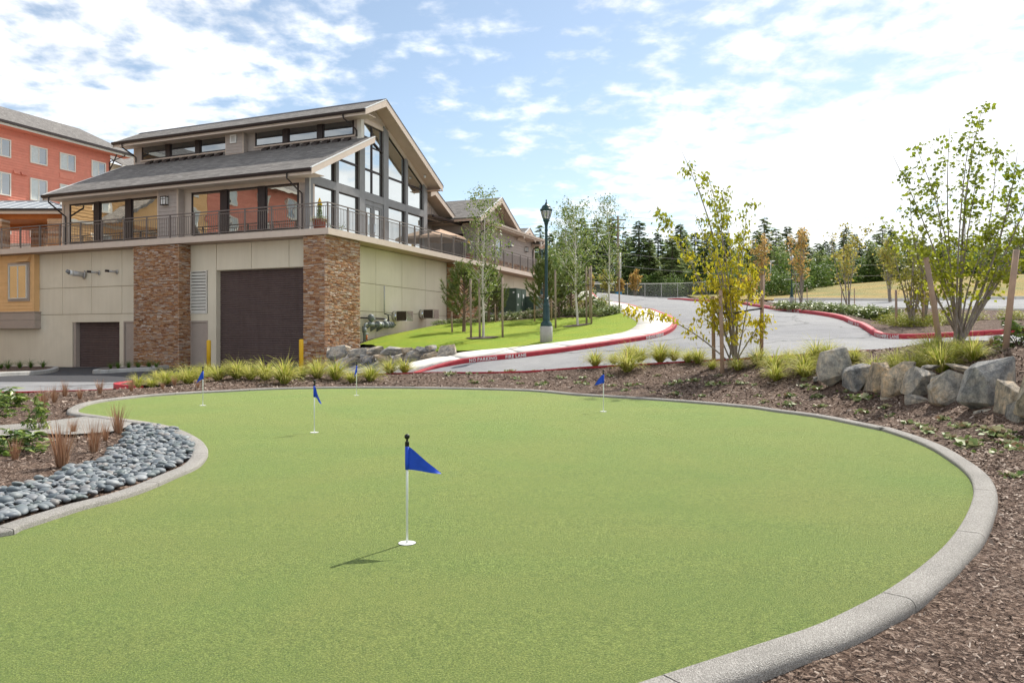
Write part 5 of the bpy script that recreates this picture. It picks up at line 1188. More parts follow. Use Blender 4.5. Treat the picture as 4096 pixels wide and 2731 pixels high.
# ------------------------------------------------------------------ terrace things
mottled('terracotta', (0.26, 0.075, 0.05), (0.32, 0.10, 0.065), 6, 0.7, 0.3, 30, 0.006)
mottled('canvas_tan', (0.50, 0.34, 0.24), (0.58, 0.41, 0.29), 8, 0.9)
island('topiary_leaf', [(0.10, 0.19, 0.02), (0.18, 0.28, 0.03), (0.07, 0.14, 0.02)], 0.6, trans=.3)
island('yellow_bloom', [(0.75, 0.50, 0.01), (0.80, 0.60, 0.03)], 0.6, trans=.3)
island('variegated_leaf', [(0.16, 0.24, 0.06), (0.42, 0.45, 0.22), (0.58, 0.56, 0.36), (0.10, 0.18, 0.04)], 0.6, trans=.25)
def leaf_cloud(name, mat, parent, pts, size, seed=0, droop=0.0, ratio=.55):
    """many small leaf faces at given points, folded along the midrib"""
    g = np.random.default_rng(seed); P = np.asarray(pts, float); n = len(P)
    th = g.uniform(0, 2 * np.pi, n); el = g.uniform(-.9, .5, n) - droop
    d = np.c_[np.cos(th) * np.cos(el), np.sin(th) * np.cos(el), np.sin(el)]
    u = np.cross(d, np.c_[g.normal(size=(n, 2)), np.ones(n)]); u /= np.linalg.norm(u, axis=1, keepdims=True) + 1e-9
    nn = np.cross(u, d); L_ = size * g.uniform(.6, 1.25, (n, 1)); W_ = L_ * ratio * .5
    v0 = P; v1 = P + d * L_ * .45 + u * W_ + nn * W_ * .35; v2 = P + d * L_; v3 = P + d * L_ * .45 - u * W_ + nn * W_ * .35
    V = np.stack([v0, v1, v2, v3], 1).reshape(-1, 3); b = np.arange(n)[:, None] * 4
    F = np.concatenate([b + [[0, 1, 2]], b + [[0, 2, 3]]], 1).reshape(-1, 3)
    return link(name, np_mesh(name, V, F, mat), parent)
def planter(label, a, b, S=1.0):
    x, y = W2(a, b); t = thing('planter', label, 'planter', (x, y, DZ - .01)); t.scale = (S, S, S)
    MB().lathe([(.20, 0), (.24, .03), (.27, .36), (.27, .38), (.30, .39), (.30, .45), (.26, .45), (.24, .40)], n=20).build('pot', MATS['terracotta'], t, True)
    g = np.random.default_rng(5); n = 900
    q = g.uniform(0, 1, n); z = .45 + .62 * q; r_ = .12 * np.sqrt(g.uniform(0, 1, n)) * (1 - .4 * q); th = g.uniform(0, 6.28, n)
    leaf_cloud('topiary', MATS['topiary_leaf'], t, np.c_[r_ * np.cos(th), r_ * np.sin(th), z], .05, 1, -1.2)
    n = 320; q = g.uniform(0, 1, n); z = 1.02 + .28 * q; r_ = .11 * np.sqrt(g.uniform(0, 1, n)) * (1 - q) + .01; th = g.uniform(0, 6.28, n)
    leaf_cloud('bloom', MATS['yellow_bloom'], t, np.c_[r_ * np.cos(th), r_ * np.sin(th), z], .05, 2, -1.2)
    n = 420; th = g.uniform(0, 6.28, n); r_ = .2 + .18 * g.uniform(0, 1, n) ** .7; z = .47 + .06 * g.normal(size=n) - np.maximum(0, r_ - .28) * 1.8 * g.uniform(0, 1, n)
    leaf_cloud('trailing_leaves', MATS['variegated_leaf'], t, np.c_[r_ * np.cos(th), r_ * np.sin(th), z], .055, 3, .3)
planter('terracotta pot with yellow-tipped topiary and trailing ivy at the terrace corner', .78, .48); planter('terracotta pot with yellow flowers on the terrace behind the first birch', .55, 14.3, .95)
x, y = W2(1.75, 13.1); um = thing('patio_umbrella', 'open tan patio umbrella on the terrace beside the recessed wall', 'umbrella', (x, y, DZ - .01))
MB().tube([(0, 0, 0), (0, 0, 1.75)], .022, 8).build('pole', MATS['weathered_wood'], um); MB().lathe([(.25, 0), (.25, .05), (.05, .1)], n=14).build('foot', MATS['bronze_dark'], um)
cv = MB(); n_ = 8; ring = [(1.45 * math.cos(2 * math.pi * k / n_), 1.45 * math.sin(2 * math.pi * k / n_), 1.28) for k in range(n_)]
cv.add(ring + [(0, 0, 1.78)] + [(p[0], p[1], 1.14) for p in ring], [(k, (k + 1) % n_, n_) for k in range(n_)] + [(k, n_ + 1 + k, n_ + 1 + (k + 1) % n_, (k + 1) % n_) for k in range(n_)]); cv.build('canopy', MATS['canvas_tan'], um)
for k in range(n_): MB().tube([(0, 0, 1.70), (ring[k][0] * .98, ring[k][1] * .98, 1.25)], .012, 4).build('rib', MATS['weathered_wood'], um)

# ------------------------------------------------------------------ practice flags
mottled('flag_blue', (0.008, 0.055, 0.46), (0.012, 0.075, 0.54), 14, 0.55)
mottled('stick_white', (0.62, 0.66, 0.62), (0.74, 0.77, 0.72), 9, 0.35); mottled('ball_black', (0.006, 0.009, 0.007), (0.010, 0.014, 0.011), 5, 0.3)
def flag(label, px, py, yaw, length, sag, curl=0.0):
    x, y = on_green(px, py); t = thing('practice_flag', label, 'flag', (x, y, zg(y)), 0, 'flagsticks on the putting green')
    HT = .69
    MB().lathe([(.0075, -.02), (.0075, HT - .05)], n=8).build('pole', MATS['stick_white'], t, True)
    MB().lathe([(.054, -.05), (.054, .004), (.050, .005), (.048, .003), (.008, .0025)], n=28).build('cup', MATS['white_plastic'], t)
    MB().lathe([(.058, -.04), (.058, .0018), (.004, .0018)], (0, .003, 0), n=28).build('cup_shade', MATS['ball_black'], t)  # dark disc set slightly back, painting the shade at the far side of the hole
    MB().lathe([(.0135, HT - .078), (.0135, HT - .050), (.007, HT - .047), (.007, HT - .034)], n=12).build('collar', MATS['ball_black'], t)
    MB().lathe([(.002, HT - .036)] + [(.0175 * math.sin(k * math.pi / 9), HT - .0175 - .0175 * math.cos(k * math.pi / 9)) for k in range(1, 9)] + [(.002, HT)], n=18).build('ball', MATS['ball_black'], t, True)
    zt, zb = HT - .080, HT - .080 - .145
    MB().lathe([(.0125, zb), (.0130, zb + .05), (.0130, zt)], n=12).build('sleeve', MATS['flag_blue'], t, True)
    # pennant: hangs and drifts with the breeze
    nu, nv = 12, 8; vs = []
    dx, dy = math.cos(yaw), math.sin(yaw)
    for i in range(nu + 1):
        u = i / nu
        for j in range(nv + 1):
            v = j / nv
            top = zt - (sag + .145) * u ** 1.15; bot = zb - sag * u ** 1.3
            if top < bot: top = bot
            z = bot + (top - bot) * v; s_ = .011 + length * u
            off = .016 * math.sin(u * 5.5 + v * 1.5 + px) * u + curl * u * u
            vs.append((dx * s_ - dy * off, dy * s_ + dx * off, z))
    fs = [(i * (nv + 1) + j, (i + 1) * (nv + 1) + j, (i + 1) * (nv + 1) + j + 1, i * (nv + 1) + j + 1) for i in range(nu) for j in range(nv)]
    MB().add(vs, fs).build('pennant', MATS['flag_blue'], t, True)
D_ = 1.7415
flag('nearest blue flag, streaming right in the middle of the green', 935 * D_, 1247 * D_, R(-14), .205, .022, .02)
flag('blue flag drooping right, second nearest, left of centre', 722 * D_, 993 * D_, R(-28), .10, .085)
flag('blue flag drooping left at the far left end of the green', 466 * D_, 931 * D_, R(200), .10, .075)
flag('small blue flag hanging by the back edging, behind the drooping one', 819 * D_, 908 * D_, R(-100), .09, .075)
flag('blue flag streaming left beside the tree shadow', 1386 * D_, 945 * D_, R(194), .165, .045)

# ------------------------------------------------------------------ lettering stencilled on the red kerbs
def lettering(text, line, nrm, px0, root, size=.105, label=None, squeeze=1.0):
    pxs = CX + FOC * line[:, 0] / line[:, 1]
    s_ = np.r_[0, np.cumsum(np.linalg.norm(np.diff(line, axis=0), axis=1))]
    i0 = int(np.argmin(np.abs(pxs - px0[0]) + 1e3 * (np.abs(line[:, 1] - px0[1]) > 4))); s0 = s_[i0]
    # find the exact arc position of the first letter
    j = max(min(i0, len(line) - 2), 1)
    for k in (j - 1, j):
        if min(pxs[k], pxs[k + 1]) <= px0[0] <= max(pxs[k], pxs[k + 1]): s0 = s_[k] + (px0[0] - pxs[k]) / (pxs[k + 1] - pxs[k]) * (s_[k + 1] - s_[k])
    cu = bpy.data.curves.new('lettering', 'FONT'); cu.body = text; cu.size = size * 1.38; cu.offset = .004; cu.space_character = 1.15
    to = bpy.data.objects.new('lettering_src', cu); scene.collection.objects.link(to); bpy.context.view_layer.update()
    src = to.to_mesh(); V = np.array([v.co[:] for v in src.vertices]); F = [tuple(p.vertices) for p in src.polygons]; to.to_mesh_clear()
    bpy.data.objects.remove(to); bpy.data.curves.remove(cu)
    out = []
    for x, yy, _ in V:
        q = s0 + x * squeeze; X = np.interp(q, s_, line[:, 0]); Y = np.interp(q, s_, line[:, 1]); nx = np.interp(q, s_, nrm[:, 0]); ny = np.interp(q, s_, nrm[:, 1])
        z = h(X, Y) + .018 + yy; o_ = .0225 - (yy / .12) * .005 if yy < .1 else .016
        out.append((X + nx * o_, Y + ny * o_, z))
    me = bpy.data.meshes.new('lettering'); me.from_pydata(out, [], F); me.materials.append(MATS['white_paint']); me.update()
    o = link('lettering', me, root)
    if label: o['label'] = label
KLo = KL + KLn * .006; KRo = KR + KRn * .006
for txt, px, Y in (('NO', 1876, 23.4), ('PARKING', 1909, 23.4), ('FIRE', 2021, 23.5), ('LANE', 2061, 23.6), ('NO', 2583, 26), ('PARKING', 2595, 26.3), ('FIRE', 2624, 26.6), ('LANE', 2634, 26.8)): lettering(txt, KLo, KLn, (px, Y), kerb_lawn, squeeze=.92)
for txt, px, Y in (('NO', 3149, 36), ('PARKING', 3155, 36), ('FIRE', 3177, 35), ('LANE', 3188, 35), ('NO', 3395, 27.8), ('PARKING', 3401, 27.5), ('FIRE', 3421, 26.8), ('LANE', 3430, 26.5), ('NO PARKING', 3500, 23.4), ('FIRE LANE', 3531, 22.8)): lettering(txt, KRo, KRn, (px, Y), kerb_right, squeeze=.8 if px < 3490 else .62)
# ------------------------------------------------------------------ boulders
def m_rock(name, cols):
    mt, nt, p = _nt(name); oi = nt.nodes.new('ShaderNodeObjectInfo'); v0 = _coord(nt, 'Object')
    ad = nt.nodes.new('ShaderNodeVectorMath'); ad.operation = 'MULTIPLY_ADD'; nt.links.new(oi.outputs['Random'], ad.inputs[0]); ad.inputs[1].default_value = (31, 17, 9); nt.links.new(v0, ad.inputs[2]); v = ad.outputs[0]
    a = _noise(nt, 1.7, 7, 0.7, v, 0.5); b = _noise(nt, 6, 8, 0.75, v); f = _noise(nt, 30, 6, 0.8, v)
    c = _ramp(nt, a.outputs[0], [(0.32, cols[0]), (0.46, cols[1]), (0.56, cols[2]), (0.7, cols[3])]).outputs[0]
    c = _mix(nt, 0.8, c, _ramp(nt, b.outputs[0], [(0.35, (0.45, 0.45, 0.46)), (0.5, (1, 1, 1)), (0.62, (1.5, 1.48, 1.42))]).outputs[0], 'MULTIPLY')
    c = _mix(nt, 0.6, c, _ramp(nt, f.outputs[0], [(0.3, (0.7, 0.7, 0.7)), (0.7, (1.3, 1.3, 1.3))]).outputs[0], 'MULTIPLY')
    c = _mix(nt, 1.0, c, _ramp(nt, oi.outputs['Random'], [(0, (.82, .84, .88)), (.5, (1, .98, .95)), (1, (1.22, 1.06, .86))]).outputs[0], 'MULTIPLY')
    nt.links.new(c, p.inputs['Base Color']); p.inputs['Roughness'].default_value = 0.9; p.inputs['Specular IOR Level'].default_value = 0.2
    hh = _mix(nt, 0.4, b.outputs[0], f.outputs[0]); _bump(nt, p, hh, 1.0, 0.10)
m_rock('granite', [(0.17, 0.175, 0.18), (0.38, 0.37, 0.35), (0.56, 0.51, 0.44), (0.64, 0.50, 0.34)])
def boulder_mesh(seed):
    r_ = random.Random(seed); bm = bmesh.new()
    for cx_ in (-1, 1):
        for cy_ in (-1, 1):
            for cz_ in (-1, 1):
                if r_.random() < .12: continue
                bm.verts.new(Vector((cx_ * r_.uniform(.42, 1), cy_ * r_.uniform(.5, 1), cz_ * r_.uniform(.42, 1))))
    for ax in range(3):
        for sg in (-1, 1):
            v = [r_.uniform(-.5, .5) for _ in range(3)]; v[ax] = sg * r_.uniform(.92, 1.08); bm.verts.new(Vector(v))
    res = bmesh.ops.convex_hull(bm, input=bm.verts)
    bmesh.ops.delete(bm, geom=[g for g in res['geom_interior'] if isinstance(g, bmesh.types.BMVert)], context='VERTS')
    bmesh.ops.bevel(bm, geom=list(bm.edges), offset=.03, segments=1, affect='EDGES', profile=.6)
    bmesh.ops.triangulate(bm, faces=bm.faces)
    bmesh.ops.subdivide_edges(bm, edges=list(bm.edges), cuts=1, use_grid_fill=True)
    for v in bm.verts: v.co *= 1 + .05 * (math.sin(v.co.x * 9 + seed) * math.cos(v.co.y * 8 + seed * 2) + .7 * math.sin(v.co.z * 11 + v.co.x * 5)) * r_.uniform(.3, 1)
    co = np.array([v.co[:] for v in bm.verts]); lo, hi = co.min(0), co.max(0)
    for v in bm.verts:
        for k in range(3): v.co[k] = (v.co[k] - lo[k]) / (hi[k] - lo[k]) - .5
    me = bpy.data.meshes.new('boulder'); bm.to_mesh(me); bm.free(); me.materials.append(MATS['granite']); return me
BOULD = [boulder_mesh(k) for k in range(9)]
def rock_wall(name, label, rows, Yf, ox, oy, deep):
    x0 = ox + (rows[0][0] + rows[0][1]) / 2 / 2.351; Y0 = Yf(x0); root = thing(name, label, 'rock wall', ((x0 - CX) / FOC * Y0, Y0, 0))
    for i, (xa, xb, ya, yb, back) in enumerate(rows):
        px = ox + (xa + xb) / 2 / 2.351; Y = Yf(px) + back
        w_ = (xb - xa) / 2.351 * Y / FOC * 1.06; hh = (yb - ya) / 2.351 * Y / FOC * 1.06; zc = EYE - (oy + (ya + yb) / 2 / 2.351 - HY) * Y / FOC
        o = link('boulder', BOULD[(i * 4 + 1) % 9], root)
        dp = max(deep, .75 * w_)
        o.location = ((px - CX) / FOC * Y - root.location.x, Y + dp * .32 - root.location.y, zc); o.scale = (w_, dp, hh)
        o.rotation_euler = (random.uniform(-.12, .12), random.uniform(-.10, .10), random.choice((0, math.pi / 2, math.pi)) * 1.0 + random.uniform(-.15, .15)) if w_ < .1 else (random.uniform(-.2, .2), random.uniform(-.22, .22), random.choice((0, math.pi)) + random.uniform(-.3, .3))
rock_wall('boulder_wall', 'grey and tan boulder retaining wall beside the right end of the green', [(435, 745, 580, 925, 0), (712, 965, 722, 980, 0), (940, 1115, 703, 1015, 0), (1083, 1345, 712, 1045, 0), (1282, 1545, 752, 1050, 0), (1515, 1875, 788, 1180, 0), (1830, 2335, 686, 1255, 0), (2210, 2420, 890, 1280, 0), (1055, 1310, 1020, 1125, -.12), (1305, 1560, 1015, 1200, -.12), (1965, 2360, 1150, 1400, -.12), (2300, 2480, 1070, 1420, -.1), (1735, 1895, 728, 800, .35), (1480, 1560, 730, 775, .3), (2440, 2800, 800, 1300, 0), (410, 470, 840, 890, -.1)], lambda x: 14.3 - (x - 3326) * .0067, 3096, 1150, .45)
rock_wall('boulder_wall', 'low grey boulder wall holding up the lawn beside the corner column', [(955, 1010, 195, 262, 0), (1115, 1285, 185, 265, 0), (1270, 1405, 160, 258, 0), (1368, 1412, 166, 202, -.1), (1395, 1575, 150, 252, 0), (1565, 1695, 160, 235, 0), (1680, 1845, 122, 232, 0), (1830, 2005, 140, 228, 0), (950, 1060, 100, 215, .25), (978, 1155, 78, 205, .15), (1085, 1170, 76, 130, .5), (1145, 1350, 104, 194, .3), (1325, 1485, 82, 172, .3), (1460, 1685, 86, 172, .3), (1655, 1780, 94, 155, .3), (1770, 1915, 87, 155, .3), (1890, 1995, 66, 152, .3), (1985, 2170, 76, 212, .1)], lambda x: 30.0 - (x - 1306) * .0117, 900, 1350, .5)

# ------------------------------------------------------------------ dark river pebbles
per_object('river_pebble', [(0.075, 0.095, 0.11), (0.13, 0.152, 0.165), (0.18, 0.20, 0.21), (0.12, 0.147, 0.145), (0.28, 0.295, 0.30), (0.155, 0.175, 0.195), (0.23, 0.215, 0.20)], 0.55, 0.35, 0.15, 60, 0.004, 18, 0.2)
island('river_pebble_mass', [(0.075, 0.095, 0.11), (0.13, 0.152, 0.165), (0.18, 0.20, 0.21), (0.12, 0.147, 0.145), (0.28, 0.295, 0.30), (0.155, 0.175, 0.195), (0.23, 0.215, 0.20)], 0.55, 0.35)
PB = [(0, 950), (200, 908), (400, 862), (560, 812), (670, 735), (760, 700), (900, 688), (1030, 652), (1120, 590), (1160, 520), (1260, 470), (1290, 390), (1330, 310), (1440, 275), (1560, 268), (1800, 322), (1950, 402), (2008, 480), (2010, 540), (1980, 588), (1850, 655), (1700, 730), (1450, 825), (1100, 935), (700, 1055), (470, 1125), (200, 1195), (0, 1258), (-250, 1330), (-250, 1010)]
pbw = np.array([on_green((x + (14 if 15 <= i < 28 else 0)) / 2.613, 1600 + (y + (16 if 19 <= i < 29 else 0)) / 2.613) for i, (x, y) in enumerate(PB)])
pebble_root = sheet('pebble_bed', pbw, .15, lambda XY: GS * (XY[:, 1] - 4.73) - .02, MATS['bark_mulch']); tag(pebble_root, 'bed of smooth blue-grey river pebbles inside the curved edging', None, None, 'structure')
def pebbles():
    meshes = []
    for k in range(4):
        bm = bmesh.new(); bmesh.ops.create_icosphere(bm, subdivisions=2, radius=.5); r_ = random.Random(k)
        for v in bm.verts: v.co *= 1 + .10 * math.sin(v.co.x * 5 + k) * math.cos(v.co.y * 4 - k) + .04 * r_.uniform(-1, 1) * 0
        me = bpy.data.meshes.new('pebble'); bm.to_mesh(me); bm.free(); me.materials.append(MATS['river_pebble']); me.polygons.foreach_set('use_smooth', [True] * len(me.polygons)); meshes.append(me)
    lo, hi = pbw.min(0), pbw.max(0); g = np.random.default_rng(11); items = []
    for layer, (n, rmin) in enumerate(((3600, .048), (1000, .10))):
        pts = []
        for q in g.uniform(lo, hi, (n * 6, 2)):
            if len(pts) >= n: break
            if pts and np.min(np.sum((np.array(pts) - q) ** 2, 1)) < rmin ** 2: continue
            pts.append(q)
        pts = np.array(pts); pts = pts[inside(pbw, pts)]
        if layer == 1: pts = pts[g.uniform(size=len(pts)) < .55]
        for q in pts:
            L_ = g.uniform(.045, .12); items.append((q[0], q[1], zg(q[1]) + .012 + layer * .026 + g.uniform(0, .014), L_, L_ * g.uniform(.66, .9), L_ * g.uniform(.36, .58), g.uniform(0, 6.28), g.uniform(-.35, .35), g.uniform(-.35, .35)))
    items.sort(key=lambda t: -t[3] / t[1] - (0.004 if t[2] - zg(t[1]) > .03 else 0))
    mass = MB(); base_v = [v.co.copy() for v in meshes[0].vertices]; base_f = [tuple(p.vertices) for p in meshes[0].polygons]
    for i, (x, y, z, a, b, c, rz, rx, ry) in enumerate(items):
        M = Matrix.Translation((x, y, z)) @ Matrix.Rotation(rz, 4, 'Z') @ Matrix.Rotation(rx, 4, 'X') @ Matrix.Rotation(ry, 4, 'Y') @ Matrix.Diagonal((a, b, c, 1))
        if i < 300:
            o = link('pebble', meshes[i % 4], pebble_root); o.matrix_local = M
        else: mass.add([tuple(M @ v) for v in base_v], base_f)
    o = mass.build('pebbles', MATS['river_pebble_mass'], pebble_root, True); o['kind'] = 'stuff'
pebbles()

# ------------------------------------------------------------------ bark chips on the mulch
island('bark_chip', [(0.07, 0.045, 0.034), (0.17, 0.114, 0.086), (0.25, 0.178, 0.136), (0.34, 0.257, 0.205), (0.125, 0.081, 0.06), (0.50, 0.415, 0.345), (0.20, 0.136, 0.104)], 0.9, 0.15)
def chips():
    g = np.random.default_rng(21); out = []
    def region(n, lo, hi):
        return g.uniform(lo, hi, (n, 2))
    P = np.r_[region(60000, (0, 1.4), (6.5, 8.5)), region(12000, (3.0, 8), (8.5, 17)), region(7000, (-8, 17), (6, 20.5)), region(6000, (-7, 5), (-3.2, 11)), region(3500, (-11, 10.5), (-6, 18))]
    P = P[inside(bed_poly, P) & ~inside(GOUT + GN * .01, P) & ~inside(pbw, P)]
    n = len(P); z = bumpy(0.135)(P) + .006
    Y = np.maximum(P[:, 1], 2); L_ = g.uniform(.010, .034, n) * np.clip(Y / 5, .7, 2.4); W_ = L_ * g.uniform(.18, .5, n)
    a = g.uniform(0, 6.28, n); t1 = g.normal(0, .35, n); t2 = g.normal(0, .35, n)
    d = np.c_[np.cos(a), np.sin(a), t1] * L_[:, None] / 2; u = np.c_[-np.sin(a), np.cos(a), t2] * W_[:, None] / 2
    c = np.c_[P, z + g.uniform(0, .010, n)]
    V = np.stack([c - d - u, c + d - u * .7, c + d + u, c - d + u * .8], 1).reshape(-1, 3)
    F = np.arange(n * 4).reshape(-1, 4)
    o = link('bark_chips', np_mesh('bark_chips', V, F, MATS['bark_chip'])); tag(o, 'loose bark chips strewn over the mulch beds', None, None, 'stuff')
chips()

# ------------------------------------------------------------------ grasses
island('sedge_blade', [(0.17, 0.24, 0.02), (0.36, 0.41, 0.05), (0.54, 0.52, 0.11), (0.70, 0.64, 0.24), (0.26, 0.32, 0.04), (0.56, 0.44, 0.18)], 0.55, 0.25, trans=.45)
island('straw', [(0.34, 0.18, 0.10), (0.46, 0.27, 0.16), (0.26, 0.13, 0.075), (0.52, 0.36, 0.24)], 0.8, 0.2, trans=.15)
island('deep_blade', [(0.06, 0.13, 0.02), (0.10, 0.19, 0.03), (0.15, 0.22, 0.04)], 0.55, 0.25, trans=.3)
def tuft_mesh(name, mat, n, seed, spread, curve, width, hvar=(.55, 1.0), stalks=0, basr=.06):
    """blades of unit height arching outwards"""
    g = np.random.default_rng(seed); V = []; F = []
    for i in range(n + stalks):
        st = i >= n
        a = g.uniform(0, 2 * np.pi); r0 = basr * math.sqrt(g.uniform()); L_ = g.uniform(*hvar) * (1.25 if st else 1); lean = (g.uniform(.05, 1) ** .8) * spread * (.35 if st else 1); cv = curve * g.uniform(.5, 1.3) * (.15 if st else 1)
        w_ = width * g.uniform(.6, 1.2) * (.35 if st else 1); b = a + g.normal(0, .35); seg = 4
        p = np.array([r0 * np.cos(a), r0 * np.sin(a), 0.0]); el = math.pi / 2 - lean; o = len(V); tx = -math.sin(b); ty = math.cos(b)
        for k in range(seg + 1):
            ww = w_ * (1 - (k / seg) ** 1.7) + .0006; tw = g.normal(0, .004)
            V.append((p[0] + tx * ww, p[1] + ty * ww, p[2])); V.append((p[0] - tx * ww, p[1] - ty * ww, p[2] + tw))
            d = L_ / seg; p = p + np.array([math.cos(el) * math.cos(b) * d, math.cos(el) * math.sin(b) * d, math.sin(el) * d]); el -= cv * (k + 1) / seg
            p[2] = max(p[2], .01)
        for k in range(seg): F.append((o + 2 * k, o + 2 * k + 1, o + 2 * k + 3, o + 2 * k + 2))
    return np_mesh(name, V, F, MATS[mat])
SEDGE = [tuft_mesh('blades', 'sedge_blade', 300, 40 + k, .95, .80, .017, (.6, 1.15), stalks=(0, 4, 0, 7)[k], basr=.10) for k in range(4)]
STRAW = [tuft_mesh('stems', 'straw', 120, 60 + k, .42, .12, .010, (.5, 1.05), basr=.10) for k in range(3)]
GREENT = [tuft_mesh('blades', 'deep_blade', 120, 80 + k, .8, .6, .014, (.6, 1.1), stalks=3) for k in range(2)]
def place_tufts(name, meshes, cat, group, spots, labelf, part='blades', zl_=.13, yw=1.0):
    spots = sorted(spots, key=lambda s: s[0])
    for i, (px, py, hp, Y) in enumerate(spots):
        if Y is None: x, y, z = ground_at(px, py, .135)
        else: x, y, z = surv(px, py, Y); z = h(x, y) + .135
        hh = max(.12, hp * y / FOC)
        t = thing(name, labelf(i, px, py), cat, (x, y, z - .015), random.uniform(0, 6.28), group); s_ = hh * (1.28 if part == 'blades' else 1.4) * random.uniform(.85, 1.12); t.scale = (s_ * yw * .86, s_ * yw * .86, s_)
        link(part, meshes[i % len(meshes)], t)
z2 = lambda L, ox, oy, s=2.351: [(ox + x / s, oy + y / s, hh / s, None) for x, y, hh in L]
sedL = z2([(115, 385, 170), (240, 395, 160), (380, 400, 190), (560, 430, 240), (720, 375, 115), (870, 380, 180), (1040, 395, 220), (1190, 420, 140), (1370, 410, 180), (1550, 340, 150), (1690, 330, 160)], 900, 1350) + z2([(1300, 345, 125), (1430, 345, 130), (1560, 320, 150), (1650, 305, 140), (1770, 315, 170), (1860, 275, 150), (2050, 285, 165), (2230, 270, 175), (1480, 290, 110), (1950, 250, 130)], 0, 1400)
sedR = z2([(190, 740, 150), (365, 715, 115), (490, 790, 210), (610, 700, 160), (520, 670, 160), (800, 700, 190), (930, 685, 150), (1060, 705, 150), (1160, 712, 165), (1290, 765, 110), (1530, 775, 140), (1720, 732, 175), (1870, 795, 205), (2010, 705, 155), (2150, 780, 205)], 2300, 1150)
sedU = [(3096 + x / 2.351, 1150 + y / 2.351, hh / 2.351, Y) for x, y, hh, Y in ((20, 775, 160, 15.6), (290, 762, 195, 15.3), (400, 640, 210, 16.2), (520, 610, 190, 16.0), (650, 615, 170, 15.4), (760, 600, 130, 15.2), (950, 722, 215, 13.8), (1150, 705, 205, 13.6), (1300, 715, 230, 13.1), (1430, 690, 220, 13.3), (1570, 735, 285, 12.5), (1720, 690, 230, 12.9), (1870, 695, 275, 12.2), (1480, 640, 200, 13.8))]
place_tufts('sedge_clump', SEDGE, 'grass', 'yellow-green sedge clumps behind the green', sedL, lambda i, x, y: ORD[i] + ' yellow-green sedge clump from the left, in the row below the clubhouse')
place_tufts('sedge_clump', SEDGE, 'grass', 'yellow-green sedge clumps on the mulch bank', sedR, lambda i, x, y: ORD[i] + ' yellow-green sedge clump from the left, on the bank before the staked yellow tree')
place_tufts('sedge_clump', SEDGE, 'grass', 'bright sedge clumps above the boulders', sedU, lambda i, x, y: ORD[i] + ' bright green sedge clump from the left, along the top of the boulder wall')
straw = z2([(1110, 790, 215), (940, 412, 105), (750, 462, 95), (610, 437, 120), (510, 492, 135), (400, 565, 210), (1235, 388, 110), (580, 1095, 400), (140, 1035, 200), (880, 965, 255), (990, 850, 160), (690, 795, 120), (1530, 372, 75), (1860, 355, 75), (1640, 335, 85)], 0, 1400)
straw += [(3096 + 2095 / 2.351, 1150 + 555 / 2.351, 100 / 2.351, 13.2), (3096 + 2045 / 2.351, 1150 + 545 / 2.351, 90 / 2.351, 13.4)]
place_tufts('straw_tuft', STRAW, 'grass', 'cut-back straw tufts', straw, lambda i, x, y: ORD[i] + ' cut-back brown straw tuft from the left, standing in the mulch' if x < 3000 else ('left' if x < 3980 else 'right') + ' small straw tuft beside the staked tree on the upper bed', 'stems', yw=.95)
gl_ = [(x / 2.351, 1400 + y / 2.351, hh / 2.351, Y) for x, y, hh, Y in ((10, 205, 85, 30.5), (75, 200, 100, 30.5), (185, 190, 85, 31), (290, 185, 75, 31.5), (405, 175, 80, 32), (1040, 190, 60, 30.5), (1110, 188, 80, 30.5), (1210, 188, 75, 30.5), (1300, 186, 85, 30.2), (1400, 184, 75, 30.2), (1470, 184, 70, 30))]
place_tufts('daylily_clump', GREENT, 'plant', 'green daylily clumps by the garages', gl_, lambda i, x, y: (ORD[i] + ' green daylily clump from the left, against the cream wall') if x < 300 else (ORD[i - 5] + ' green daylily clump from the left, at the foot of the stone column'))

# ------------------------------------------------------------------ rosettes and shrubs
island('rosette_leaf', [(0.09, 0.17, 0.035), (0.16, 0.24, 0.06), (0.30, 0.34, 0.14), (0.45, 0.45, 0.28), (0.20, 0.07, 0.035)], 0.55, 0.35, trans=.2)
island('shrub_leaf', [(0.045, 0.095, 0.018), (0.09, 0.16, 0.025), (0.16, 0.24, 0.035), (0.32, 0.38, 0.09), (0.07, 0.125, 0.025)], 0.4, 0.5, trans=.25)
island('laurel_leaf', [(0.06, 0.115, 0.02), (0.12, 0.19, 0.035), (0.21, 0.28, 0.06), (0.32, 0.37, 0.11), (0.46, 0.47, 0.22)], 0.42, 0.5, trans=.2)
island('gold_leaf', [(0.22, 0.28, 0.03), (0.36, 0.38, 0.05), (0.48, 0.44, 0.07), (0.14, 0.20, 0.03)], 0.55, 0.3, trans=.3)
island('bush_leaf', [(0.07, 0.13, 0.03), (0.12, 0.19, 0.04), (0.19, 0.26, 0.06)], 0.55, 0.3, trans=.35)
mottled('twig_brown', (0.09, 0.06, 0.04), (0.15, 0.11, 0.08), 12, 0.9)
def leaf_mesh(name, mat, P, size, seed, droop, ratio, out=None):
    o = leaf_cloud(name, MATS[mat], None, P, size, seed, droop, ratio); me = o.data; bpy.data.objects.remove(o); return me
def dome(n, seed, flat=.75, hollow=.35):
    g = np.random.default_rng(seed); d = g.normal(size=(n, 3)); d[:, 2] = np.abs(d[:, 2]); d /= np.linalg.norm(d, axis=1, keepdims=True)
    r_ = (hollow + (1 - hollow) * g.uniform(size=n) ** .5) * (1 + .22 * np.sin(d[:, 0] * 7 + seed) * np.cos(d[:, 1] * 6) + .12 * np.sin(d[:, 2] * 11 + d[:, 0] * 5))
    return d * r_[:, None] * [.5, .5, flat]
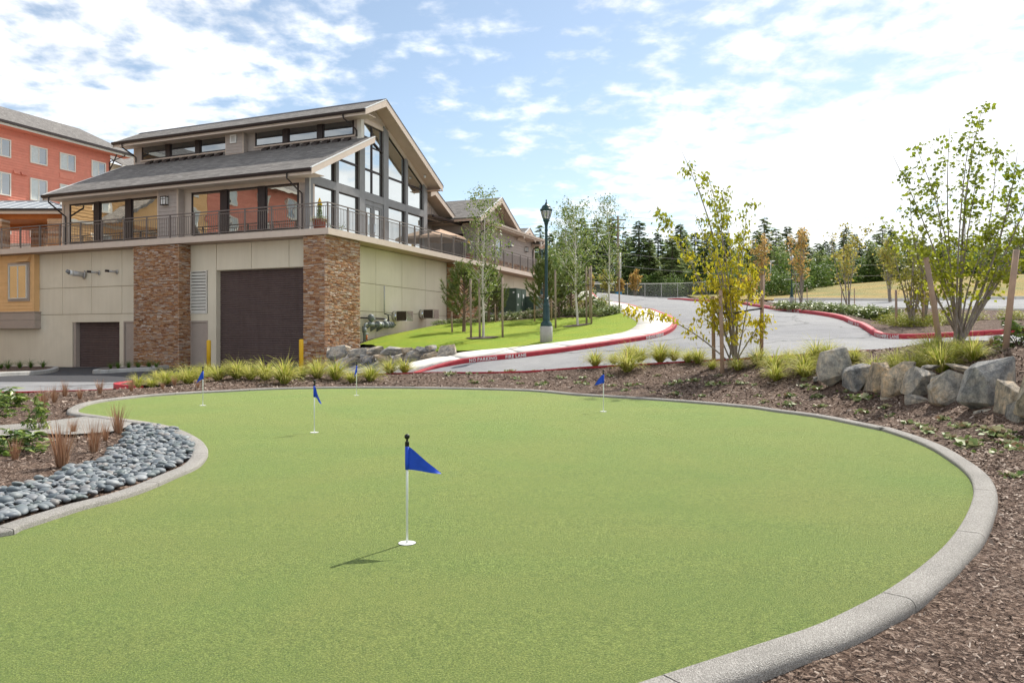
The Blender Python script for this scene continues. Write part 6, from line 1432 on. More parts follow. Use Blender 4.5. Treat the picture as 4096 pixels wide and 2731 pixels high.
def whorls(n, seed, size, flat=.8, per=7):
    """leaf points gathered at shoot tips"""
    tips = dome(n, seed, flat, .7); g = np.random.default_rng(seed + 1); return np.repeat(tips, per, 0) + g.normal(0, size * .08, (n * per, 3))
ROS = [leaf_mesh('leaves', 'rosette_leaf', np.random.default_rng(k).normal(0, .22, (34, 3)) * [1, 1, .12] + [0, 0, .10], .34, k, -.1, .75) for k in range(3)]
ros_px = [(a, b) for a, b, *_ in z2([(235, 820, 0), (420, 810, 0), (620, 800, 0), (800, 790, 0), (1035, 785, 0), (1240, 775, 0), (860, 860, 0), (890, 905, 0), (620, 880, 0), (1090, 915, 0), (460, 895, 0), (1280, 850, 0), (1460, 900, 0), (1530, 915, 0), (1750, 830, 0), (1760, 925, 0), (1490, 850, 0), (1870, 970, 0), (1940, 920, 0), (2030, 915, 0), (2190, 830, 0), (2140, 990, 0), (2290, 920, 0), (2340, 1010, 0)], 1700, 1150)]
ros_px += [(a, b) for a, b, *_ in z2([(885, 915, 0), (980, 895, 0), (930, 1000, 0), (1110, 880, 0), (1190, 1020, 0), (1360, 830, 0), (1420, 905, 0), (1460, 1020, 0), (1560, 900, 0), (1690, 915, 0), (1730, 1020, 0), (1790, 1080, 0), (1900, 835, 0), (2020, 1020, 0), (2020, 1100, 0), (2180, 870, 0), (2160, 930, 0), (2290, 1030, 0), (2310, 1120, 0), (2270, 960, 0), (1620, 830, 0), (1300, 910, 0)], 2300, 1150)]
ros_px += [(a, b) for a, b, *_ in z2([(310, 870, 0), (410, 950, 0), (150, 1020, 0), (150, 1105, 0), (420, 1030, 0), (440, 1120, 0), (680, 980, 0), (770, 1040, 0), (870, 1045, 0), (840, 1180, 0), (1070, 1130, 0), (1090, 1210, 0), (1270, 1280, 0), (1480, 1360, 0), (1600, 1240, 0), (1390, 1300, 0), (1690, 1420, 0), (1770, 1310, 0), (1870, 1500, 0), (2000, 1340, 0), (2080, 1400, 0), (2230, 1420, 0), (2200, 1470, 0), (2300, 1490, 0)], 3096, 1150)]
ros_px += [(3975, 1815), (4045, 1905), (4090, 1800), (3890, 1770), (4010, 1740)]
for i, (px, py) in enumerate(ros_px):
    x, y, z = ground_at(px, py, .135); s_ = random.uniform(.13, .25) * (1.35 if py > 1700 or i % 9 == 0 else 1) * (1 + y * .012)
    t = thing('groundcover_rosette', 'low pale green groundcover rosette with reddish runners on the bark mulch', 'plant', (x, y, z - .01), random.uniform(0, 6.28), 'groundcover rosettes dotted over the mulch'); t.scale = (s_, s_, s_)
    link('leaves', ROS[i % 3], t)
mottled('runner_red', (0.22, 0.05, 0.04), (0.30, 0.09, 0.06), 20, 0.7)
def shrub(name, label, cat, loc, w_, hh, mesh, group=None, stems=True, rz=None):
    t = thing(name, label, cat, loc, random.uniform(0, 6.28) if rz is None else rz, group); t.scale = (w_, w_, hh)
    link('foliage', mesh, t)
    if stems:
        m = MB()
        for k in range(6): a = k * 1.05; m.tube([(.03 * math.cos(a), .03 * math.sin(a), -.05), (.18 * math.cos(a), .18 * math.sin(a), .35), (.3 * math.cos(a + .3), .3 * math.sin(a + .3), .62)], [.022, .014, .006], 5)
        o = m.build('stems', MATS['twig_brown'], t); o['kind'] = 'stuff'
    return t
RH = [leaf_mesh('foliage', 'shrub_leaf', whorls(46, k, .3, 1.0, 9) , .235, k, .15, .42) for k in (3, 4)]
x, y = on_green(75, 1800); z = h(x, y) + .12; shrub('leafy_shrub', 'large leafy rhododendron-like shrub beside the pebble bed', 'shrub', (x, y, z), .58, .27, RH[0])
x, y = on_green(150, 1722); shrub('leafy_shrub', 'upright leafy shrub with pale new shoots behind the larger shrub', 'shrub', (x, y, h(x, y) + .12), .30, .40, RH[1])
x, y = on_green(10, 1622); shrub('leafy_shrub', 'glossy leafy shrub with brown seedheads at the road edge', 'shrub', (x, y, h(x, y) + .12), .70, .34, RH[0])
x, y = on_green(-20, 1660); shrub('leafy_shrub', 'half-hidden dark leafy shrub left of the straw tufts', 'shrub', (x, y, h(x, y) + .12), .5, .28, RH[1])
LAU = [leaf_mesh('foliage', 'laurel_leaf', dome(620, 20 + k, .95, .5), .15, k, .1, .45) for k in range(3)]
GLD = [leaf_mesh('foliage', 'gold_leaf', dome(700, 30 + k, .95, .3), .10, k, -.3, .4) for k in range(2)]
BSH = [leaf_mesh('foliage', 'bush_leaf', dome(1500, 50 + k, .95, .45), .085, k, 0, .55) for k in range(3)]
hl = smooth_line([surv(1752, 1299, 36.9)[:2], surv(1955, 1284, 38.8)[:2], surv(2168, 1266, 40.3)[:2], surv(2330, 1258, 38.9)[:2], surv(2462, 1249, 36.3)[:2]], .62)
for i, p in enumerate(hl):
    s_ = random.uniform(.62, .85); q = (p[0] + random.uniform(-.1, .1), p[1] + .35 + random.uniform(-.15, .25))
    hgt = random.uniform(.42, .56) * (.6 if i < 5 else 1)
    shrub('laurel_shrub', ORD[i] + ' low white-flecked laurel from the wall in the hedge above the lawn', 'shrub', (q[0], q[1], h(*q) + .15), s_, hgt, LAU[i % 3], 'low laurel hedge above the lawn', False)
for i, (px, py, Y, w_, hh, kd) in enumerate(((2290, 1240, 42, 1.1, .9, 0), (2340, 1232, 42, 1.2, 1.2, 0), (2372, 1228, 42, 1.0, 1.0, 1), (2400, 1234, 40, .8, .75, 1), (2418, 1226, 42, .8, .9, 0), (2452, 1240, 37.5, .6, .4, 1))):
    x, y, z = surv(px, py, Y); shrub('golden_shrub', ORD[i] + ' yellow-green bushy shrub from the lamp post, behind the laurel hedge', 'shrub', (x, y, h(x, y) + .14), w_, hh, (GLD[i % 2], LAU[i % 3])[kd], 'yellow-green shrubs behind the hedge')
rs = z2([(450, 215, 0), (520, 200, 0), (600, 215, 0), (670, 225, 0), (740, 235, 0), (800, 245, 0), (860, 262, 0), (920, 250, 0), (960, 240, 0), (1020, 215, 0), (1080, 200, 0), (560, 190, 0), (900, 165, 0), (1140, 205, 0), (130, 160, 0), (60, 155, 0), (220, 160, 0), (340, 170, 0)], 3096, 1150)
for i, (px, py, _, _) in enumerate(sorted(rs)):
    Y = 37 - (px - 3120) * .022 if px < 3500 else 28.5
    x, y, z = surv(px, py, Y); shrub('laurel_shrub', ORD[i] + ' low glossy laurel from the left, in the bed along the far red kerb', 'shrub', (x, y, h(x, y) + .13), random.uniform(.7, 1.0), random.uniform(.38, .55), LAU[i % 3], 'laurels along the far kerb', False)
gs = z2([(1050, 330, 0), (1130, 345, 0), (1200, 375, 0), (1250, 330, 0), (1340, 375, 0), (1330, 310, 0), (1470, 360, 0), (1450, 300, 0), (1560, 300, 0), (1640, 340, 0), (1180, 275, 0), (1900, 290, 0), (2200, 300, 0), (2300, 320, 0), (1780, 330, 0)], 3096, 1150)
for i, (px, py, _, _) in enumerate(sorted(gs)):
    x, y, z = surv(px, py, 26.3 - (py - 1290) * .06); shrub('golden_shrub', ORD[i] + ' low golden-green shrub from the left, on the bed behind the far kerb bend', 'shrub', (x, y, h(x, y) + .13), random.uniform(.7, .95), random.uniform(.36, .5), GLD[i % 2], 'golden shrubs behind the kerb bend', False)
x, y, z = surv(4075, 1385, 12.6); shrub('laurel_shrub', 'dark glossy shrub at the right edge beside the leaning stake', 'shrub', (x, y, h(x, y) + .13), .62, .40, RH[1])

# ------------------------------------------------------------------ trees
def m_bark(name, c1, c2, c3=None, sc=18):
    mt, nt, p = _nt(name); v = _coord(nt, 'Object'); mp = nt.nodes.new('ShaderNodeMapping'); mp.inputs['Scale'].default_value = (1, 1, .35) if not c3 else (1, 1, 2.2); nt.links.new(v, mp.inputs[0])
    n = _noise(nt, sc, 5, .7, mp.outputs[0]); c = _ramp(nt, n.outputs[0], [(.35, c1), (.65, c2)] if not c3 else [(.30, c3), (.38, c1), (.7, c2)]).outputs[0]
    nt.links.new(c, p.inputs['Base Color']); p.inputs['Roughness'].default_value = .85; _bump(nt, p, n.outputs[0], .5, .01)
m_bark('birch_bark', (.52, .47, .41), (.68, .64, .58), (.12, .10, .08)); m_bark('grey_bark', (.20, .165, .135), (.33, .28, .235)); m_bark('pine_bark', (.12, .075, .05), (.21, .14, .10)); m_bark('conifer_bark', (.07, .05, .04), (.13, .10, .08))
def m_crown(name, lo, hi, zlo, zhi, rough=.5, trans=.4, spec=.35):
    """leaves whose colour turns with height on the tree (autumn below, green above)"""
    mt, nt, p = _nt(name); g = nt.nodes.new('ShaderNodeNewGeometry'); sp = nt.nodes.new('ShaderNodeSeparateXYZ'); nt.links.new(_coord(nt, 'Object'), sp.inputs[0])
    mr = nt.nodes.new('ShaderNodeMapRange'); nt.links.new(sp.outputs[2], mr.inputs[0]); mr.inputs[1].default_value = zlo; mr.inputs[2].default_value = zhi
    a = nt.nodes.new('ShaderNodeMath'); a.operation = 'MULTIPLY_ADD'; nt.links.new(g.outputs['Random Per Island'], a.inputs[0]); a.inputs[1].default_value = .7; nt.links.new(mr.outputs[0], a.inputs[2])
    b = nt.nodes.new('ShaderNodeMath'); b.operation = 'SUBTRACT'; b.use_clamp = True; nt.links.new(a.outputs[0], b.inputs[0]); b.inputs[1].default_value = .35
    k = len(lo) - 1; r1 = _ramp(nt, g.outputs['Random Per Island'], [(i / k, c) for i, c in enumerate(lo)]).outputs[0]; k = len(hi) - 1; r2 = _ramp(nt, g.outputs['Random Per Island'], [(i / k, c) for i, c in enumerate(hi)]).outputs[0]
    c = _mix(nt, b.outputs[0], r1, r2); nt.links.new(c, p.inputs['Base Color']); p.inputs['Roughness'].default_value = rough; p.inputs['Specular IOR Level'].default_value = spec
    tr = nt.nodes.new('ShaderNodeBsdfTranslucent'); nt.links.new(c, tr.inputs[0]); ms = nt.nodes.new('ShaderNodeMixShader'); ms.inputs[0].default_value = trans
    nt.links.new(p.outputs[0], ms.inputs[1]); nt.links.new(tr.outputs[0], ms.inputs[2]); nt.links.new(ms.outputs[0], nt.nodes['Material Output'].inputs[0])
m_crown('dogwood_leaf', [(.50, .41, .02), (.62, .50, .03), (.42, .42, .03), (.55, .40, .03)], [(.17, .23, .02), (.26, .30, .025), (.38, .38, .03)], 1.6, 3.6, trans=.5)
m_crown('katsura_leaf', [(.34, .38, .03), (.48, .46, .04), (.25, .31, .03)], [(.14, .205, .02), (.21, .275, .025), (.29, .33, .03)], .8, 2.6, trans=.5)
m_crown('small_tree_leaf', [(.34, .28, .04), (.26, .26, .04)], [(.16, .19, .03), (.26, .25, .04)], .6, 2.2)
island('birch_leaf', [(.07, .13, .02), (.12, .19, .03), (.18, .25, .04), (.26, .31, .07), (.36, .38, .14)], .45, .5, trans=.35)
island('orange_leaf', [(.50, .30, .08), (.60, .40, .14), (.42, .26, .07), (.40, .36, .09)], .6, .3, trans=.45)
island('olive_leaf', [(.36, .32, .06), (.46, .38, .09), (.26, .28, .05)], .6, .3, trans=.45)
island('alder_leaf', [(.13, .20, .06), (.19, .26, .08), (.26, .31, .11), (.34, .34, .15)], .55, .3, trans=.4)
island('pine_needle', [(.07, .12, .022), (.12, .175, .035), (.19, .22, .055), (.27, .26, .08)], .5, .4, trans=.15)
island('fir_needle', [(.14, .21, .075), (.20, .28, .10), (.26, .33, .13)], .6, .3, trans=.5)
island('fir_needle_pale', [(.22, .29, .11), (.29, .35, .14), (.35, .39, .17)], .6, .3, trans=.5)
def branch_pts(p0, p1, bend, g, n=6):
    p0, p1 = np.array(p0, float), np.array(p1, float); L_ = np.linalg.norm(p1 - p0); o = g.normal(0, 1, 3) * L_ * bend; t = np.linspace(0, 1, n)[:, None]
    return p0 + (p1 - p0) * t + np.sin(t * np.pi) * o + np.array([0, 0, L_ * .06]) * np.sin(t * np.pi)
def limb(mb, pts, r0, r1, n=6): mb.tube(pts, list(np.linspace(r0, r1, len(pts))), n, cap=False)
def fan_tree(seed, tips, trunks, sub, leaves_per, size, r0, spread, droop, leafmat, bark, label, name, loc, cat='tree', ratio=.62, cluster=.10, low=.22, group=None):
    """several stems from the ground ending at given tips, with side twigs carrying clusters of leaves"""
    g = np.random.default_rng(seed); t = thing(name, label, cat, loc, 0, group); mb = MB(); LP = []
    for i, tip in enumerate(tips):
        base_ = g.normal(0, .05, 3) * [1, 1, 0]; P = branch_pts(base_ if i % trunks else (0, 0, -.1), tip, .035, g, 9); Ls = np.linalg.norm(np.array(tip))
        limb(mb, P, r0 * (1.0 if i % trunks == 0 else .62), r0 * .10, 7)
        for k in range(sub):
            u = g.uniform(low, .97); q = P[0] + 0; idx = u * (len(P) - 1); j = int(idx); q = P[j] + (P[min(j + 1, len(P) - 1)] - P[j]) * (idx - j)
            a = g.uniform(0, 6.28); ln = spread * (1.12 - u * .75) * g.uniform(.35, 1.1); dirv = np.array([math.cos(a), math.sin(a), g.uniform(.1, .9)]); dirv /= np.linalg.norm(dirv)
            e = q + dirv * ln; B = branch_pts(q, e, .07, g, 5); limb(mb, B, r0 * .16 * (1.1 - u * .6), r0 * .04, 4)
            for m_ in range(leaves_per):
                s_ = g.uniform(.35, 1.0); LP.append(q + (e - q) * s_ + g.normal(0, cluster, 3) * [1, 1, .7])
        for m_ in range(leaves_per * 2): s_ = g.uniform(.80, 1.0); LP.append(P[int(s_ * (len(P) - 1))] + g.normal(0, cluster, 3))
    mb.build('trunk', MATS[bark], t, True)
    LP = np.array(LP); LP = LP[LP[:, 2] > .25]
    leaf_cloud('crown', MATS[leafmat], t, LP, size, seed, droop, ratio)
    return t
def rel(px, py, Y, base, dy): x, y, z = surv(px, py, Y + dy); return (x - base[0], y - base[1], z - base[2])
def stake(label, p0, p1, r_, mat='stake_wood', cat='stake', group='tree stakes'):
    m = MB(); p0, p1 = Vector(p0), Vector(p1); m.tube([(0, 0, -.15), tuple((p1 - p0) * .5), tuple(p1 - p0)], [r_, r_ * .97, r_ * .94], 12)
    o = m.build('tree_stake', MATS[mat], None, True); o.location = p0; tag(o, label, cat, group); return o
def strap(label, pts, r_=.02):
    p0 = Vector(pts[0]); m = MB(); m.tube([tuple(Vector(p) - p0) for p in pts], r_, 6); o = m.build('tree_tie', MATS['black_rubber']); o.location = p0; tag(o, label, 'tree tie', 'rubber tree ties')
# the yellow tree on the bank
Y2 = 17.9; b2 = surv(2943, 1468, Y2); b2 = (b2[0], b2[1], h(b2[0], b2[1]) + .13)
tips2 = [rel(px, py, Y2, b2, dy) for px, py, dy in ((2725, 600, .3), (2830, 690, -.2), (2610, 810, .5), (2990, 810, .2), (2880, 780, -.5), (2960, 920, .6), (2740, 960, -.6), (3020, 1040, -.3), (2480, 1235, -.2), (3060, 1260, .3), (2780, 860, .1), (2890, 740, .4), (2800, 1020, .7), (2900, 1080, .3), (2840, 1180, -.4))]
fan_tree(101, tips2, 5, 12, 17, .118, .034, .52, .75, 'dogwood_leaf', 'grey_bark', 'young staked tree with drooping leaves, yellow below and green above', 'dogwood_tree', b2, cluster=.085, ratio=.5)
for lab, xa, ya, xb, yb, dy, yb_ in (('nearest wooden stake of the yellow tree, in front of its trunk', 2890, 1475, 2882, 1160, -.55, 0), ('left wooden stake behind the yellow tree trunk', 2856, 1435, 2851, 1185, .45, 0), ('right wooden stake of the yellow tree, among yellow leaves', 3045, 1395, 3050, 1100, .35, 0)):
    p0 = surv(xa, ya, Y2 + dy); p0 = (p0[0], p0[1], min(p0[2], h(p0[0], p0[1]) + .13)); stake(lab, p0, surv(xb, yb, Y2 + dy), .047)
strap('black rubber tie between the stakes of the yellow tree', [surv(2854, 1250, Y2 + .4), surv(2895, 1252, Y2 - .45), surv(2940, 1252, Y2 - .05), surv(3000, 1240, Y2 + .2), surv(3046, 1234, Y2 + .3)], .022)
# the green tree on the upper bed
Y1 = 14.6; b1 = surv(3838, 1372, Y1); b1 = (b1[0], b1[1], h(b1[0], b1[1]) + .13)
tips1 = [rel(px, py, Y1, b1, dy) for px, py, dy in ((3935, 410, .1), (3890, 470, -.4), (3800, 500, .4), (3660, 575, .2), (3570, 620, -.3), (3990, 560, .5), (4070, 610, -.1), (4150, 640, .4), (4230, 560, -.2), (3640, 770, -.5), (3740, 640, .6), (4060, 800, .6), (4180, 860, -.5), (3920, 620, -.6), (3850, 700, .7), (4130, 1040, .1), (3700, 1000, -.5), (3990, 900, -.6), (4280, 760, .3), (3520, 870, .2))]
fan_tree(102, tips1, 6, 13, 13, .090, .032, .58, .25, 'katsura_leaf', 'grey_bark', 'tall multi-stemmed green tree with round leaves between two leaning stakes', 'katsura_tree', b1, cluster=.08, ratio=.85)
for lab, xa, ya, xb, yb, Y in (('leaning wooden stake left of the multi-stemmed green tree', 3765, 1338, 3704, 1030, 14.0), ('thick wooden stake right of the multi-stemmed green tree', 4018, 1398, 4066, 1000, 12.4)):
    p0 = surv(xa, ya, Y); stake(lab, (p0[0], p0[1], min(p0[2], h(p0[0], p0[1]) + .13)), surv(xb, yb, Y), .050)
# smaller staked trees in the right bed
for k, (px, py, Y, top, lab) in enumerate(((3645, 1262, 25.5, 860, 'small olive-yellow tree left of the multi-stemmed green tree'), (3700, 1252, 27, 930, 'slim yellowing tree half hidden behind the leaning stake'))):
    b = surv(px, py, Y); b = (b[0], b[1], h(b[0], b[1]) + .13); hh = (py - top) * Y / FOC
    g = np.random.default_rng(k); tp = [(g.uniform(-.42, .42) * hh * .55, g.uniform(-.3, .3) * hh * .5, hh * g.uniform(.6, 1.0)) for _ in range(11)]
    fan_tree(110 + k, tp, 4, 8, 6, .13, .035, .55, .4, 'small_tree_leaf', 'grey_bark', lab, 'young_tree', b, cluster=.10, ratio=.7)
    for s_ in (-1, 1): stake(('left', 'right')[s_ > 0] + ' stake of the ' + ('olive-yellow' if k == 0 else 'slim yellowing') + ' small tree', (b[0] + s_ * .45, b[1] + .1, b[2]), (b[0] + s_ * .47, b[1] + .1, b[2] + 1.25), .04)
# birches
def birch(label, px, py, Y, top, seed, wid, lean=0.0):
    b = surv(px, py, Y); b = (b[0], b[1], h(b[0], b[1]) + .16); H_ = (py - top) * Y / FOC; g = np.random.default_rng(seed)
    t = thing('birch_tree', label, 'tree', b); mb = MB(); LP = []
    P = np.array([[lean * u * H_ + .03 * math.sin(u * 9 + seed), .02 * math.cos(u * 7), u * H_ * .97] for u in np.linspace(0, 1, 12)]); P[0, 2] = -.1
    mb.tube(P, list(np.linspace(.055, .006, 12) ** 1.0), 9, cap=False)
    for k in range(50):
        u = .22 + .75 * (k + g.uniform()) / 50; q = np.array([np.interp(u, np.linspace(0, 1, 12), P[:, c]) for c in range(3)]); prof = math.sin(min(1, (u - .12) / .86) * math.pi) ** .75
        ln = wid * (.35 + .75 * prof) * g.uniform(.55, 1.15); a = k * 2.4 + g.uniform(-.5, .5); d = np.array([math.cos(a), math.sin(a), g.uniform(.7, 1.5)]); d /= np.linalg.norm(d)
        e = q + d * ln; B = branch_pts(q, e, .06, g, 5); limb(mb, B, .013 * (1.2 - u), .002, 4)
        for m_ in range(int(15 + 36 * ln)):
            s_ = g.uniform(.3, 1.05) ; LP.append(q + (e - q) * s_ + g.normal(0, .10, 3) * [1, 1, .9] - [0, 0, .05])
    mb.build('trunk', MATS['birch_bark'], t, True); leaf_cloud('crown', MATS['birch_leaf'], t, LP, .085, seed, .35, .75); return b
BI = [('slender birch with white trunk in the lawn nearest the stone pillar', 1930, 1356, 29, 752, 1, 1.25, .012), ('white-barked birch on the lawn just right of the lamp post', 2309, 1305, 33, 800, 2, 1.45, -.03), ('white-barked birch farthest right on the lawn by the sidewalk', 2440, 1265, 37, 778, 3, 1.35, -.02), ('slim birch in the shrub bed behind the lamp post', 2262, 1255, 42, 830, 4, 1.3, .01)]
mottled('soil_ring', (.05, .035, .028), (.09, .065, .05), 20, .95, .6, 30, .03)
for k, bi in enumerate(BI):
    b = birch(*bi)
    if k == 3: continue
    nm = ('nearest birch', 'birch by the lamp post', 'farthest birch')[k]; sp_ = ((-.98, .04, .42), (-.75, .42, .58), (-.95, .62, .30))[k]
    off = ((-.45, .1), (-.10, -.1), (.78, .0)) if k == 0 else (((-.95, 0), (.42, .1), (.62, -.05)) if k == 1 else ((-1.0, .0), (.48, .1)))
    for j, (dx, dy) in enumerate(off):
        zb = h(b[0] + dx, b[1] + dy) + .15; q = ORD[j] + ' thin weathered stake from the left beside the ' + nm
        stake(q, (b[0] + dx, b[1] + dy, zb), (b[0] + dx - .02, b[1] + dy, zb + (2.35 if k < 1 else 2.6) * .98), .042, 'grey_stake')
    strap('black tie holding the ' + nm + ' to its stakes', [(b[0] + off[0][0], b[1] + off[0][1], b[2] + 1.75), (b[0] + .0, b[1] - .07, b[2] + 1.68), (b[0] + off[-1][0], b[1] + off[-1][1], b[2] + 1.8)], .018)
    ring = [(b[0] + .62 * math.cos(a) * (1 + .1 * math.sin(3 * a)), b[1] + .5 * math.sin(a)) for a in np.linspace(0, 6.28, 22)[:-1]]
    tag(sheet('mulch_ring', ring, .2, hz(.175), MATS['soil_ring']), 'dark mulch ring round the ' + nm, None, None, 'structure')
# young pines
def pine_mesh(seed, H_=1.0):
    g = np.random.default_rng(seed); mb = MB(); S = []; 
    mb.tube([(0, 0, -.06), (.01, 0, .4), (0, .01, .97)], [.030, .020, .006], 7, cap=False)
    def shoot(p, d, ln, n):
        for i in range(n):
            u = g.uniform(0, 1); S.append((p + d * ln * u, d))
    for k in range(36):
        u = .16 + .80 * (k / 36) ** .9; a = k * 2.4 + g.uniform(-.4, .4); ln = (.46 * (1 - u) ** .75 + .05) * g.uniform(.75, 1.2); el = .45 + .5 * u
        p = np.array([0, 0, u]); d = np.array([math.cos(a) * math.cos(el), math.sin(a) * math.cos(el), math.sin(el)]); e = p + d * ln; up = np.array([d[0] * .5, d[1] * .5, 1.0]); up /= np.linalg.norm(up)
        B = [p, p + (e - p) * .6 - [0, 0, .015], e]; mb.tube([tuple(q) for q in B], [.010, .007, .004], 4, cap=False)
        shoot(p + (e - p) * .45, (e - p) / ln, ln * .55, int(110 * ln / .3)); shoot(e, up, .09 + .06 * g.uniform(), 60)
        for s_ in (-1, 1):
            q = p + (e - p) * g.uniform(.45, .8); w_ = np.array([-d[1] * s_, d[0] * s_, .6]) + d * .8; w_ /= np.linalg.norm(w_); shoot(q, w_, .12, 50)
    shoot(np.array([0, 0, .9]), np.array([0, 0, 1.0]), .14, 60)
    P = np.array([s[0] for s in S]); D = np.array([s[1] for s in S]); n = len(P); nd = D * .9 + g.normal(0, .55, (n, 3)); nd /= np.linalg.norm(nd, axis=1, keepdims=True); L_ = g.uniform(.04, .075, (n, 1)); w_ = np.cross(nd, g.normal(size=(n, 3))); w_ /= np.linalg.norm(w_, axis=1, keepdims=True)
    V = np.stack([P - w_ * .0042, P + w_ * .0042, P + nd * L_], 1).reshape(-1, 3)
    return mb.mesh('trunk', MATS['pine_bark'], True), np_mesh('needles', V, np.arange(n * 3).reshape(-1, 3), MATS['pine_needle'])
PINES = [pine_mesh(k) for k in range(3)]
for k, (lab, px, py, Y, top, w_) in enumerate((('nearest young pine on the lawn, left of the first birch', 1855, 1326, 33.5, 1088, 1.35), ('young pine behind the first birch, beside the green cabinet', 1955, 1290, 38, 1092, 1.25), ('small pale pine in front of the tall green cabinet', 1988, 1290, 39, 1165, 1.2), ('young pine directly behind the lamp post', 2178, 1278, 38, 1062, 1.35), ('bushy young pine between lamp post and second birch', 2283, 1262, 40.5, 1090, 1.55), ('low pine in front of the lower green cabinet', 2235, 1268, 40, 1180, 1.6))):
    x, y, z = surv(px, py, Y); z = h(x, y) + .15; H_ = (py - top) * Y / FOC * 1.05
    t = thing('pine_tree', lab, 'tree', (x, y, z), k * 1.3, 'young staked pines'); t.scale = (H_ * w_ * .8, H_ * w_ * .8, H_)
    link('trunk', PINES[k % 3][0], t); link('crown', PINES[k % 3][1], t)
    for s_, dx in ((0, -.5), (1, .35)):
        if k in (2, 5): continue
        stake(('left', 'right')[s_] + ' stake of the ' + ('pine left of the first birch', 'pine beside the green cabinet', '', 'pine behind the lamp post', 'bushy pine beyond the lamp post')[k], (x + dx, y - .15, h(x + dx, y - .15) + .13), (x + dx - .03, y - .15, h(x + dx, y) + (1.05 if k < 2 else 1.75)), .042)
# autumn trees along the lane and beyond
for k, (px, py, Y, top, wd, kind, lab) in enumerate(((2540, 1190, 80, 1062, .5, 'orange_leaf', 'small orange tree by the far fence, left of the lane end'), (2478, 1195, 78, 1105, .5, 'orange_leaf', 'low orange tree at the fence beside the blue box'), (2430, 1192, 76, 1060, .6, 'olive_leaf', 'yellowish tree behind the farthest birch'), (2362, 1195, 74, 1090, .4, 'orange_leaf', 'narrow rusty tree at the end of the sidewalk'), (3050, 1215, 52, 915, .55, 'orange_leaf', 'orange-brown tree behind the right stake of the yellow tree'), (3205, 1222, 44, 905, .62, 'orange_leaf', 'orange-brown maple right of the white lantern'), (3392, 1228, 40, 865, .66, 'olive_leaf', 'tall yellow-orange maple with two stakes before the car park'), (3010, 1205, 56, 1090, .8, 'orange_leaf', 'low golden tree behind the yellow tree'), (3560, 1215, 48, 950, .6, 'olive_leaf', 'olive maple behind the small tree on the right'))):
    b = surv(px, py, Y); b = (b[0], b[1], h(b[0], b[1]) + .12); hh = (py - top) * Y / FOC; g = np.random.default_rng(k + 70)
    tp = [(g.normal(0, .20) * hh * wd, g.normal(0, .20) * hh * wd, hh * g.uniform(.62, 1.0)) for _ in range(9)]
    fan_tree(140 + k, tp, 9, 9, 7, .15 * max(1, Y / 55), .04, .20 * hh * wd + .12, .2, kind, 'grey_bark', lab, 'maple_tree', b, cluster=.12, ratio=.85, low=.30, group='autumn maples along the lane')
    if k in (5, 6):
        for s_ in (-1, 1): stake(('left', 'right')[s_ > 0] + ' thin stake of the ' + ('maple right of the white lantern' if k == 5 else 'tall yellow-orange maple'), (b[0] + s_ * .22 * 1.6, b[1], b[2]), (b[0] + s_ * .21 * 1.6, b[1], b[2] + 1.0), .025)
# conifers of the wood behind
def fir_mesh(seed, pale=False, open_=0.0):
    g = np.random.default_rng(seed); mb = MB(); mb.tube([(0, 0, -.04), (0, 0, .5), (0, 0, .99)], [.014, .009, .001], 6, cap=False); V = []; n = 0
    for k in range(64):
        u = .08 + .9 * (k / 64) ** .85; r_ = (.165 * (1 - u) ** .72 + .008) * g.uniform(.65, 1.2); m_ = int(3 + 4 * (1 - u))
        for j in range(m_):
            if g.uniform() < open_: continue
            a = g.uniform(0, 6.28); d = np.array([math.cos(a), math.sin(a), .0]); sd = np.array([-d[1], d[0], 0]); L_ = r_ * g.uniform(.7, 1.15)
            for s_ in range(4):
                q = .2 + .8 * (s_ + g.uniform()) / 4; p = d * L_ * q + np.array([0, 0, u - .22 * L_ * q - .25 * L_ * q * q + g.normal(0, .003)]); wv = .42 * L_ * (1.15 - q) + .010
                for side in (-1, 1):
                    e = p + sd * side * wv + d * wv * .5 + np.array([0, 0, -.30 * wv + g.normal(0, .003)]); V += [p - d * .006, p + d * .012 + [0, 0, .004], e]
                V += [p, p + sd * .008, p + d * L_ * .2 + np.array([0, 0, -.012])]
    V = np.array(V); return mb.mesh('trunk', MATS['conifer_bark']), np_mesh('crown', V, np.arange(len(V)).reshape(-1, 3), MATS['fir_needle_pale' if pale else 'fir_needle'])
FIRS = [fir_mesh(1), fir_mesh(2, True), fir_mesh(3, False, .25), fir_mesh(4, True, .2), fir_mesh(5)]
fp = []
gf = np.random.default_rng(5)
for x0 in np.arange(2120, 4620, 43):
    for row in range(2):
        px = x0 + gf.uniform(-16, 16) + row * 20; Y = (96, 112)[row] + gf.uniform(-5, 6)
        top = 950 + gf.uniform(-62, 60) - (38 if 2300 < px < 2760 else 0) - (30 if 3050 < px < 3200 else 0) + row * 12 + (30 if px > 3650 else 0)
        fp.append((px, Y, top))
fp.sort()
for i, (px, Y, top) in enumerate(fp):
    x = (px - CX) / FOC * Y; g_ = hts([(min(x, 75), min(Y, 118))])[0] - .2; hh = EYE - (top - HY) * Y / FOC - g_
    t = thing('fir_tree', 'dark fir in the wood behind, ' + ORD[i % 69] + (' from the left' if i < 69 else ' from the left past the lantern'), 'tree', (x, Y, g_), gf.uniform(0, 6.28), 'firs of the wood behind the lane')
    s_ = hh * gf.uniform(1.7, 2.4); t.scale = (s_, s_, hh); k = int(gf.integers(0, 5)); link('trunk', FIRS[k][0], t); link('crown', FIRS[k][1], t)
UND = [leaf_mesh('foliage', 'bush_leaf', dome(1900, 90 + k, 1.0, .45), .075, k, 0, .6) for k in range(3)]
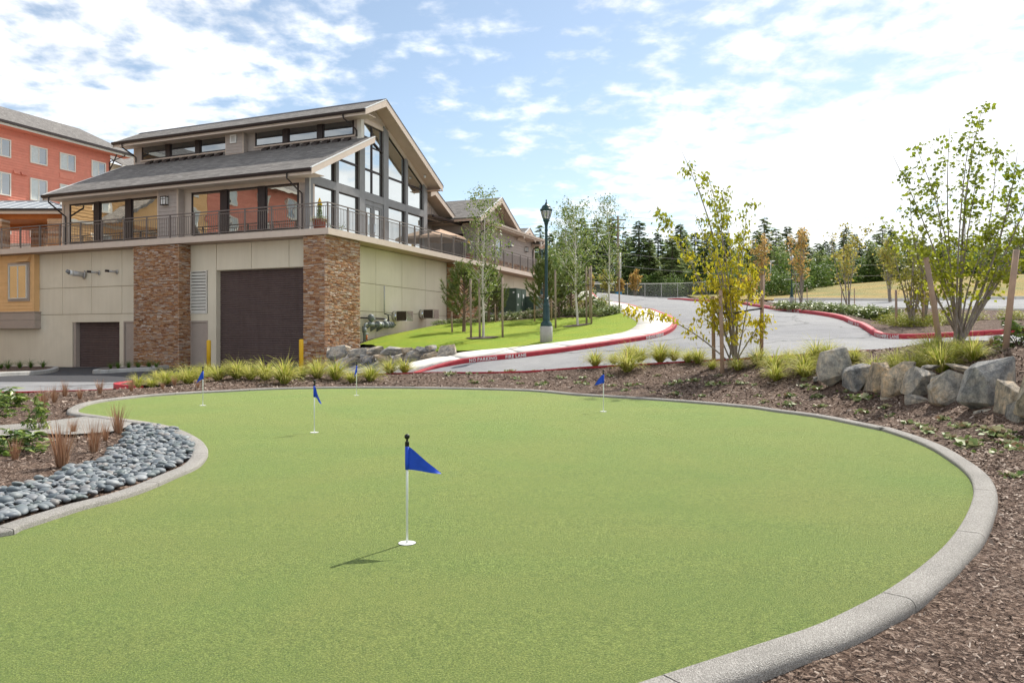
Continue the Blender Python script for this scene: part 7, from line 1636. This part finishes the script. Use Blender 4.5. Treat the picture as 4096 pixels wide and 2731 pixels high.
bpx = [(3110, 1172, 66, 3.6, 2.4), (3160, 1168, 70, 4.2, 3.6), (3240, 1158, 76, 4.6, 3.0), (3300, 1150, 80, 4.0, 2.6), (3350, 1146, 82, 4.4, 3.0), (2690, 1195, 88, 3.0, 2.6), (2760, 1192, 90, 3.6, 2.8), (2640, 1195, 90, 3.2, 2.0), (2900, 1188, 88, 5, 3.4), (2970, 1180, 84, 4.6, 3.0), (2590, 1196, 92, 5, 2.6), (2200, 1190, 80, 5, 4.8), (2240, 1188, 84, 5, 4.0), (2830, 1190, 94, 5, 3.4), (3430, 1140, 84, 5, 3.0), (3520, 1132, 86, 6, 3.4), (3620, 1122, 86, 6, 3.2), (3720, 1118, 86, 6, 3.6), (3830, 1112, 86, 6, 3.4), (3950, 1105, 86, 6, 3.6), (4070, 1098, 86, 6, 3.4), (3050, 1178, 80, 4.4, 3.4)]
for i, (px, py, Y, w_, hh) in enumerate(sorted(bpx)):
    x, y, z = surv(px, py, Y); z = hts([(x, y)])[0] + .05
    shrub('green_bush', ORD[i] + ' broad green bush from the left, at the foot of the firs', 'bush', (x, y, z), w_, hh, UND[i % 3], 'bushes at the edge of the wood', False)

# pale leafy trees standing among the firs
for i, (px, Y, top, wd) in enumerate(((2215, 84, 960, .5), (2290, 88, 1010, .5), (2560, 94, 1060, .6), (2620, 96, 1030, .5), (2740, 95, 1000, .55), (2860, 92, 1020, .6), (2960, 90, 1010, .5), (3110, 82, 960, .55), (3170, 80, 990, .6), (3290, 86, 1010, .5), (3330, 84, 985, .5), (3480, 84, 960, .55), (3540, 82, 985, .5), (3640, 82, 955, .6), (3760, 80, 975, .55), (3960, 80, 960, .6), (4080, 80, 930, .6))):
    x = (px - CX) / FOC * Y; g_ = hts([(min(x, 75), min(Y, 118))])[0] - .1; hh = EYE - (top - HY) * Y / FOC - g_; g = np.random.default_rng(i + 300)
    tp = [(g.normal(0, .16) * hh * wd, g.normal(0, .16) * hh * wd, hh * g.uniform(.6, 1.0)) for _ in range(7)]
    fan_tree(300 + i, tp, 7, 9, 11, .30, .05, .17 * hh * wd + .25, .1, 'alder_leaf', 'grey_bark', ORD[i] + ' pale green alder from the left, standing before the dark firs', 'alder_tree', (x, Y, g_), cluster=.30, ratio=.8, low=.25, group='alders at the edge of the wood')
